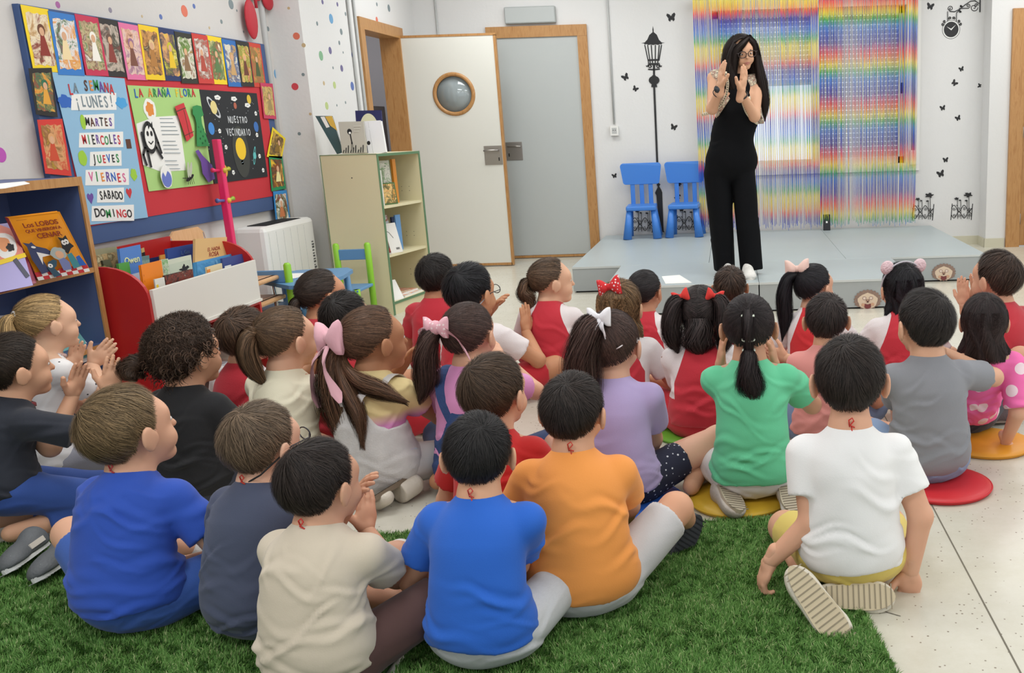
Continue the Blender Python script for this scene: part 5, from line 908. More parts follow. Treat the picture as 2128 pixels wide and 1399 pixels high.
    if style == 'down':   # hair hanging from the lower scalp edge
        nd = int(n * .8); a = RS.uniform(-1, 1, nd) * math.radians(108) + PI; u = np.stack([np.sin(a) * .95, np.cos(a) * .95, RS.uniform(-.35, .5, nd)], 1); u /= np.linalg.norm(u, axis=1)[:, None]; b = hair_surface(u, np.full((nd, 1), thick + .002), None); K2 = 9; f = np.linspace(0, 1, K2)[None, :, None]; zl = long[0] + RS.uniform(-.02, .02, nd)
        P = np.repeat(b[:, None], K2, 1); P[..., 2] = b[:, None, 2] * (1 - f[..., 0]) + zl[:, None] * f[..., 0]; sp = 1 + (long[1] + RS.uniform(-.06, .06, nd))[:, None] * f[..., 0] - .25 * np.sin(f[..., 0] * PI) ; P[..., 0] *= sp; P[..., 1] = (P[..., 1]) * (1 - .15 * f[..., 0]) - .006; P[..., 0] += .006 * np.sin(f[..., 0] * 7 + a[:, None] * 8); P[..., 1] += .005 * np.sin(f[..., 0] * 6 + a[:, None] * 11)
        V, F, tn = ribbons(P, P - (C0 + V3(0, .03, -.05)), w * 1.9 * RS.uniform(.7, 1.5, nd), np.clip(RS.rand(nd) ** 1.4, 0, 1)); parts.append((V, F)); tones.append(tn)
    V, F = join([(T(v), f) for v, f in parts]); o = np_mesh(name, V, F, m, root, {'tone': np.concatenate(tones)}); return o
def tail(root, pts, rad, col, n, wd, seed, name='ponytail', wave=.006, flat=.7, fray=0.15):
    """tail of hair along a line of points, as a core and loose strands"""
    RS = np.random.RandomState(seed); pts = np.array(pts, float); k = len(pts); tt = np.linspace(0, 1, k); K = 16; f = np.linspace(0, 1, K); C = np.stack([np.interp(f, tt, pts[:, i]) for i in range(3)], 1)
    for _ in range(2): C[1:-1] = (C[:-2] + 2 * C[1:-1] + C[2:]) / 4
    r = np.interp(f, np.linspace(0, 1, len(rad)), rad); t = np.gradient(C, axis=0); t /= np.linalg.norm(t, axis=1)[:, None]; up = V3(0, 1, 0); e1 = np.cross(t, up); e1 /= np.linalg.norm(e1, axis=1)[:, None] + 1e-9; e2 = np.cross(e1, t)
    q = 2 * PI * np.arange(14) / 14; core = (C[:, None] + .80 * r[:, None, None] * (np.cos(q)[None, :, None] * e1[:, None] + flat * np.sin(q)[None, :, None] * e2[:, None])).reshape(-1, 3)
    Fc = np.array([(i * 14 + j, i * 14 + (j + 1) % 14, (i + 1) * 14 + (j + 1) % 14, (i + 1) * 14 + j) for i in range(K - 1) for j in range(14)])
    a = RS.rand(n) * 2 * PI; rr = np.sqrt(RS.uniform(.45, 1.15, n)); off = RS.uniform(-fray, fray, n); ph = RS.rand(n) * 6; e = RS.uniform(.86, 1.1, n); L = f[None] * e[:, None]; idx = L * (K - 1); i0 = np.clip(idx.astype(int), 0, K - 2); fr = (idx - i0)[..., None]
    Cn = C[i0] * (1 - fr) + C[i0 + 1] * fr; rn = (r[i0] * (1 - fr[..., 0]) + r[i0 + 1] * fr[..., 0]) * (rr[:, None] + np.abs(off)[:, None] * f[None] ** 2 * 3); aa = a[:, None] + .25 * np.sin(f[None] * 5 + ph[:, None] * .3)
    P = Cn + rn[..., None] * (np.cos(aa)[..., None] * e1[i0] + flat * np.sin(aa)[..., None] * e2[i0]); P += wave * np.sin(f[None] * 9 + ph[:, None] * .5 + a[:, None])[..., None] * e1[i0] * f[None, :, None]
    V, F, tn = ribbons(P, P - Cn + 1e-5, wd * RS.uniform(.7, 1.5, n), RS.rand(n) ** 1.4); Vv, Ff = join([(core, Fc), (V, F)]); return np_mesh(name, Vv, Ff, hairmat(col), root, {'tone': np.concatenate([np.full(len(core), .1), tn])})
# ------------------------------------------------------------------ hands
def hand_parts(W, d, nrm, side, s=1.0, curl=.3, h=.0032, spread=.0):
    """W wrist, d direction of the fingers, nrm back of the hand, side towards the thumb"""
    d = d / np.linalg.norm(d); nrm = nrm - d * (nrm @ d); nrm /= np.linalg.norm(nrm); sd = np.cross(d, nrm); sd = sd if sd @ side > 0 else -sd
    P = [(cone(W - d * .03 * s, W + d * .012 * s, .019 * s, .019 * s), .008)]; B = W + d * .040 * s; Rm = np.stack([sd, d, nrm], 1); P.append((ell(B, V3(.031, .036, .0135) * s, Rm), .012)); P.append((ell(W + d * .028 * s + sd * .016 * s - nrm * .005 * s, V3(.014, .022, .013) * s, Rm), .01))
    for i, (o, ln) in enumerate(((.0225, .050), (.0080, .056), (-.0070, .052), (-.0205, .042))):
        b = W + d * (.066 - .003 * abs(i - 1)) * s + sd * o * s; c = curl * (1 + .12 * i); dirn = d + sd * (o * 9 * (.25 + spread)); r = .0078 * s
        for j, fr in enumerate((.45, .32, .23)):
            ang = c * (j * .8 + .5); v = dirn * math.cos(ang) - nrm * math.sin(ang); v /= np.linalg.norm(v); e = b + v * ln * fr * s; P.append((cone(b, e, r, r * .9), .0025)); b = e; r *= .9
    b = W + d * .022 * s + sd * .024 * s; v = (d * .72 + sd * .72 - nrm * (.15 + curl * .5)); v /= np.linalg.norm(v); e = b + v * .030 * s; P.append((cone(b - v * .01 * s, e, .0105 * s, .009 * s), .007)); v2 = v * .8 + d * .55 - nrm * curl * .5; v2 /= np.linalg.norm(v2); P.append((cone(e, e + v2 * .024 * s, .009 * s, .0072 * s), .003))
    c = W + d * .05 * s; F_ = Field(c - .115 * s, c + .115 * s, h)
    for p, k in P: F_.put(p, k)
    return F_.mesh()
def ik(S, W, l1, l2, pole):
    d = W - S; D = np.linalg.norm(d); D2 = min(D, (l1 + l2) * .995); u = d / D; W = S + u * D2; a = (l1 ** 2 - l2 ** 2 + D2 ** 2) / (2 * D2); hh = math.sqrt(max(l1 ** 2 - a ** 2, 0)); p = np.array(pole, float); p -= u * (p @ u); p /= np.linalg.norm(p) + 1e-9; return S + u * a + p * hh, W
# ------------------------------------------------------------------ shoes
def shoe(root, A, toe, up, kind, s=1.0, side='left'):
    """A heel, toe direction, up = direction away from the sole"""
    toe = toe / np.linalg.norm(toe); up = up - toe * (up @ toe); up /= np.linalg.norm(up); sd = np.cross(toe, up); L = .185 * s; M = Matrix([list(map(float, (sd[i], toe[i], up[i], A[i]))) for i in range(3)] + [[0, 0, 0, 1]])
    upper, sole, strap = {'tan': ('#b9a58a', '#c9b694', None), 'sandal': ('#d8cfc0', '#756552', 1), 'white': ('#e4e2de', '#d9d0c0', None), 'dark': ('#33363c', '#3a3d44', None), 'greyknit': ('#5c5f62', '#e2e2e0', None), 'canvas': ('#e2e0da', '#e6e2da', None), 'cream': ('#ddd3c4', '#cdbfa4', None), 'glitter': ('#b9b0a6', '#b5a893', None), 'mary': ('#5c4a4c', '#8a7b70', None), 'ivory': ('#e0d8c8', '#cbbb9c', None)}[kind]
    def outline(k):
        pts = []
        for i in range(28):
            a = 2 * PI * i / 28; y = math.sin(a); x = math.cos(a); w = .031 + .006 * y - .003 * math.exp(-((y + .1) / .35) ** 2); pts.append((x * w * k * s, L / 2 - .015 * s + y * L / 2 * (1 if k >= 1 else k), 0))
        return pts
    t = bpy.data.objects.new('shoe', None); COL.objects.link(t); t.parent = root
    b = MB(); b.T = M; b.prism(outline(1.0), (0, 0, .013 * s), cm := mat('sole' + sole, sole, .7)); o = b.build('sole', t)
    b = MB(); b.T = M; g = mat('tread' + sole, tuple_hex(sole, .72), .8)
    for i in range(15): y = -.006 + i * .0118; w = (.022 + .006 * (y / .17)) * s; b.box((-w, y * s, -.0016), (w, y * s + .003, .0), g)
    b.build('tread', t)
    F_ = Field(np.array([-.06, -.05, -.01]) * s, np.array([.06, L / s + .03, .10]) * s, .006 if s > .9 else .007)
    if strap: pr = [(cutcone((0, .0, .03 * s), (0, .05 * s, .03 * s), .032 * s, .032 * s), .01), (cone((-.02 * s, .105 * s, .02 * s), (.02 * s, .105 * s, .02 * s), .022 * s, .022 * s), .01)]
    else: pr = [(ell((0, .022 * s, .030 * s), V3(.029, .040, .040) * s), .01), (ell((0, .085 * s, .020 * s), V3(.032, .070, .034) * s), .03), (ell((0, .130 * s, .014 * s), V3(.034, .040, .026) * s), .02)]
    for p, k in pr: F_.put(p, k)
    halfspace(F_, (0, 0, .008 * s), (0, 0, -1)); V, Fc = F_.mesh(); V = V @ np.array([[sd[0], sd[1], sd[2]], list(toe), list(up)]) + A; np_mesh('upper', V, Fc, mat('shoe' + upper, upper, .6, bump=.2, bscale=150, var=.1, vscale=40), t)
    if kind == 'canvas':
        b = MB(); b.T = M
        for i in range(4): b.tube([(-.014 * s, (.07 + i * .014) * s, (.050 - i * .006) * s), (0, (.07 + i * .014) * s, (.057 - i * .006) * s), (.014 * s, (.07 + i * .014) * s, (.050 - i * .006) * s)], .0022, M_white, 6)
        b.build('laces', t)
    if kind == 'greyknit':
        b = MB(); b.T = M
        for g_ in (-1, 1): b.box((g_ * .030 * s, .03 * s, .02 * s), (g_ * .034 * s, .09 * s, .034 * s), mat('shoe_patch', '#d8cfc4', .6))
        rr = random.Random(3); [b.box((x_ := rr.uniform(-.02, .02) * s, y_ := rr.uniform(.08, .15) * s, .0), (x_ + .003, y_ + .009, (.052 - (y_ / s - .08) * .28) * s), M_white) for i in range(14)]; b.build('pattern', t)
    t.name = 'shoe'; return t
def tuple_hex(c, k): c = c.lstrip('#'); return '#%02x%02x%02x' % tuple(int(int(c[i:i + 2], 16) * k) for i in (0, 2, 4))
# ------------------------------------------------------------------ children
ARMS = {'lap': ((.07, .20, .17), (1, -.5, -.5)), 'clap': ((.028, .21, .40), (1, -.1, -1)), 'face': ((.05, .17, .47), (1, .1, -.8)), 'knee': ((.17, .20, .20), (1, -.8, -.2)), 'low': ((.10, .16, .10), (1, -.7, 0))}
def child(name, lab, hp, yd, az, haz, hair, shirt, pants, pose='cross', arms=('lap', 'lap'), s=1.0, pitch=4, roll=0, lod=1, skinc='#d9a988', lean=.05, side=0, shoes='white', hs=1.0, cord=None, hx={}, tails=(), legs=None, bulge=1.0, seed=1, neckl=1.0, tr=None, sleeve=.60, extra=None, eyes=True, seat=None, al=1.0, hem=.075, faceslim=1.0):
    Hw = np.array(at(hp[0], hp[1], 1, yd)); rz = -math.radians(az); fw = V3(math.sin(-rz), math.cos(rz), 0); rt = V3(fw[1], -fw[0], 0)
    pel = Hw - fw * lean - rt * side; pel[2] = 0
    base = thing('person', lab, 'person', (pel[0], pel[1], 0), rz); Rb = rot(az); loc = lambda w_: ((np.array(w_, float) - pel) @ Rb) / s; root = base; root.scale = (s, s, s)
    H = loc(Hw); Rh = Rb.T @ rot(haz, pitch, roll); lift = {'cross': 0, 'kneel': .05, 'heels': .09, 'w': .02}[pose]
    P0 = V3(0, 0, .095 + lift); N = H + hs * (Rh @ V3(0, -.024, -.07)) + V3(0, -.012, -.026 * neckl); N[2] = max(N[2], .26)
    ub = N - P0; C = P0 + ub * .66 + V3(0, -.018 * bulge, 0); W = P0 + ub * .34 + V3(0, -.030 * bulge, 0); tw = tr if tr is not None else 0.0
    shl = [N + V3(g * .112, .006, -.068) for g in (-1, 1)]
    # ---------------- arms
    arm = []
    for i, g in enumerate((-1, 1)):
        a = arms[i]
        if isinstance(a, str): w_, po = ARMS[a]; w_ = V3(g * w_[0], w_[1], w_[2] + (N[2] - .42) * (.9 if a in ('clap', 'face') else .2)); po = V3(g * po[0], po[1], po[2]); opt = {'curl': .25 if a in ('clap', 'face') else .8}
        else: w_ = loc(at(a[0], a[1], 1, a[2])); po = V3(g * a[3][0], a[3][1], a[3][2]); opt = a[4] if len(a) > 4 else {}
        E, w2 = ik(shl[i], w_, .205 * al, .175 * al, po); arm.append((shl[i], E, w2, opt))
    # ---------------- legs
    hip = [V3(g * .075, .02, P0[2] - .015) for g in (-1, 1)]
    if callable(legs): legs = legs(loc)
    if legs: kn, an, tip = [[V3(*q) for q in l] for l in legs]
    elif pose == 'cross': kn = [V3(g * .25, .23, .12) for g in (-1, 1)]; an = [V3(.06, .30, .045), V3(-.05, .23, .05)]; tip = [V3(.22, .30, .04), V3(-.21, .25, .04)]
    elif pose in ('kneel', 'heels'): kn = [V3(g * .10, .30, .055) for g in (-1, 1)]; an = [V3(g * .085, -.02, .05) for g in (-1, 1)]; tip = [V3(g * .06, -.19, .04) for g in (-1, 1)]
    elif pose == 'w': kn = [V3(g * .17, .27, .06) for g in (-1, 1)]; an = [V3(g * .20, .02, .05) for g in (-1, 1)]; tip = [V3(g * .17, -.14, .03) for g in (-1, 1)]
    h = {0: .0062, 1: .0078, 2: .010}[lod]; hz = H[2] + .14 * hs; sk = skin(skinc); allp = np.array([H + .13, H - .13, *[q for a in arm for q in a[:3]], *kn, *an, P0 - .15, P0 + .15]); lo, hi = allp.min(0) - .07, allp.max(0) + .07; lo[2] = -.01
    # ---------------- skin
    F_ = Field(lo, hi, h); core = [(cone(N, C, .050, .06), .03), (cone(C, P0, .06, .07), .03)]
    for p, k in core: F_.put(p, k)
    for (S, E, W2, o) in arm: F_.put(cone(N - V3(0, 0, .03), S, .035, .038), .02); F_.put(cone(S, E, .037, .030), .02); F_.put(cone(E, W2, .031, .021), .012)
    for i in (0, 1): F_.put(cone(P0, hip[i], .06, .06), .02); F_.put(cone(hip[i], kn[i], .060, .045), .02); F_.put(cone(kn[i], an[i], .045, .028), .015)
    parts = [F_.mesh()]
    hf = {0: .0052, 1: .006, 2: .0075}[lod]; Fh = Field(H - .135 * hs, H + .13 * hs, hf)
    for p, k in head_prims(H, Rh, hs, N, slim=faceslim): Fh.put(p, k)
    Fh.put(cone(N, C, .050, .06), .03)
    for (S, E, W2, o) in arm: Fh.put(cone(N - V3(0, 0, .03), S, .035, .038), .02)
    parts.append(Fh.mesh())
    for i, (S, E, W2, o) in enumerate(arm):
        g = (-1, 1)[i]; d = W2 - E; d /= np.linalg.norm(d); d = np.array(o['dir'], float) if 'dir' in o else d; nr = np.array(o.get('nrm', (g * 1, -.15, .1)), float); sd = np.array(o.get('thumb', (0, .2, 1)), float)
        if lod < 2 or 'nrm' in o: parts.append(hand_parts(W2, d, nr, sd, 1.0, o.get('curl', .35), .0034 if lod == 0 else .0042))
    V, Fc = join(parts); np_mesh('body', V, Fc, sk, root)
    # ---------------- shirt
    F_ = Field(lo, hi, h); b_ = bulge
    for p, k in ((ell(C, (.112 + tw, .082, .105)), .01), (ell(W, (.115 + tw, .088 * b_, .11)), .05), (ell(P0 + V3(0, -.006, .015), (.136 + tw, .114, .095)), .05), (cone(shl[0] + V3(.016, 0, -.002), shl[1] + V3(-.016, 0, -.002), .043, .043), .04), (cone(N + V3(0, -.004, -.022), C, .054, .08), .045)): F_.put(p, k)
    if shirt.get('sleeveless') is None:
        for (S, E, W2, o) in arm: e = S + (E - S) * sleeve; n_ = (E - S) / np.linalg.norm(E - S); F_.put(cutcone(S, e, .046, .052), .020)
    hd = V3(0, 0, hem + lift * .8); F_.d = np.maximum(F_.d, (hd[2] - F_.ax[2][None, None, :] + .10 * np.maximum(-F_.ax[1][None, :, None] * 0, 0) + .006 * np.sin(F_.ax[0][:, None, None] * 22 + seed)).astype(np.float32))
    F_.put(cone(N + V3(0, .030, .010), N + V3(0, -.004, .07), .044, .044), .008, -1)
    V, Fc = F_.mesh(); V = wrinkle(V, seed, {0: .0048, 1: .0042, 2: .003}[lod], (P0 + N) / 2, shirt.get('folds', 1.0)); kind = shirt.get('kind', 'plain'); at_r = None
    if kind == 'raglan':
        # seam line runs from the collar to the armpit
        ax = np.abs(V[:, 0]); seam = .052 + np.clip((N[2] - V[:, 2]) / .14, 0, 1) * .052; at_r = {'reg': np.where(V[:, 2] > N[2] - .20, ax - seam, -.1)}; near = V[:, 2] > N[2] - .20
        for (S, E, W2, o) in arm:
            t_ = np.clip(((V - S) @ (E - S)) / ((E - S) @ (E - S)), 0, 1); dd = np.linalg.norm(V - S - t_[:, None] * (E - S), axis=1); at_r['reg'] = np.maximum(at_r['reg'], np.where((t_ > .22), .058 - dd, -.1))
        mt = twotone('raglan' + shirt['col'] + shirt['col2'], shirt['col'], shirt['col2'])
    elif kind == 'plain': mt = cloth(shirt['col'])
    else: mt = shirt['mat']()
    np_mesh('shirt', V, Fc, mt, root, at_r)
    b = MB(); q = []; rc = .052; cl = shirt.get('col2', shirt.get('collar', shirt.get('col'))) if kind != 'custom' else shirt.get('collar')
    ring = [N + V3(rc * math.cos(a), rc * .95 * math.sin(a) + .010, -.006 - .024 * math.sin(a)) for a in np.linspace(0, 2 * PI, 25)[:-1]]
    if shirt.get('nocollar') is None:
        vs = []
        for i, p in enumerate(ring):
            for dr, dz in ((.004, -.010), (.004, .001), (-.004, .006), (-.006, -.004)): c = p - N; c[2] = 0; c /= np.linalg.norm(c); vs.append(tuple(p + c * dr + V3(0, 0, dz)))
        n_ = len(ring); b.add(vs, [(i * 4 + j, ((i + 1) % n_) * 4 + j, ((i + 1) % n_) * 4 + (j + 1) % 4, i * 4 + (j + 1) % 4) for i in range(n_) for j in range(4)], cloth(cl), True); b.build('collar', root)
    if cord:
        b = MB(); cm_ = mat('cord' + cord, cord, .6); rr_ = [N + V3((rc - .007) * math.cos(a), (rc - .007) * math.sin(a) + .004, .008 - .02 * math.sin(a)) for a in np.linspace(0, 2 * PI, 25)]; b.tube(rr_, .0013, cm_, 6, False); kx = N + V3(0, -.052, .030)
        if cord[1] in 'cdb': b.tube([kx + V3(-.004, .002, -.012), kx + V3(-.006, -.002, .006), kx + V3(.002, -.003, .012), kx + V3(.006, -.002, .004), kx + V3(-.003, -.004, -.006), kx + V3(.008, -.003, -.012)], .0018, cm_, 6)
        if cord[1] in 'cdb': b.tube([kx + V3(0, 0, -.008), kx + V3(.003, -.004, -.03)], .0016, cm_, 6); b.build('neck_cord', root)
    # ---------------- trousers
    if pants:
        F_ = Field(lo, hi, h * 1.1); F_.put(ell(P0 + V3(0, .0, -.005), (.130 + tw, .108, .088)), .01); fr = pants.get('len', .8); halfspace(F_, (0, 0, P0[2] + .05), (0, .1, 1))
        for i in (0, 1): F_.put(cutcone(hip[i], hip[i] + (kn[i] - hip[i]) * min(fr, 1.0), .068, .060 if fr < 1 else .056), .03)
        if fr > 1:
            for i in (0, 1): F_.put(cutcone(kn[i], kn[i] + (an[i] - kn[i]) * (fr - 1), .056, .046), .02)
        halfspace(F_, (0, 0, .006), (0, 0, -1)); V, Fc = F_.mesh(); V = wrinkle(V, seed + 7, .0022, P0, .6); V[:, 2] = np.maximum(V[:, 2], .004)
        np_mesh(pants.get('name', 'shorts'), V, Fc, pants['mat']() if 'mat' in pants else cloth(pants['col']), root)
    if shoes:
        for i in (0, 1):
            td = tip[i] - an[i]; td /= np.linalg.norm(td); k_ = shoes if isinstance(shoes, str) else shoes[i]
            if k_: up = V3(0, 0, 1) if not (pose in ('kneel', 'w', 'heels') or (legs and len(legs) > 3)) else V3(0, -.25, -1); up = up if not pants or 'shoeup' not in pants else V3(*pants['shoeup'][i]); A = an[i] - td * .025 - up / np.linalg.norm(up) * .040; A[2] = max(A[2], .004 if up[2] > 0 else .05); shoe(root, A, td, up, k_, 1.0)
    # ---------------- face details
    T = lambda *p: H + hs * (Rh @ V3(*p)); fo = Rh @ V3(0, 1, 0); Rm = Matrix([list(map(float, r)) for r in Rh])
    if eyes:
        for g in (-1, 1):
            b = MB(); b.ell(T(g * .027, .0745, -.006), V3(.0115, .007, .0068) * hs, mat('eye_white', '#dcd6d0', .25), 12, Rm); e = b.build('eye', root); b = MB(); b.ell(T(g * .027 + 0, .0798, -.006), V3(.0060, .0025, .0064) * hs, mat('iris', '#2a1a12', .15), 10, Rm); b.build('iris', e)
            b = MB(); b.tube([T(g * .012, .081, .012), T(g * .026, .0815, .017), T(g * .042, .071, .013)], [.0016, .0025, .001], hairmat(hair['col']), 6); b.build('eyebrow', root)
        b = MB(); b.tube([T(-.017, .078, -.065), T(-.006, .0825, -.063), T(.006, .0825, -.063), T(.017, .078, -.065)], [.0015, .0036, .0036, .0015], mat('lip' , '#b8706a', .4), 6, flat=.8); b.tube([T(-.014, .078, -.068), T(0, .0815, -.071), T(.014, .078, -.068)], [.0015, .004, .0015], MATS['lip'], 6); b.build('lips', root)
    # ---------------- hair
    make_hair(root, H, Rh, hs, hair.get('style', 'short'), hair['col'], lod, seed, hair.get('long'), hair.get('tie'), hair.get('crown', (.15, -.62, .78)), hair.get('thick', .009), curl=hair.get('curl', 0))
    nt = {0: 900, 1: 650, 2: 320}[lod]; wt = {0: .0016, 1: .0024, 2: .0036}[lod]
    for i, tl in enumerate(tails):
        pts = [T(*tl['tie'])] + [T(*q) for q in tl['pts']] if not tl.get('px') else [T(*tl['tie'])] + [loc(at(*q[:2], 1, q[2])) for q in tl['pts']]
        o = tail(root, pts, tl['rad'], hair['col'], nt, wt, seed + i * 5, tl.get('name', 'ponytail'), tl.get('wave', .005), fray=tl.get('fray', .15))
        if tl.get('band'):
            b = MB(); c = np.array(pts[0]); dv = np.array(pts[1]) - c; dv /= np.linalg.norm(dv); dv = (dv + (c - H) / np.linalg.norm(c - H)) / 2; dv /= np.linalg.norm(dv); e1 = np.cross(dv, V3(0.1, .3, 1)); e1 /= np.linalg.norm(e1); e2 = np.cross(dv, e1); r_ = tl.get('bandr', .017)
            b.tube([c + dv * .004 + r_ * (math.cos(a) * e1 + math.sin(a) * e2) for a in np.linspace(0, 2 * PI, 20)], tl.get('bandt', .0045), cloth(tl['band']), 8, False); b.build('hair_tie', root)
    if extra: extra(dict(root=root, T=T, H=H, R=Rh, N=N, C=C, W=W, P0=P0, loc=loc, s=s, hs=hs, arm=arm, lo=lo, hi=hi, h=h, kn=kn, an=an, shl=shl))
    return root
# ------------------------------------------------------------------ bows and other accessories
def bow(root, c, right, up, size, m, tails=(), name='bow', droop=0.0, knot=.16):
    c, right, up = V3(*c), np.array(right, float), np.array(up, float); right /= np.linalg.norm(right); up = up - right * (up @ right); up /= np.linalg.norm(up); out = np.cross(right, up); b = MB()
    for g in (-1, 1):
        vs = []; n = 14; K = 9
        for i in range(K):
            u = i / (K - 1); w = size * (.12 + .36 * math.sin(min(1, u * 1.15) * PI / 2) ** 1.3); th = size * (.08 + .16 * math.sin(u * PI)); cc = c + right * g * size * u * .62 - up * droop * size * u * u
            if i == K - 1: th *= .7
            for j in range(n): a = 2 * PI * j / n; vs.append(tuple(cc + up * w * math.cos(a) * (1 + .06 * math.sin(3 * a + g)) + out * (th * math.sin(a) + .02 * size * math.sin(7 * u + 3 * a))))
        b.add(vs, [(i * n + j, i * n + (j + 1) % n, (i + 1) * n + (j + 1) % n, (i + 1) * n + j) for i in range(K - 1) for j in range(n)] + [tuple((K - 1) * n + j for j in range(n))], m, True)
    b.ell(tuple(c + out * size * .03), (size * knot, size * knot * .8, size * knot * 1.1), m, 12)
    o = b.build(name, root)
    for pts, w0, w1 in tails:
        pts = [V3(*p) for p in pts]; K = 14; f = np.linspace(0, 1, K); P = np.stack([np.interp(f, np.linspace(0, 1, len(pts)), [p[i] for p in pts]) for i in range(3)], 1)
        for _ in range(2): P[1:-1] = (P[:-2] + 2 * P[1:-1] + P[2:]) / 4
        vs = []
        for i in range(K):
            w = w0 + (w1 - w0) * math.sin(f[i] * PI * .62) ** 1.0; w = w * (1 - .75 * max(0, (f[i] - .85) / .15)); r_ = right * math.cos(f[i] * 1.2) + out * math.sin(f[i] * 1.2)
            for j in range(5): q = (j / 4 - .5) * 2; vs.append(tuple(P[i] + r_ * w * q + out * (.004 * math.cos(q * 3 + i * .6))))
        n = len(vs); bb = MB(); fs = [(i * 5 + j, i * 5 + j + 1, (i + 1) * 5 + j + 1, (i + 1) * 5 + j) for i in range(K - 1) for j in range(4)]; bb.add(vs, fs, m, True); bb.add([tuple(V3(*v) - out * .0012) for v in vs], [f_[::-1] for f_ in fs], m, True); bb.build('ribbon_tail', root)
    return o
def X_bow(c, size, col, mt=None, tails=(), right=(1, 0, 0), up=(0, .15, 1), name='bow', droop=0, knot=.16):
    def f(k):
        T, R = k['T'], k['R']; bow(k['root'], T(*c), R @ V3(*right), R @ V3(*up), size, mt() if mt else cloth(col), [([T(*p) for p in pts], a, b_) for pts, a, b_ in tails], name, droop, knot)
    return f
def multi(*fs):
    def f(k):
        for g in fs: g(k)
    return f
def X_clip(c, d, col, size=.03):
    def f(k): T = k['T']; a, b = T(*c), T(*(V3(*c) + V3(*d) * size)); MB().tube([a, (a + b) / 2 + (a - k['H']) * .03, b], [.003, .0045, .003], mat('clip' + col, col, .3), 8, flat=.5).build('hair_clip', k['root'])
    return f
def X_glasses(col, strap=None, strapcol='#101012'):
    def f(k):
        T = k['T']; b = MB()
        for g in (-1, 1): b.tube([T(g * .030 + .021 * math.cos(a), .100 - abs(.03) * .1, -.006 + .017 * math.sin(a)) for a in np.linspace(0, 2 * PI, 17)], .0018, mat('frame' + col, col, .3), 6, False); b.tube([T(g * .050, .096, -.002), T(g * .078, .07, .0), T(g * .088, .01, .002), T(g * .085, -.015, -.01)], .0017, MATS['frame' + col], 6)
        b.tube([T(-.010, .099, -.003), T(.010, .099, -.003)], .0017, MATS['frame' + col], 6); b.build('glasses', k['root'])
        if strap: b = MB(); b.tube([T(*p) for p in strap], .0022, mat('strap' + strapcol, strapcol, .6), 6); b.build('glasses_strap', k['root'])
    return f
def overall(col, name='overalls', low=.26, straps=True, bump=None):
    """bib overalls: back panel with crossing straps, drawn just outside the shirt"""
    def f(k):
        F_ = Field(k['lo'], k['hi'], k['h']); P0, W, C, N = k['P0'], k['W'], k['C'], k['N']; g = .007
        for p, kk in ((ell(C, V3(.112, .082, .105) + g), .01), (ell(W, V3(.115, .088, .11) + g), .05), (ell(P0 + V3(0, -.006, .0), V3(.138, .117, .115) + g), .05)): F_.put(p, kk)
        X, Y, Z = F_.ax[0][:, None, None], F_.ax[1][None, :, None], F_.ax[2][None, None, :]
        top = low + .15 * np.exp(-((np.abs(X) - .0) / .05) ** 2) * (Y < 0) * (1 if straps else 0)
        F_.d = np.maximum(F_.d, (Z - top).astype(np.float32)); halfspace(F_, (0, 0, .01), (0, 0, -1)); V, Fc = F_.mesh(); V = wrinkle(V, 5, .0022, W, .8); m = mat('denim' + col, col, .8, var=.18, vscale=25, bump=.2, bscale=200); np_mesh(name, V, Fc, m, k['root'])
        for s_ in (-1, 1):
            pts = [V3(s_ * .02, -.094, low + .08), V3(s_ * .045, -.088, low + .13), V3(s_ * .07, -.062, N[2] - .06), V3(s_ * .075, -.03, N[2] - .008), V3(s_ * .07, .03, N[2] - .012), V3(s_ * .06, .085, N[2] - .07)]
            pts = [V3(p[0] + C[0] * (1 if i < 3 else .5), p[1] + (C[1] if i < 3 else N[1]), p[2]) for i, p in enumerate(pts)]; K = 16; f = np.linspace(0, 1, K); Pp = np.stack([np.interp(f, np.linspace(0, 1, 6), [p[i] for p in pts]) for i in range(3)], 1)
            for _ in range(2): Pp[1:-1] = (Pp[:-2] + 2 * Pp[1:-1] + Pp[2:]) / 4
            nn = Pp - (C + N) / 2; nn[:, 0] *= .3; nn /= np.linalg.norm(nn, axis=1)[:, None]; vs = [tuple(Pp[i] + V3(1, 0, 0) * wv + nn[i] * (.003 + dv)) for i in range(K) for wv, dv in ((-.016, 0), (.016, 0), (.016, .003), (-.016, .003))]
            MB().add(vs, [(i * 4 + j, i * 4 + (j + 1) % 4, (i + 1) * 4 + (j + 1) % 4, (i + 1) * 4 + j) for i in range(K - 1) for j in range(4)] + [(0, 1, 2, 3)], m).build('strap', k['root'])
    return f
def hairband(k):
    T = k['T']; b = MB(); b.tube([T(.092 * math.cos(a), -.01 - .02 * math.sin(a), .016 + .106 * math.sin(a)) for a in np.linspace(-.25, PI + .25, 22)], .0035, mat('band_grey', '#b9b6bd', .4), 8); b.build('headband', k['root'])
    for g in (-1, 1): b = MB(); b.ell(T(g * .072, -.018, .098), V3(.030, .014, .030), mat('fluff_pink', '#e3c6cb', .9, bump=.8, bscale=120), 18, Matrix([list(map(float, r)) for r in k['R']]) @ Matrix.Rotation(g * .5, 3, 'Y')); b.build('fluffy_ear', k['root'])
RG = dict(kind='raglan', col='#c22b3a', col2='#e3dcdc'); RSH = dict(col='#c22634')
def PT(band=None, up=.06, back=.145, length=.16, r=(.012, .026, .03, .024, .008), side=0, out=.0, **k): return dict(tie=(side * .6, -.098, up), pts=[(side * .8, -back, up - .005), (side, -back - .01 - out, up - .05), (side, -back + .01 - out, up - length * .65), (side, -back + .02 - out, up - length)], rad=r, band=band, **k)
TIE = ((0, -.80, .42),)
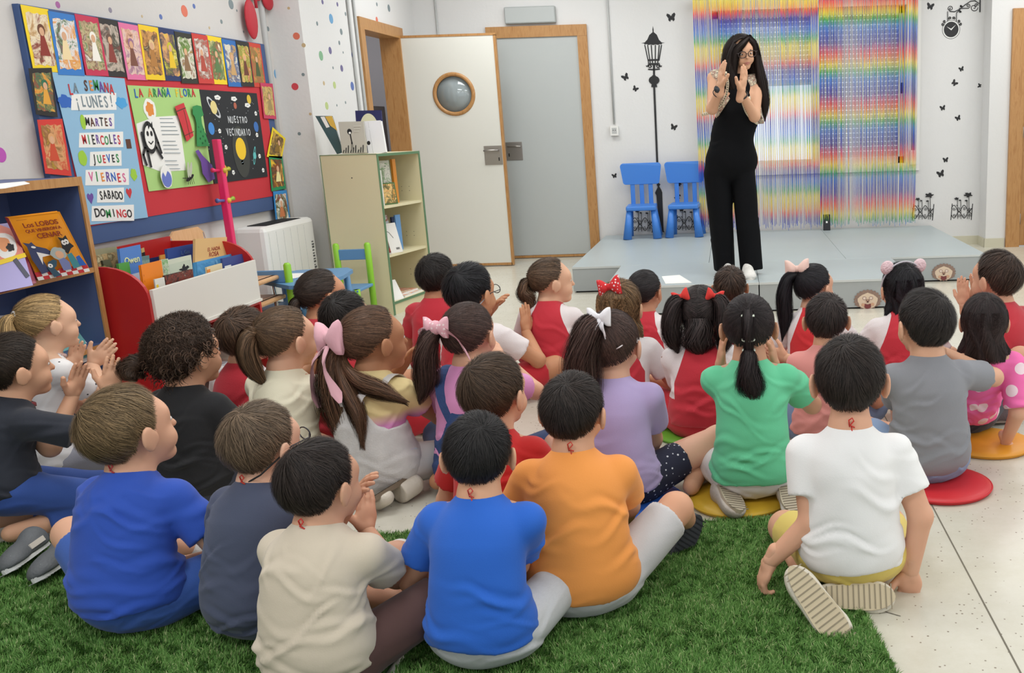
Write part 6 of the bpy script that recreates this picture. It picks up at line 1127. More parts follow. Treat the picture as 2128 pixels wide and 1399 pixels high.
# ---- first row, nearest the camera
child('person', 'boy in navy T-shirt and blue trousers kneeling at the far left edge, clapping', (34, 762), 2.92, 38, 38, dict(col='#33281f'), dict(col='#20242f', collar='#8a2a34'), dict(col='#2d4d95', len=1.7, name='trousers', shoeup=((0, -.25, -1), (0, -.25, -1))), 'heels', arms=((150, 825, 3.02, (-1, 0, -1), dict(dir=(.1, .35, .9), nrm=(-1, -.3, .1), curl=.12)), (225, 815, 3.02, (1, 0, -1), dict(dir=(.1, .3, .9), nrm=(1, -.3, .1), curl=.12))), lod=0, shoes=None, cord='#8a2a30', seed=11, roll=4, lean=.10, skinc='#d3a283', extra=lambda k: [shoe(k['root'], k['loc'](at(px, py, 2, .03)), k['loc'](at(qx, qy, 2, .03)) - k['loc'](at(px, py, 2, .03)), V3(-.3, -.3, 1), 'greyknit', 1.12) for px, py, qx, qy in ((165, 1150, 40, 1235), (95, 1135, -30, 1225))])
child('person', 'fair-haired boy in royal blue T-shirt in the front row, sitting second from the left', (272, 892), 2.36, 10, 28, dict(col='#7a6548', crown=(-.35, -.5, .8)), dict(col='#2850b4', folds=1.7), dict(col='#3a5fae', len=.8), lod=0, pitch=10, roll=-2, cord='#b83a3c', seed=12, side=-.015, s=1.03, hs=1.08, tr=.010, lean=.10, skinc='#dba98c', legs=([(-.31, .15, .17), (.25, .22, .12)], [(-.10, .34, .05), (-.05, .23, .05)], [(.05, .36, .04), (-.21, .25, .04)]), hem=.085)
child('person', 'boy in slate blue T-shirt with a glasses cord, third in the front row', (550, 920), 2.30, 14, 26, dict(col='#6b5947', thick=.008, crown=(.0, -.45, .88)), dict(col='#454c63'), dict(col='#5a6272', len=.8), lod=0, pitch=3, roll=2, cord='#c0392b', seed=13, s=1.0, lean=.10, hem=.045, skinc='#dcae94', extra=X_glasses('#1b1b22', [(.085, -.015, -.01), (.06, -.07, -.05), (.0, -.085, -.085), (-.035, -.09, -.10), (-.05, -.10, -.16), (-.06, -.12, -.22)]))
child('person', 'dark-haired boy in beige T-shirt and brown shorts, lowest in the front row', (670, 1003), 2.04, 10, 26, dict(col='#2b221e', crown=(-.1, -.4, .9)), dict(col='#cfc2ae', folds=1.2), dict(col='#553a36', len=.82), lod=0, pitch=2, cord='#c8342c', seed=14, s=1.0, hs=.95, lean=.08, skinc='#d3a184', shoes=('canvas', 'canvas'), arms=('clap', (762, 1105, 2.27, (1, -.3, -1), dict(dir=(-.1, .3, .95), nrm=(.9, -.4, 0), curl=.1))), legs=lambda loc: ([(-.24, .2, .12), (.24, .20, .16)], [(.06, .30, .05), tuple(loc(at(778, 1178, 1, 2.47)))], [(.22, .30, .04), tuple(loc(at(826, 1130, 1, 2.56)))]))
child('person', 'black-haired boy in bright blue T-shirt and pale grey shorts, middle of the front row', (996, 945), 2.12, 4, -4, dict(col='#1e1b1b', crown=(.25, -.55, .75)), dict(col='#2263c8', folds=.6), dict(mat=lambda: mat('melange', '#c6c7ca', .85, var=.12, vscale=120, stretch=(1, 1, 6)), len=.82), lod=0, pitch=-2, cord='#c9463c', seed=15, s=.98, hs=.94, lean=.08, skinc='#d9a585', arms=('lap', (1010, 1290, 2.42, (1, -.6, -.6))), legs=([(-.20, .19, .17), (.17, .24, .13)], [(.06, .30, .045), (-.05, .23, .05)], [(.2, .30, .04), (-.2, .25, .04)]), hem=.085)
child('person', 'boy in orange T-shirt and light grey shorts, front row right of centre', (1194, 856), 2.35, -4, 14, dict(col='#2c231f', thick=.008, crown=(.1, -.5, .8)), dict(col='#f09a4a', folds=.7), dict(col='#c9c7c8', len=.86), lod=0, pitch=0, cord='#c8402f', seed=16, s=1.04, hs=.92, lean=.08, tr=.012, skinc='#d6a182', shoes=None, arms=('lap', (1300, 1130, 2.75, (1, -.5, -.5))), legs=([(-.22, .2, .12), (.24, .18, .185)], [(.0, .30, .05), (.27, .36, .07)], [(-.1, .36, .04), (.35, .38, .04)]), hem=.07, extra=lambda k: shoe(k['root'], k['loc'](at(1392, 1195, 1, 2.55)), V3(.42, .35, .62), V3(-.55, .75, -.1), 'dark', 1.1))
def sneak_white(k):
    shoe(k['root'], k['loc'](at(1650, 1190, 1, 2.19)), V3(.58, -.45, -.64), V3(0, .75, -.55), 'ivory', 1.2); shoe(k['root'], k['loc'](at(1700, 1240, 1, 2.235)), V3(1, -.02, .02), V3(0, .8, -.55), 'ivory', 1.1)
child('person', 'boy in white T-shirt and yellow shorts kneeling on the turf corner, hands on the floor', (1765, 790), 2.40, 4, 5, dict(col='#2a211d', crown=(-.06, -.42, .9)), dict(col='#ecebea', folds=.6), dict(col='#dcc465', len=.8), 'w', legs=([(-.17, .25, .06), (.12, .27, .06)], [(-.12, .0, .05), (.07, .0, .05)], [(0, -.1, .04), (.1, -.1, .04)]), hem=.075, arms=((1602, 1165, 2.32, (-1, -.3, .1), dict(dir=(-.42, .0, -1), nrm=(-1, -.3, .3), thumb=(.2, 1, 0), curl=.8)), (1893, 1185, 2.32, (1, -.3, .1), dict(dir=(-.05, .1, -1), nrm=(.1, 1, .1), thumb=(-1, 0, 0), curl=.8))), al=.83, neckl=1.5, lod=0, pitch=-1, cord='#d02a22', seed=57, s=1.06, hs=1.03, lean=.06, shoes=None, skinc='#dba78a', extra=sneak_white)
# ---- second row
child('person', 'curly brown-haired child in a black T-shirt with a loose bun, near the red bin', (392, 734), 3.13, 18, 26, dict(col='#3f2e22', curl=1.0, thick=.020, crown=(0, -.3, .95)), dict(col='#17171a'), dict(col='#3a3d48'), lod=0, seed=21, s=1.05, hs=1.04, tr=.012, skinc='#d3a081', tails=(dict(tie=(-.055, -.095, -.01), pts=[(-.07, -.125, 0), (-.085, -.14, -.025), (-.08, -.135, -.05)], rad=(.02, .034, .034, .012), wave=.014, fray=.35, name='hair_bun'),))
child('person', 'girl in a cream T-shirt with light brown ponytail and white hair tie', (598, 703), 3.22, 14, 34, dict(style='tail', col='#5c4632', tie=TIE, thick=.011), dict(col='#e6e0c6', folds=.9), dict(col='#7d2430'), lod=0, seed=22, s=1.04, cord='#6a3028', tails=(dict(PT('#e6e2de', .045, .135, .17, (.014, .030, .034, .030, .012)), pts=[(0, -.13, .05), (0, -.15, .0), (0, -.14, -.07), (0, -.115, -.12)]),), arms=('clap', (702, 800, 3.42, (1, -.2, -1), dict(dir=(0, .3, .95), nrm=(1, -.3, 0), curl=.1))), skinc='#dcab8d')
def tiedye_m(): return banded('tie_dye', [(0, '#c9dde2'), (.40, '#cfe0e4'), (.47, '#d27fb4'), (.60, '#cf86b8'), (.68, '#e6cf96'), (1, '#e9d39a')], .02)
dots_pink = lambda: dotted('pink_dots', '#e3aeb8', '#f0d8da', 70, .28)
child('person', 'girl with long brown ponytail and big pink bow, pastel tie-dye top and white dungarees', (782, 706), 3.20, 18, 44, dict(style='tail', col='#5a402e', tie=((-.25, -.85, .25),), thick=.011), dict(kind='custom', mat=tiedye_m, col='#e6cf96', collar='#e6cf96', sleeve=.4), dict(col='#d9d6d4', len=.75), 'w', lod=0, seed=23, s=1.06, hs=1.03, pitch=4, skinc='#b98360', shoes=None, sleeve=.42,
      tails=(dict(tie=(-.045, -.10, .012), pts=[(-.05, -.135, -.02), (-.035, -.15, -.10), (-.02, -.15, -.20), (-.03, -.15, -.31)], rad=(.016, .038, .046, .042, .012), wave=.014, fray=.45), dict(tie=(-.04, -.10, .0), pts=[(-.02, -.13, -.05), (.04, -.14, -.12), (.09, -.14, -.19), (.10, -.15, -.27)], rad=(.010, .02, .022, .018, .006), wave=.012, fray=.4), dict(tie=(-.03, -.10, -.01), pts=[(.0, -.12, -.06), (.09, -.11, -.10), (.16, -.08, -.12), (.21, -.05, -.15)], rad=(.008, .018, .024, .018, .005), wave=.01, fray=.4)),
      arms=('clap', (880, 790, 3.42, (1, -.5, -1), dict(dir=(-.2, .2, .95), nrm=(1, -.3, 0), curl=.1))),
      extra=multi(overall('#d7d5d3', 'dungarees', .25), X_bow((-.048, -.125, .030), .118, '#e3aeb8', None, [([(-.05, -.14, .01), (-.095, -.175, -.04), (-.085, -.19, -.11), (-.06, -.195, -.18)], .012, .032), ([(-.045, -.14, .01), (.0, -.18, -.03), (.05, -.19, -.08), (.085, -.185, -.14)], .012, .032)], right=(1, .1, .12)), lambda k: [shoe(k['root'], V3(.11, -.02, .075), V3(-.15, -.85, -.12), V3(.35, -.45, -.8), 'sandal', 1.15), shoe(k['root'], V3(-.06, -.05, .075), V3(-.55, -.65, -.10), V3(.1, -.55, -.8), 'sandal', 1.1)]))
child('person', 'girl with dark ponytail and pink scrunchie, pink top and denim dungarees', (978, 694), 3.20, 10, 18, dict(style='tail', col='#42302a', tie=((-.3, -.8, .42),), thick=.011), dict(col='#d78fc0'), dict(col='#33466e', len=1.2), lod=0, seed=24, s=1.02, cord='#3a3030', hs=1.0, skinc='#dba98c', arms=((872, 805, 3.36, (-1, -.2, -1), dict(dir=(0, .3, .95), nrm=(-1, -.3, 0), curl=.1)), 'clap'),
      tails=(dict(tie=(-.05, -.095, .045), pts=[(-.07, -.13, .03), (-.085, -.145, -.04), (-.10, -.14, -.12), (-.14, -.13, -.19)], rad=(.016, .034, .038, .034, .012), wave=.01, fray=.25),), extra=multi(overall('#2e4778', 'dungarees', .20), X_bow((-.048, -.118, .055), .075, '#dba3ae', dots_pink, [([(-.04, -.12, .06), (.0, -.135, .055), (.04, -.13, .02), (.07, -.125, -.05)], .010, .026), ([(-.06, -.12, .06), (-.10, -.12, .05), (-.135, -.10, .02), (-.15, -.08, -.02)], .010, .020)], name='scrunchie', knot=.3)))
child('person', 'brown-haired boy in a red T-shirt behind the black-haired boy in blue', (1032, 816), 2.56, 12, 24, dict(col='#4a392b', crown=(-.25, -.5, .82), thick=.014), dict(col='#c3201f'), dict(col='#a8282c'), lod=0, seed=25, s=1.0, lean=.06, skinc='#dba98b')
child('person', 'girl in a lilac T-shirt with wavy ponytail and white ribbon, on the blue cushion', (1275, 716), 3.02, 4, 14, dict(style='tail', col='#43302a', tie=((-.2, -.45, .85),), thick=.011), dict(col='#b3a2cf', folds=.8), dict(mat=lambda: dotted('navy_dots', '#23253a', '#d8d8e0', 60, .2, False), len=.5), lod=0, seed=26, s=1.06, cord='#6a3a30', skinc='#dcab92', arms=('lap', (1345, 985, 3.26, (1, -.6, -.5))), legs=([(-.25, .23, .12), (.30, .20, .15)], [(.06, .30, .045), (.12, .36, .05)], [(.2, .3, .04), (.28, .42, .05)]), shoes=('dark', 'dark'),
      tails=(dict(tie=(-.02, -.07, .098), pts=[(-.03, -.11, .09), (-.055, -.13, .0), (-.06, -.13, -.10), (-.085, -.125, -.17)], rad=(.020, .045, .052, .042, .014), wave=.012, fray=.3),), extra=multi(X_bow((-.005, -.085, .112), .060, '#e9e6ea', None, [([(-.0, -.09, .11), (-.01, -.115, .09), (-.015, -.122, .06)], .008, .012), ([(.0, -.09, .11), (.015, -.115, .085), (.025, -.122, .055)], .008, .012)]), X_clip((.05, -.105, .02), (.6, .2, .35), '#e6dfe2')))
def braid_ties(k):
    for (x, y, z) in ((0, -.100, .066), (0, -.118, -.006), (.0, -.105, -.045)): b = MB(); T = k['T']; c = T(x, y, z); b.tube([c + k['R'] @ V3(.017 * math.cos(a), .007 * math.sin(a), .003 * math.sin(a)) for a in np.linspace(0, 2 * PI, 18)], .0042, mat('tie_pale', '#d9e0cf', .5), 8, False); b.build('hair_tie', k['root'])
child('person', 'girl in a green T-shirt with black banded ponytail, kneeling on the yellow cushion', (1556, 680), 3.02, 0, 2, dict(style='tail', col='#241c1d', tie=((0, -.78, .60),), thick=.010), dict(col='#63c596', folds=.8), dict(col='#dcdad9', len=.8), 'w', lod=0, seed=27, s=1.04, hs=.97, skinc='#c8977a', shoes=None, arms=((1497, 765, 3.12, (-1, -.3, -1), dict(dir=(.1, .2, .95), nrm=(-1, -.2, 0), curl=.15)), (1610, 765, 3.14, (1, -.3, -1), dict(dir=(-.1, .2, .95), nrm=(1, -.2, 0)))),
      tails=(dict(tie=(0, -.085, .075), pts=[(0, -.112, .05), (0, -.122, .02), (0, -.118, -.01), (0, -.108, -.045)], rad=(.018, .020, .018, .016, .014), wave=.002, fray=.08), dict(tie=(0, -.105, -.045), pts=[(0, -.13, -.06), (.0, -.14, -.11), (.005, -.14, -.16), (.01, -.14, -.21)], rad=(.014, .026, .034, .032, .010), wave=.010, fray=.3, name='ponytail')),
      extra=multi(braid_ties, lambda k: [shoe(k['root'], V3(-.10, .0, .085), V3(.28, -.9, -.18), V3(-.1, -.5, -.85), 'glitter', 1.12), shoe(k['root'], V3(.10, -.02, .085), V3(.12, -.9, -.18), V3(.1, -.5, -.85), 'glitter', 1.12)]))
child('person', 'boy in a grey T-shirt on the red cushion with one elbow raised', (1920, 672), 3.15, -6, -20, dict(col='#2c2624', thick=.008, crown=(.25, -.5, .8)), dict(col='#85868c', folds=.8), dict(col='#7f97b8'), lod=0, seed=28, s=1.08, hs=1.02, cord='#7a2a24', skinc='#d9a88b', lean=.05, arms=((1865, 905, 3.42, (-1, -.7, -.3)), (1965, 735, 3.34, (1, -.4, -.5))), tr=.006, hem=.055, legs=([(-.15, .25, .11), (.13, .27, .11)], [(.06, .30, .045), (-.05, .23, .05)], [(.2, .30, .04), (-.2, .25, .04)]))
child('person', 'dark-haired girl in a pink flowered T-shirt leaning on one hand at the right', (2045, 668), 3.40, -4, 12, dict(style='down', col='#2b2020', thick=.012, long=(-.125, .10), crown=(.1, -.4, .9)), dict(kind='custom', mat=lambda: dotted('pink_flowers', '#f06fae', '#f4dbe4', 13, .30), col='#ea5fa4', collar='#ea5fa4'), dict(col='#2f3340'), lod=0, seed=29, s=.98, hs=.96, skinc='#d9a88c', arms=('lap', (2090, 918, 3.40, (.15, -1, 0), dict(dir=(.35, -.1, -1), nrm=(0, 1, .2), thumb=(-1, 0, 0), curl=.5))), lean=-.20, al=.90, sleeve=.9)
# ---- third row and behind
child('person', 'blond girl in a white dotted T-shirt clapping in front of the blue bookcase', (102, 670), 3.42, 40, 36, dict(style='tail', col='#a2855a', tie=((0, -.85, .35),), thick=.010), dict(kind='custom', mat=lambda: dotted('white_dots', '#e2dfde', '#3a3a3e', 26, .10), col='#e2dfde', collar='#c9a8a0'), dict(col='#9a9aa4'), lod=1, seed=31, s=1.03, hs=.95, pitch=3, skinc='#dfb294', cord='#8a3a34', tails=(dict(PT('#efedec', .045, .13, .19, (.013, .028, .034, .028, .010)),),), arms=((150, 770, 3.58, (-1, 0, -1), dict(dir=(.1, .3, .9), nrm=(-1, -.3, 0), curl=.1)), (192, 758, 3.58, (1, 0, -1), dict(dir=(.4, .5, .6), nrm=(1, -.3, .2), curl=.1))))
child('person', 'brown-haired child in a red and white T-shirt behind the curly-haired one', (512, 698), 3.50, 15, 20, dict(col='#4f3b2c', thick=.013), RG, RSH, lod=1, seed=32, s=1.0, skinc='#d9a88b')
child('person', 'girl with dark ponytail in red, sitting in front of the small blue table', (672, 612), 4.15, 25, 42, dict(style='tail', col='#30251e', tie=((0, -.85, .1),)), dict(col='#b8303c', collar='#e3dcdc'), RSH, lod=1, seed=33, s=1.06, skinc='#c8916f', tails=(PT('#e2e0de', .0, .125, .16, (.012, .024, .028, .022, .008)),))
child('person', 'dark-haired boy in red just behind the girl with the big pink bow', (722, 662), 3.62, 15, 22, dict(col='#1f1916'), dict(col='#bf2c3a', collar='#e3dcdc'), RSH, lod=1, seed=34, s=1.0)
child('person', 'dark-haired boy in a red T-shirt nearest the pale bookcase', (910, 575), 4.62, 10, 20, dict(col='#221d1b', crown=(-.1, -.5, .85)), dict(col='#c22b3a', collar='#e3dcdc'), RSH, lod=1, seed=35, s=1.06, skinc='#b98364')
child('person', 'black-haired boy with glasses in a red and white T-shirt, clapping', (982, 608), 4.22, 14, 30, dict(col='#17161a', thick=.016), RG, RSH, lod=1, seed=36, s=1.12, hs=1.05, skinc='#c8936f', extra=X_glasses('#1a1a1c', [(.085, -.015, -.01), (.06, -.075, -.055), (.02, -.10, -.07)], '#b8bcc0'), arms=('clap', (1093, 690, 4.40, (1, -.1, -1), dict(dir=(0, .1, 1), nrm=(1, -.3, 0), curl=.1))))
child('person', 'girl with a short brown ponytail in red and white, seen in profile smiling', (1148, 584), 4.56, 12, 64, dict(style='tail', col='#574332', tie=((0, -.85, .25),)), RG, RSH, lod=1, seed=37, s=1.07, skinc='#dcae90', pitch=4, tails=(dict(PT('#1c1a1c', .02, .13, .12, (.010, .022, .028, .022, .010)), wave=.014, fray=.4),))
child('person', 'fair brown-haired girl with a red dotted bow behind the girl in lilac', (1292, 638), 3.80, 8, 18, dict(style='down', col='#73593d', long=(-.10, .0), thick=.012), RG, RSH, lod=1, seed=38, s=1.03, extra=multi(X_bow((-.01, -.075, .10), .078, '#cf2a2e', lambda: dotted('red_dots', '#cf2a2e', '#f0d8d8', 75, .28), right=(1, 0, .22)), X_clip((.08, -.03, .04), (.1, .2, -1), '#e6dcd8')))
child('person', 'girl with low dark ponytail and red hair tie, in red and white near the stage', (1342, 605), 4.25, 12, 26, dict(style='tail', col='#1f1a1b', tie=((-.5, -.75, -.1),)), RG, RSH, lod=1, seed=39, s=.98, hs=.93, skinc='#c08a6c', tails=(dict(tie=(-.055, -.085, .0), pts=[(-.085, -.11, -.02), (-.10, -.12, -.07), (-.10, -.115, -.13), (-.10, -.11, -.18)], rad=(.012, .026, .030, .026, .010), band='#d8402f', bandt=.008, bandr=.013),))
child('person', 'girl with two dark pigtails and red hair ties on the green cushion', (1456, 652), 3.68, 0, 4, dict(style='pigs', col='#2a2120', tie=((-.75, -.55, .55), (.75, -.55, .55)), thick=.010), RG, RSH, lod=1, seed=40, s=1.06, skinc='#8f6248', arms=((1440, 880, 3.9, (-1, -.6, -.3)), 'lap'),
      tails=(dict(tie=(-.055, -.06, .075), pts=[(-.085, -.085, .07), (-.10, -.10, .0), (-.095, -.10, -.07), (-.085, -.095, -.11)], rad=(.014, .032, .036, .032, .012), wave=.006), dict(tie=(.055, -.06, .075), pts=[(.085, -.085, .07), (.10, -.10, .0), (.095, -.10, -.07), (.085, -.095, -.12)], rad=(.014, .032, .036, .032, .012), wave=.006), dict(tie=(0, -.09, .0), pts=[(0, -.11, -.04), (0, -.115, -.08), (0, -.11, -.12)], rad=(.05, .06, .06, .02), wave=.006, name='loose_hair')),
      extra=multi(X_bow((-.062, -.075, .088), .05, '#d8362f', right=(1, 0, .3)), X_bow((.062, -.075, .088), .05, '#d8362f', right=(1, 0, -.3))))
child('person', 'small brown-haired boy whose head shows just below the teacher shoes', (1517, 596), 4.30, 0, 0, dict(col='#3a2a20', thick=.007), RG, RSH, lod=2, seed=41, s=.97, hs=.93, eyes=False, skinc='#b07d5f')
child('person', 'boy in a salmon pink T-shirt right of the girl in green', (1717, 665), 3.52, -2, 4, dict(col='#2c2220', crown=(.25, -.45, .85)), dict(col='#d98f88'), dict(col='#6a7f9e'), lod=1, seed=42, s=1.0, hs=.96, arms=((1635, 745, 3.72, (-1, -.6, -.3)), 'lap'), skinc='#cf9c7e', tr=.01)
child('person', 'girl with black ponytail and large pale pink bow, in red near the stage', (1694, 596), 4.22, 10, 48, dict(style='tail', col='#17141a', tie=((-.1, -.75, .6),)), dict(kind='raglan', col='#cc2a30', col2='#e3dcdc'), RSH, lod=1, seed=43, s=1.02, hs=.96, skinc='#d9a88c',
      tails=(dict(tie=(-.03, -.085, .07), pts=[(-.05, -.125, .065), (-.06, -.15, -.02), (-.055, -.15, -.12), (-.06, -.17, -.20)], rad=(.014, .028, .034, .030, .008), wave=.004),), extra=X_bow((-.03, -.08, .098), .085, '#e8c6ba', None, right=(.8, .6, 0)))
child('person', 'black-haired girl with a fluffy pink-eared headband, in red and white', (1872, 600), 4.15, 0, -14, dict(style='down', col='#141218', long=(-.095, -.12), thick=.012), RG, RSH, lod=1, seed=44, s=1.06, hs=1.0, skinc='#cf9c7e', extra=hairband, arms=('lap', 'lap'))
child('person', 'brown-haired boy in red at the right edge turned to the left and clapping', (2068, 578), 4.12, -20, -38, dict(col='#3b2b22', thick=.009, crown=(.3, -.5, .8)), dict(col='#b82c38', collar='#e3dcdc'), dict(col='#22252e'), lod=1, seed=45, s=1.1, hs=1.05, skinc='#cf9c80', arms=((2003, 635, 4.30, (-1, -.1, -1), dict(dir=(0, .15, 1), nrm=(-1, -.3, 0), curl=.1)), (2026, 630, 4.30, (1, -.2, -1), dict(dir=(0, .15, 1), nrm=(1, -.3, 0), curl=.1))), legs=lambda loc: ([(-.22, .23, .12), tuple(loc(at(2120, 745, 1, 3.85)))], [(.06, .30, .045), tuple(loc(at(2100, 862, 1, 3.72)))], [(.2, .3, .04), tuple(loc(at(2045, 862, 1, 3.70)))]), shoes=('mary', 'mary'))
cushion(0, 0, .17, '#6fb03a', 'green round floor cushion under the girl with pigtails', at(1445, 912, 2, .02) + Vector((0, .13, 0)))
cushion(0, 0, .17, '#e0992c', 'orange round floor cushion beside the girl in pink flowers', at(2050, 915, 2, .02))
cushion(0, 0, .17, '#2f62c4', 'blue round floor cushion under the girl in lilac', (-.36, 2.98, 0))
cushion(0, 0, .17, '#d0a82f', 'yellow round floor cushion under the kneeling girl in green', (.0, 2.99, 0))
cushion(0, 0, .17, '#c8262e', 'red round floor cushion under the boy in grey', (.69, 3.05, 0))
# ------------------------------------------------------------------ the teacher
def teacher():
    O = V3(.03, 6.56, .2); root = thing('person', 'woman in a black jumpsuit, embroidered vest and glasses clapping on the stage', 'person', tuple(O)); at_ = lambda px, py, y: np.array(at(px, py, 1, y)) - O
    H = at_(1543, 108, 6.50); R = rot(163, -8, 6); hs = 1.02; N = H + V3(-.035, .035, -.165); sk = skin('#d2a384'); fine = .009
    S = [at_(1484, 163, 6.56), at_(1573, 172, 6.56)]; E = [at_(1480, 226, 6.42), at_(1568, 242, 6.42)]; Wr = [at_(1497, 182, 6.27), at_(1540, 192, 6.27)]
    F_ = Field((-.30, -.42, .75), (.32, .22, 1.46), .0085)
    for p, k in ((cone(N, N + V3(0, .0, -.10), .052, .10), .03), (ell(N + V3(0, .01, -.19), (.13, .095, .16)), .04), (cone(N + V3(0, .01, -.04), S[0], .05, .043), .03), (cone(N + V3(0, .01, -.04), S[1], .05, .043), .03)): F_.put(p, k)
    for i in (0, 1): F_.put(cone(S[i], E[i], .044, .036), .02); F_.put(cone(E[i], Wr[i], .036, .024), .02)
    parts = [F_.mesh()]; Fh = Field(H - .14, H + .14, .006)
    for p, k in head_prims(H, R, hs, N, slim=.94): Fh.put(p, k)
    parts.append(Fh.mesh())
    parts.append(hand_parts(Wr[0], V3(.12, -.12, 1), V3(-.8, -.35, .1), V3(.3, -1, 0), 1.38, .12, .0045)); parts.append(hand_parts(Wr[1], V3(.22, -.12, 1), V3(.8, -.45, 0), V3(-.3, -1, 0), 1.38, .12, .0045))
    V, Fc = join(parts); np_mesh('body', V, Fc, sk, root)
    # jumpsuit
    blk = mat('black_jersey', '#0b0c0f', .85, spec=.15); g = Field((-.26, -.22, -.0), (.30, .24, 1.40), .010)
    for p, k in ((ell(N + V3(0, .005, -.24), (.135, .105, .14)), .02), (ell(V3(-.01, .01, .92), (.145, .115, .20)), .08), (ell(V3(-.015, .01, .78), (.180, .125, .14)), .06), (cone(N + V3(.0, -.004, -.06), N + V3(0, .006, -.20), .086, .126), .03), (cone(N + V3(.0, -.004, -.012), N + V3(0, .0, -.10), .056, .100), .02)): g.put(p, k)
    g.put(cutcone(at_(1491, 360, 6.57), at_(1506, 562, 6.56) * V3(1, 1, 0) + V3(0, 0, .03), .094, .072), .03); g.put(cutcone(at_(1544, 360, 6.57), at_(1562, 556, 6.52) * V3(1, 1, 0) + V3(0, 0, .03), .085, .074), .006)
    halfspace(g, (0, 0, .022), (0, 0, -1)); V, Fc = g.mesh(); V = wrinkle(V, 3, .003, V3(0, 0, .6), .6)
    hem_wave = np.clip((.5 - V[:, 2]) / .5, 0, 1); V[:, 0] += .006 * hem_wave * np.sin(V[:, 1] * 60 + V[:, 0] * 20); V[:, 1] += .008 * hem_wave * np.sin(V[:, 0] * 60); np_mesh('jumpsuit', V, Fc, blk, root)
    # vest: back, sides and two fronts, open in the middle
    m = mat('vest_print', '#d8cbb2', .85); n, l = nodes_of(m); p = n['Principled BSDF']; tc = n.new('ShaderNodeTexCoord'); vo = n.new('ShaderNodeTexVoronoi'); vo.inputs['Scale'].default_value = 42; l.new(tc.outputs['Object'], vo.inputs[0]); r = ramp(n, [(0, '#e6dcc8'), (.34, '#d8c9ac'), (.42, '#3a3230'), (.5, '#e3d8c4'), (.62, '#8a5a48'), (1, '#e6dcc8')]); l.new(vo.outputs[0], r.inputs[0]); l.new(r.outputs[0], p.inputs['Base Color'])
    g = Field((-.26, -.22, .80), (.30, .24, 1.42), .009)
    for pr, k in ((ell(N + V3(0, .005, -.22), (.155, .125, .17)), .02), (cone(N + V3(0, .01, -.045), S[0] + V3(.015, 0, 0), .062, .060), .03), (cone(N + V3(0, .01, -.045), S[1] - V3(.015, 0, 0), .062, .060), .03), (ell(N + V3(0, .02, -.30), (.17, .12, .10)), .03)): g.put(pr, k)
    X, Y, Z = g.ax[0][:, None, None], g.ax[1][None, :, None], g.ax[2][None, None, :]; open_ = .045 + .75 * np.clip(N[2] - .12 - Z, 0, .2) ; cut = np.where(Y < N[1] + .02, open_ - np.abs(X - N[0] - .0), -1.0); g.d = np.maximum(g.d, cut.astype(np.float32)); g.d = np.maximum(g.d, (1.02 - Z + .0 * X * Y).astype(np.float32))
    g.put(cone(N + V3(0, -.01, .0), N + V3(0, -.02, .12), .06, .07), .01, -1)
    for i in (0, 1): g.put(cone(S[i] + V3((-.03, .03)[i], -.01, -.01), E[i], .044, .055), .01, -1)
    V, Fc = g.mesh(); np_mesh('vest', V, Fc, m, root)
    tm = mat('vest_trim', '#cfc3a8', .8); tmd = mat('vest_trim_dark', '#5a5248', .8)
    for i, pts in enumerate(([(1508, 150, 6.39), (1513, 172, 6.37), (1510, 196, 6.37), (1499, 218, 6.39), (1482, 232, 6.43), (1460, 238, 6.50)], [(1545, 172, 6.39), (1541, 192, 6.37), (1543, 212, 6.37), (1550, 232, 6.39), (1560, 247, 6.43), (1573, 256, 6.49)])):
        q = [at_(*u) for u in pts]; K = 26; f = np.linspace(0, 1, K); Pp = np.stack([np.interp(f, np.linspace(0, 1, 6), [a[j] for a in q]) for j in range(3)], 1)
        for _ in range(2): Pp[1:-1] = (Pp[:-2] + 2 * Pp[1:-1] + Pp[2:]) / 4
        b = MB(); b.tube(Pp, .014, tm, 8, flat=.6); b.build('trim', root); b = MB(); [b.ell(tuple(Pp[j] + V3(0, -.013, 0)), (.005, .003, .005), tmd, 6) for j in range(1, K)]; b.build('trim_stitch', root)
        b = MB(); q2 = [at_(u[0] + (-1, 1)[i] * 3, u[1] + 4, u[2] + .02) for u in pts]; b.tube(q2, .014, m, 8, flat=.4)
    # watch and bracelets
    d = (Wr[0] - E[0]); d /= np.linalg.norm(d); c = Wr[0] - d * .02; e1 = np.cross(d, V3(0, 1, 0)); e1 /= np.linalg.norm(e1); e2 = np.cross(d, e1)
    ringp = lambda c, r, sh=0: [c + d * sh + r * (math.cos(a) * e1 + math.sin(a) * e2) for a in np.linspace(0, 2 * PI, 22)]
    b = MB(); b.tube(ringp(c, .031), .007, M_black, 8, False, flat=.5); w_ = b.build('watch', root); fc = c + V3(-.012, -.033, 0); b = MB(); b.ell(tuple(fc), (.021, .007, .021), M_black, 18); b.build('watch_case', w_); b = MB(); b.ell(tuple(fc + V3(0, -.004, 0)), (.016, .005, .016), mat('watch_face', '#2c3238', .15), 18); b.build('watch_face', w_)
    b = MB(); b.tube(ringp(c, .034, -.035), .003, M_black, 6, False); b.build('bracelet', root)
    d = (Wr[1] - E[1]); d /= np.linalg.norm(d); c = Wr[1] - d * .03; e1 = np.cross(d, V3(0, 1, 0)); e1 /= np.linalg.norm(e1); e2 = np.cross(d, e1); b = MB(); b.tube(ringp(c, .032), .005, M_black, 6, False); b.build('bracelet', root)
    # face
    T = lambda *p: H + hs * (R @ V3(*p)); Rm = Matrix([list(map(float, r_)) for r_ in R])
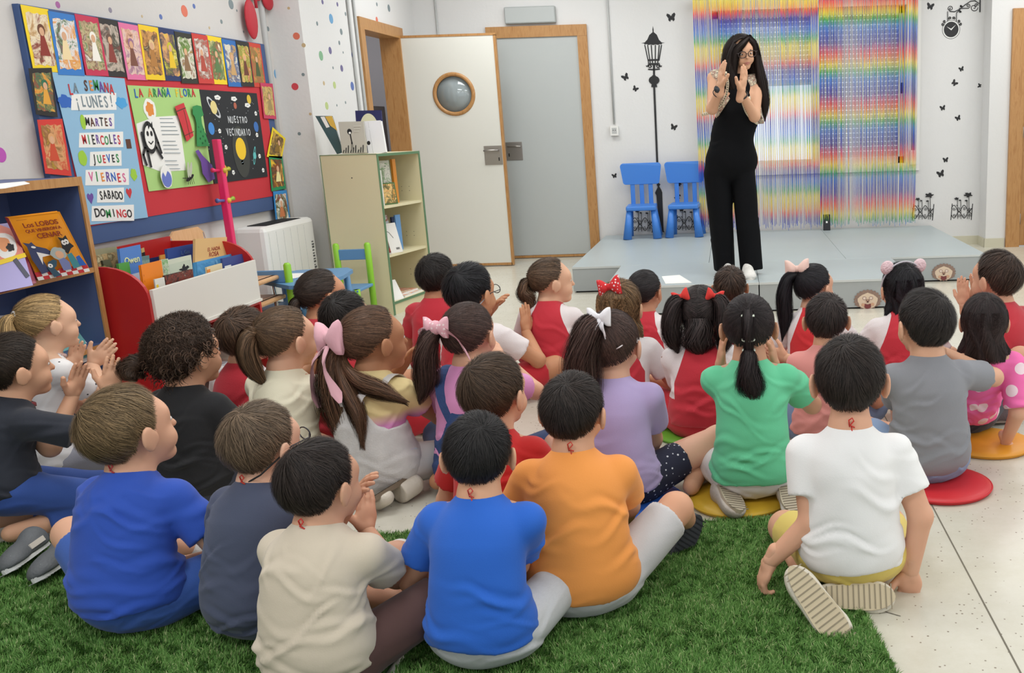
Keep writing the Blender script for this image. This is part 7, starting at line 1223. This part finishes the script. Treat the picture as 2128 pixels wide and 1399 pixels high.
    for sg in (-1, 1):
        b = MB(); b.ell(T(sg * .029, .0745, -.006), V3(.0125, .007, .0062), mat('eye_white', '#dcd6d0', .25), 12, Rm); e = b.build('eye', root); b = MB(); b.ell(T(sg * .029, .080, -.007), V3(.0056, .0025, .0056), mat('iris', '#2a1a12', .15), 10, Rm); b.build('iris', e)
        b = MB(); b.tube([T(sg * .012, .082, .010), T(sg * .028, .083, .016), T(sg * .045, .071, .011)], [.0016, .0028, .001], M_black, 6); b.build('eyebrow', root)
    b = MB(); b.tube([T(-.022, .078, -.062), T(-.006, .084, -.060), T(.006, .084, -.060), T(.022, .078, -.062)], [.0015, .0038, .0038, .0015], mat('lip', '#b8706a', .4), 6, flat=.8); b.tube([T(-.018, .078, -.067), T(0, .083, -.070), T(.018, .078, -.067)], [.0015, .0042, .0015], MATS['lip'], 6); b.build('lips', root)
    b = MB(); gm = mat('frame_brown', '#2b1c1c', .25)
    for sg in (-1, 1): b.tube([T(sg * .033 + .026 * math.copysign(abs(math.cos(a)) ** .8, math.cos(a)), .099 - abs(math.cos(a)) * .002, -.008 + .019 * math.copysign(abs(math.sin(a)) ** .8, math.sin(a))) for a in np.linspace(0, 2 * PI, 25)], .0027, gm, 6, False); b.tube([T(sg * .059, .096, .002), T(sg * .078, .07, .003), T(sg * .086, .0, .004)], .0024, gm, 6)
    b.tube([T(-.008, .101, -.004), T(.008, .101, -.004)], .0025, gm, 6); gl_ = b.build('glasses', root)
    # hair: scalp, then long curtains at both sides and behind
    col = '#231a17'; make_hair(root, H, R, hs, 'tail', col, 1, 77, tie=((.35, -.45, -.6), (-.5, -.3, -.7)), thick=.014)
    def lock(pts, rad, seed, n=500, flat=.8): return tail(root, [T(*p) for p in pts], rad, col, n, .0028, seed, 'long_hair', .006, flat, .12)
    lock([(-.03, .055, .088), (.02, .085, .062), (.062, .075, .02), (.080, .06, -.04), (.082, .055, -.10)], (.012, .024, .026, .026, .02), 9, 500, .5)
    lock([(-.02, .03, .098), (-.06, .06, .06), (-.078, .045, .0), (-.085, .03, -.06)], (.012, .022, .022, .02), 10, 400, .5)
    lock([(.055, .045, .060), (.085, .045, .0), (.098, .03, -.08), (.10, .035, -.17), (.085, .05, -.26)], (.02, .03, .036, .036, .012), 1, 600)
    lock([(.03, .0, .09), (.085, -.02, .03), (.10, -.03, -.08), (.10, -.02, -.2), (.10, .0, -.31)], (.03, .04, .045, .045, .015), 2, 600)
    lock([(-.055, .04, .062), (-.084, .03, .0), (-.092, .03, -.09), (-.10, .05, -.20), (-.11, .05, -.34), (-.105, .04, -.42)], (.015, .024, .028, .034, .03, .010), 3, 600)
    lock([(-.04, .0, .085), (-.085, -.03, .0), (-.09, -.05, -.12), (-.085, -.05, -.26), (-.09, -.03, -.40)], (.03, .042, .05, .048, .014), 4, 600)
    lock([(0, -.08, .04), (0, -.105, -.05), (0, -.10, -.16), (0, -.09, -.30)], (.05, .07, .08, .04), 5, 600)
    # shoes
    shoe(root, at_(1514, 560, 6.50) * V3(1, 1, 0) + V3(0, .02, .0), V3(-.15, -1, 0), V3(0, 0, 1), 'canvas', 1.25); shoe(root, at_(1553, 560, 6.50) * V3(1, 1, 0) + V3(.0, .0, .0), V3(.08, -1, 0), V3(0, 0, 1), 'canvas', 1.3)
teacher()
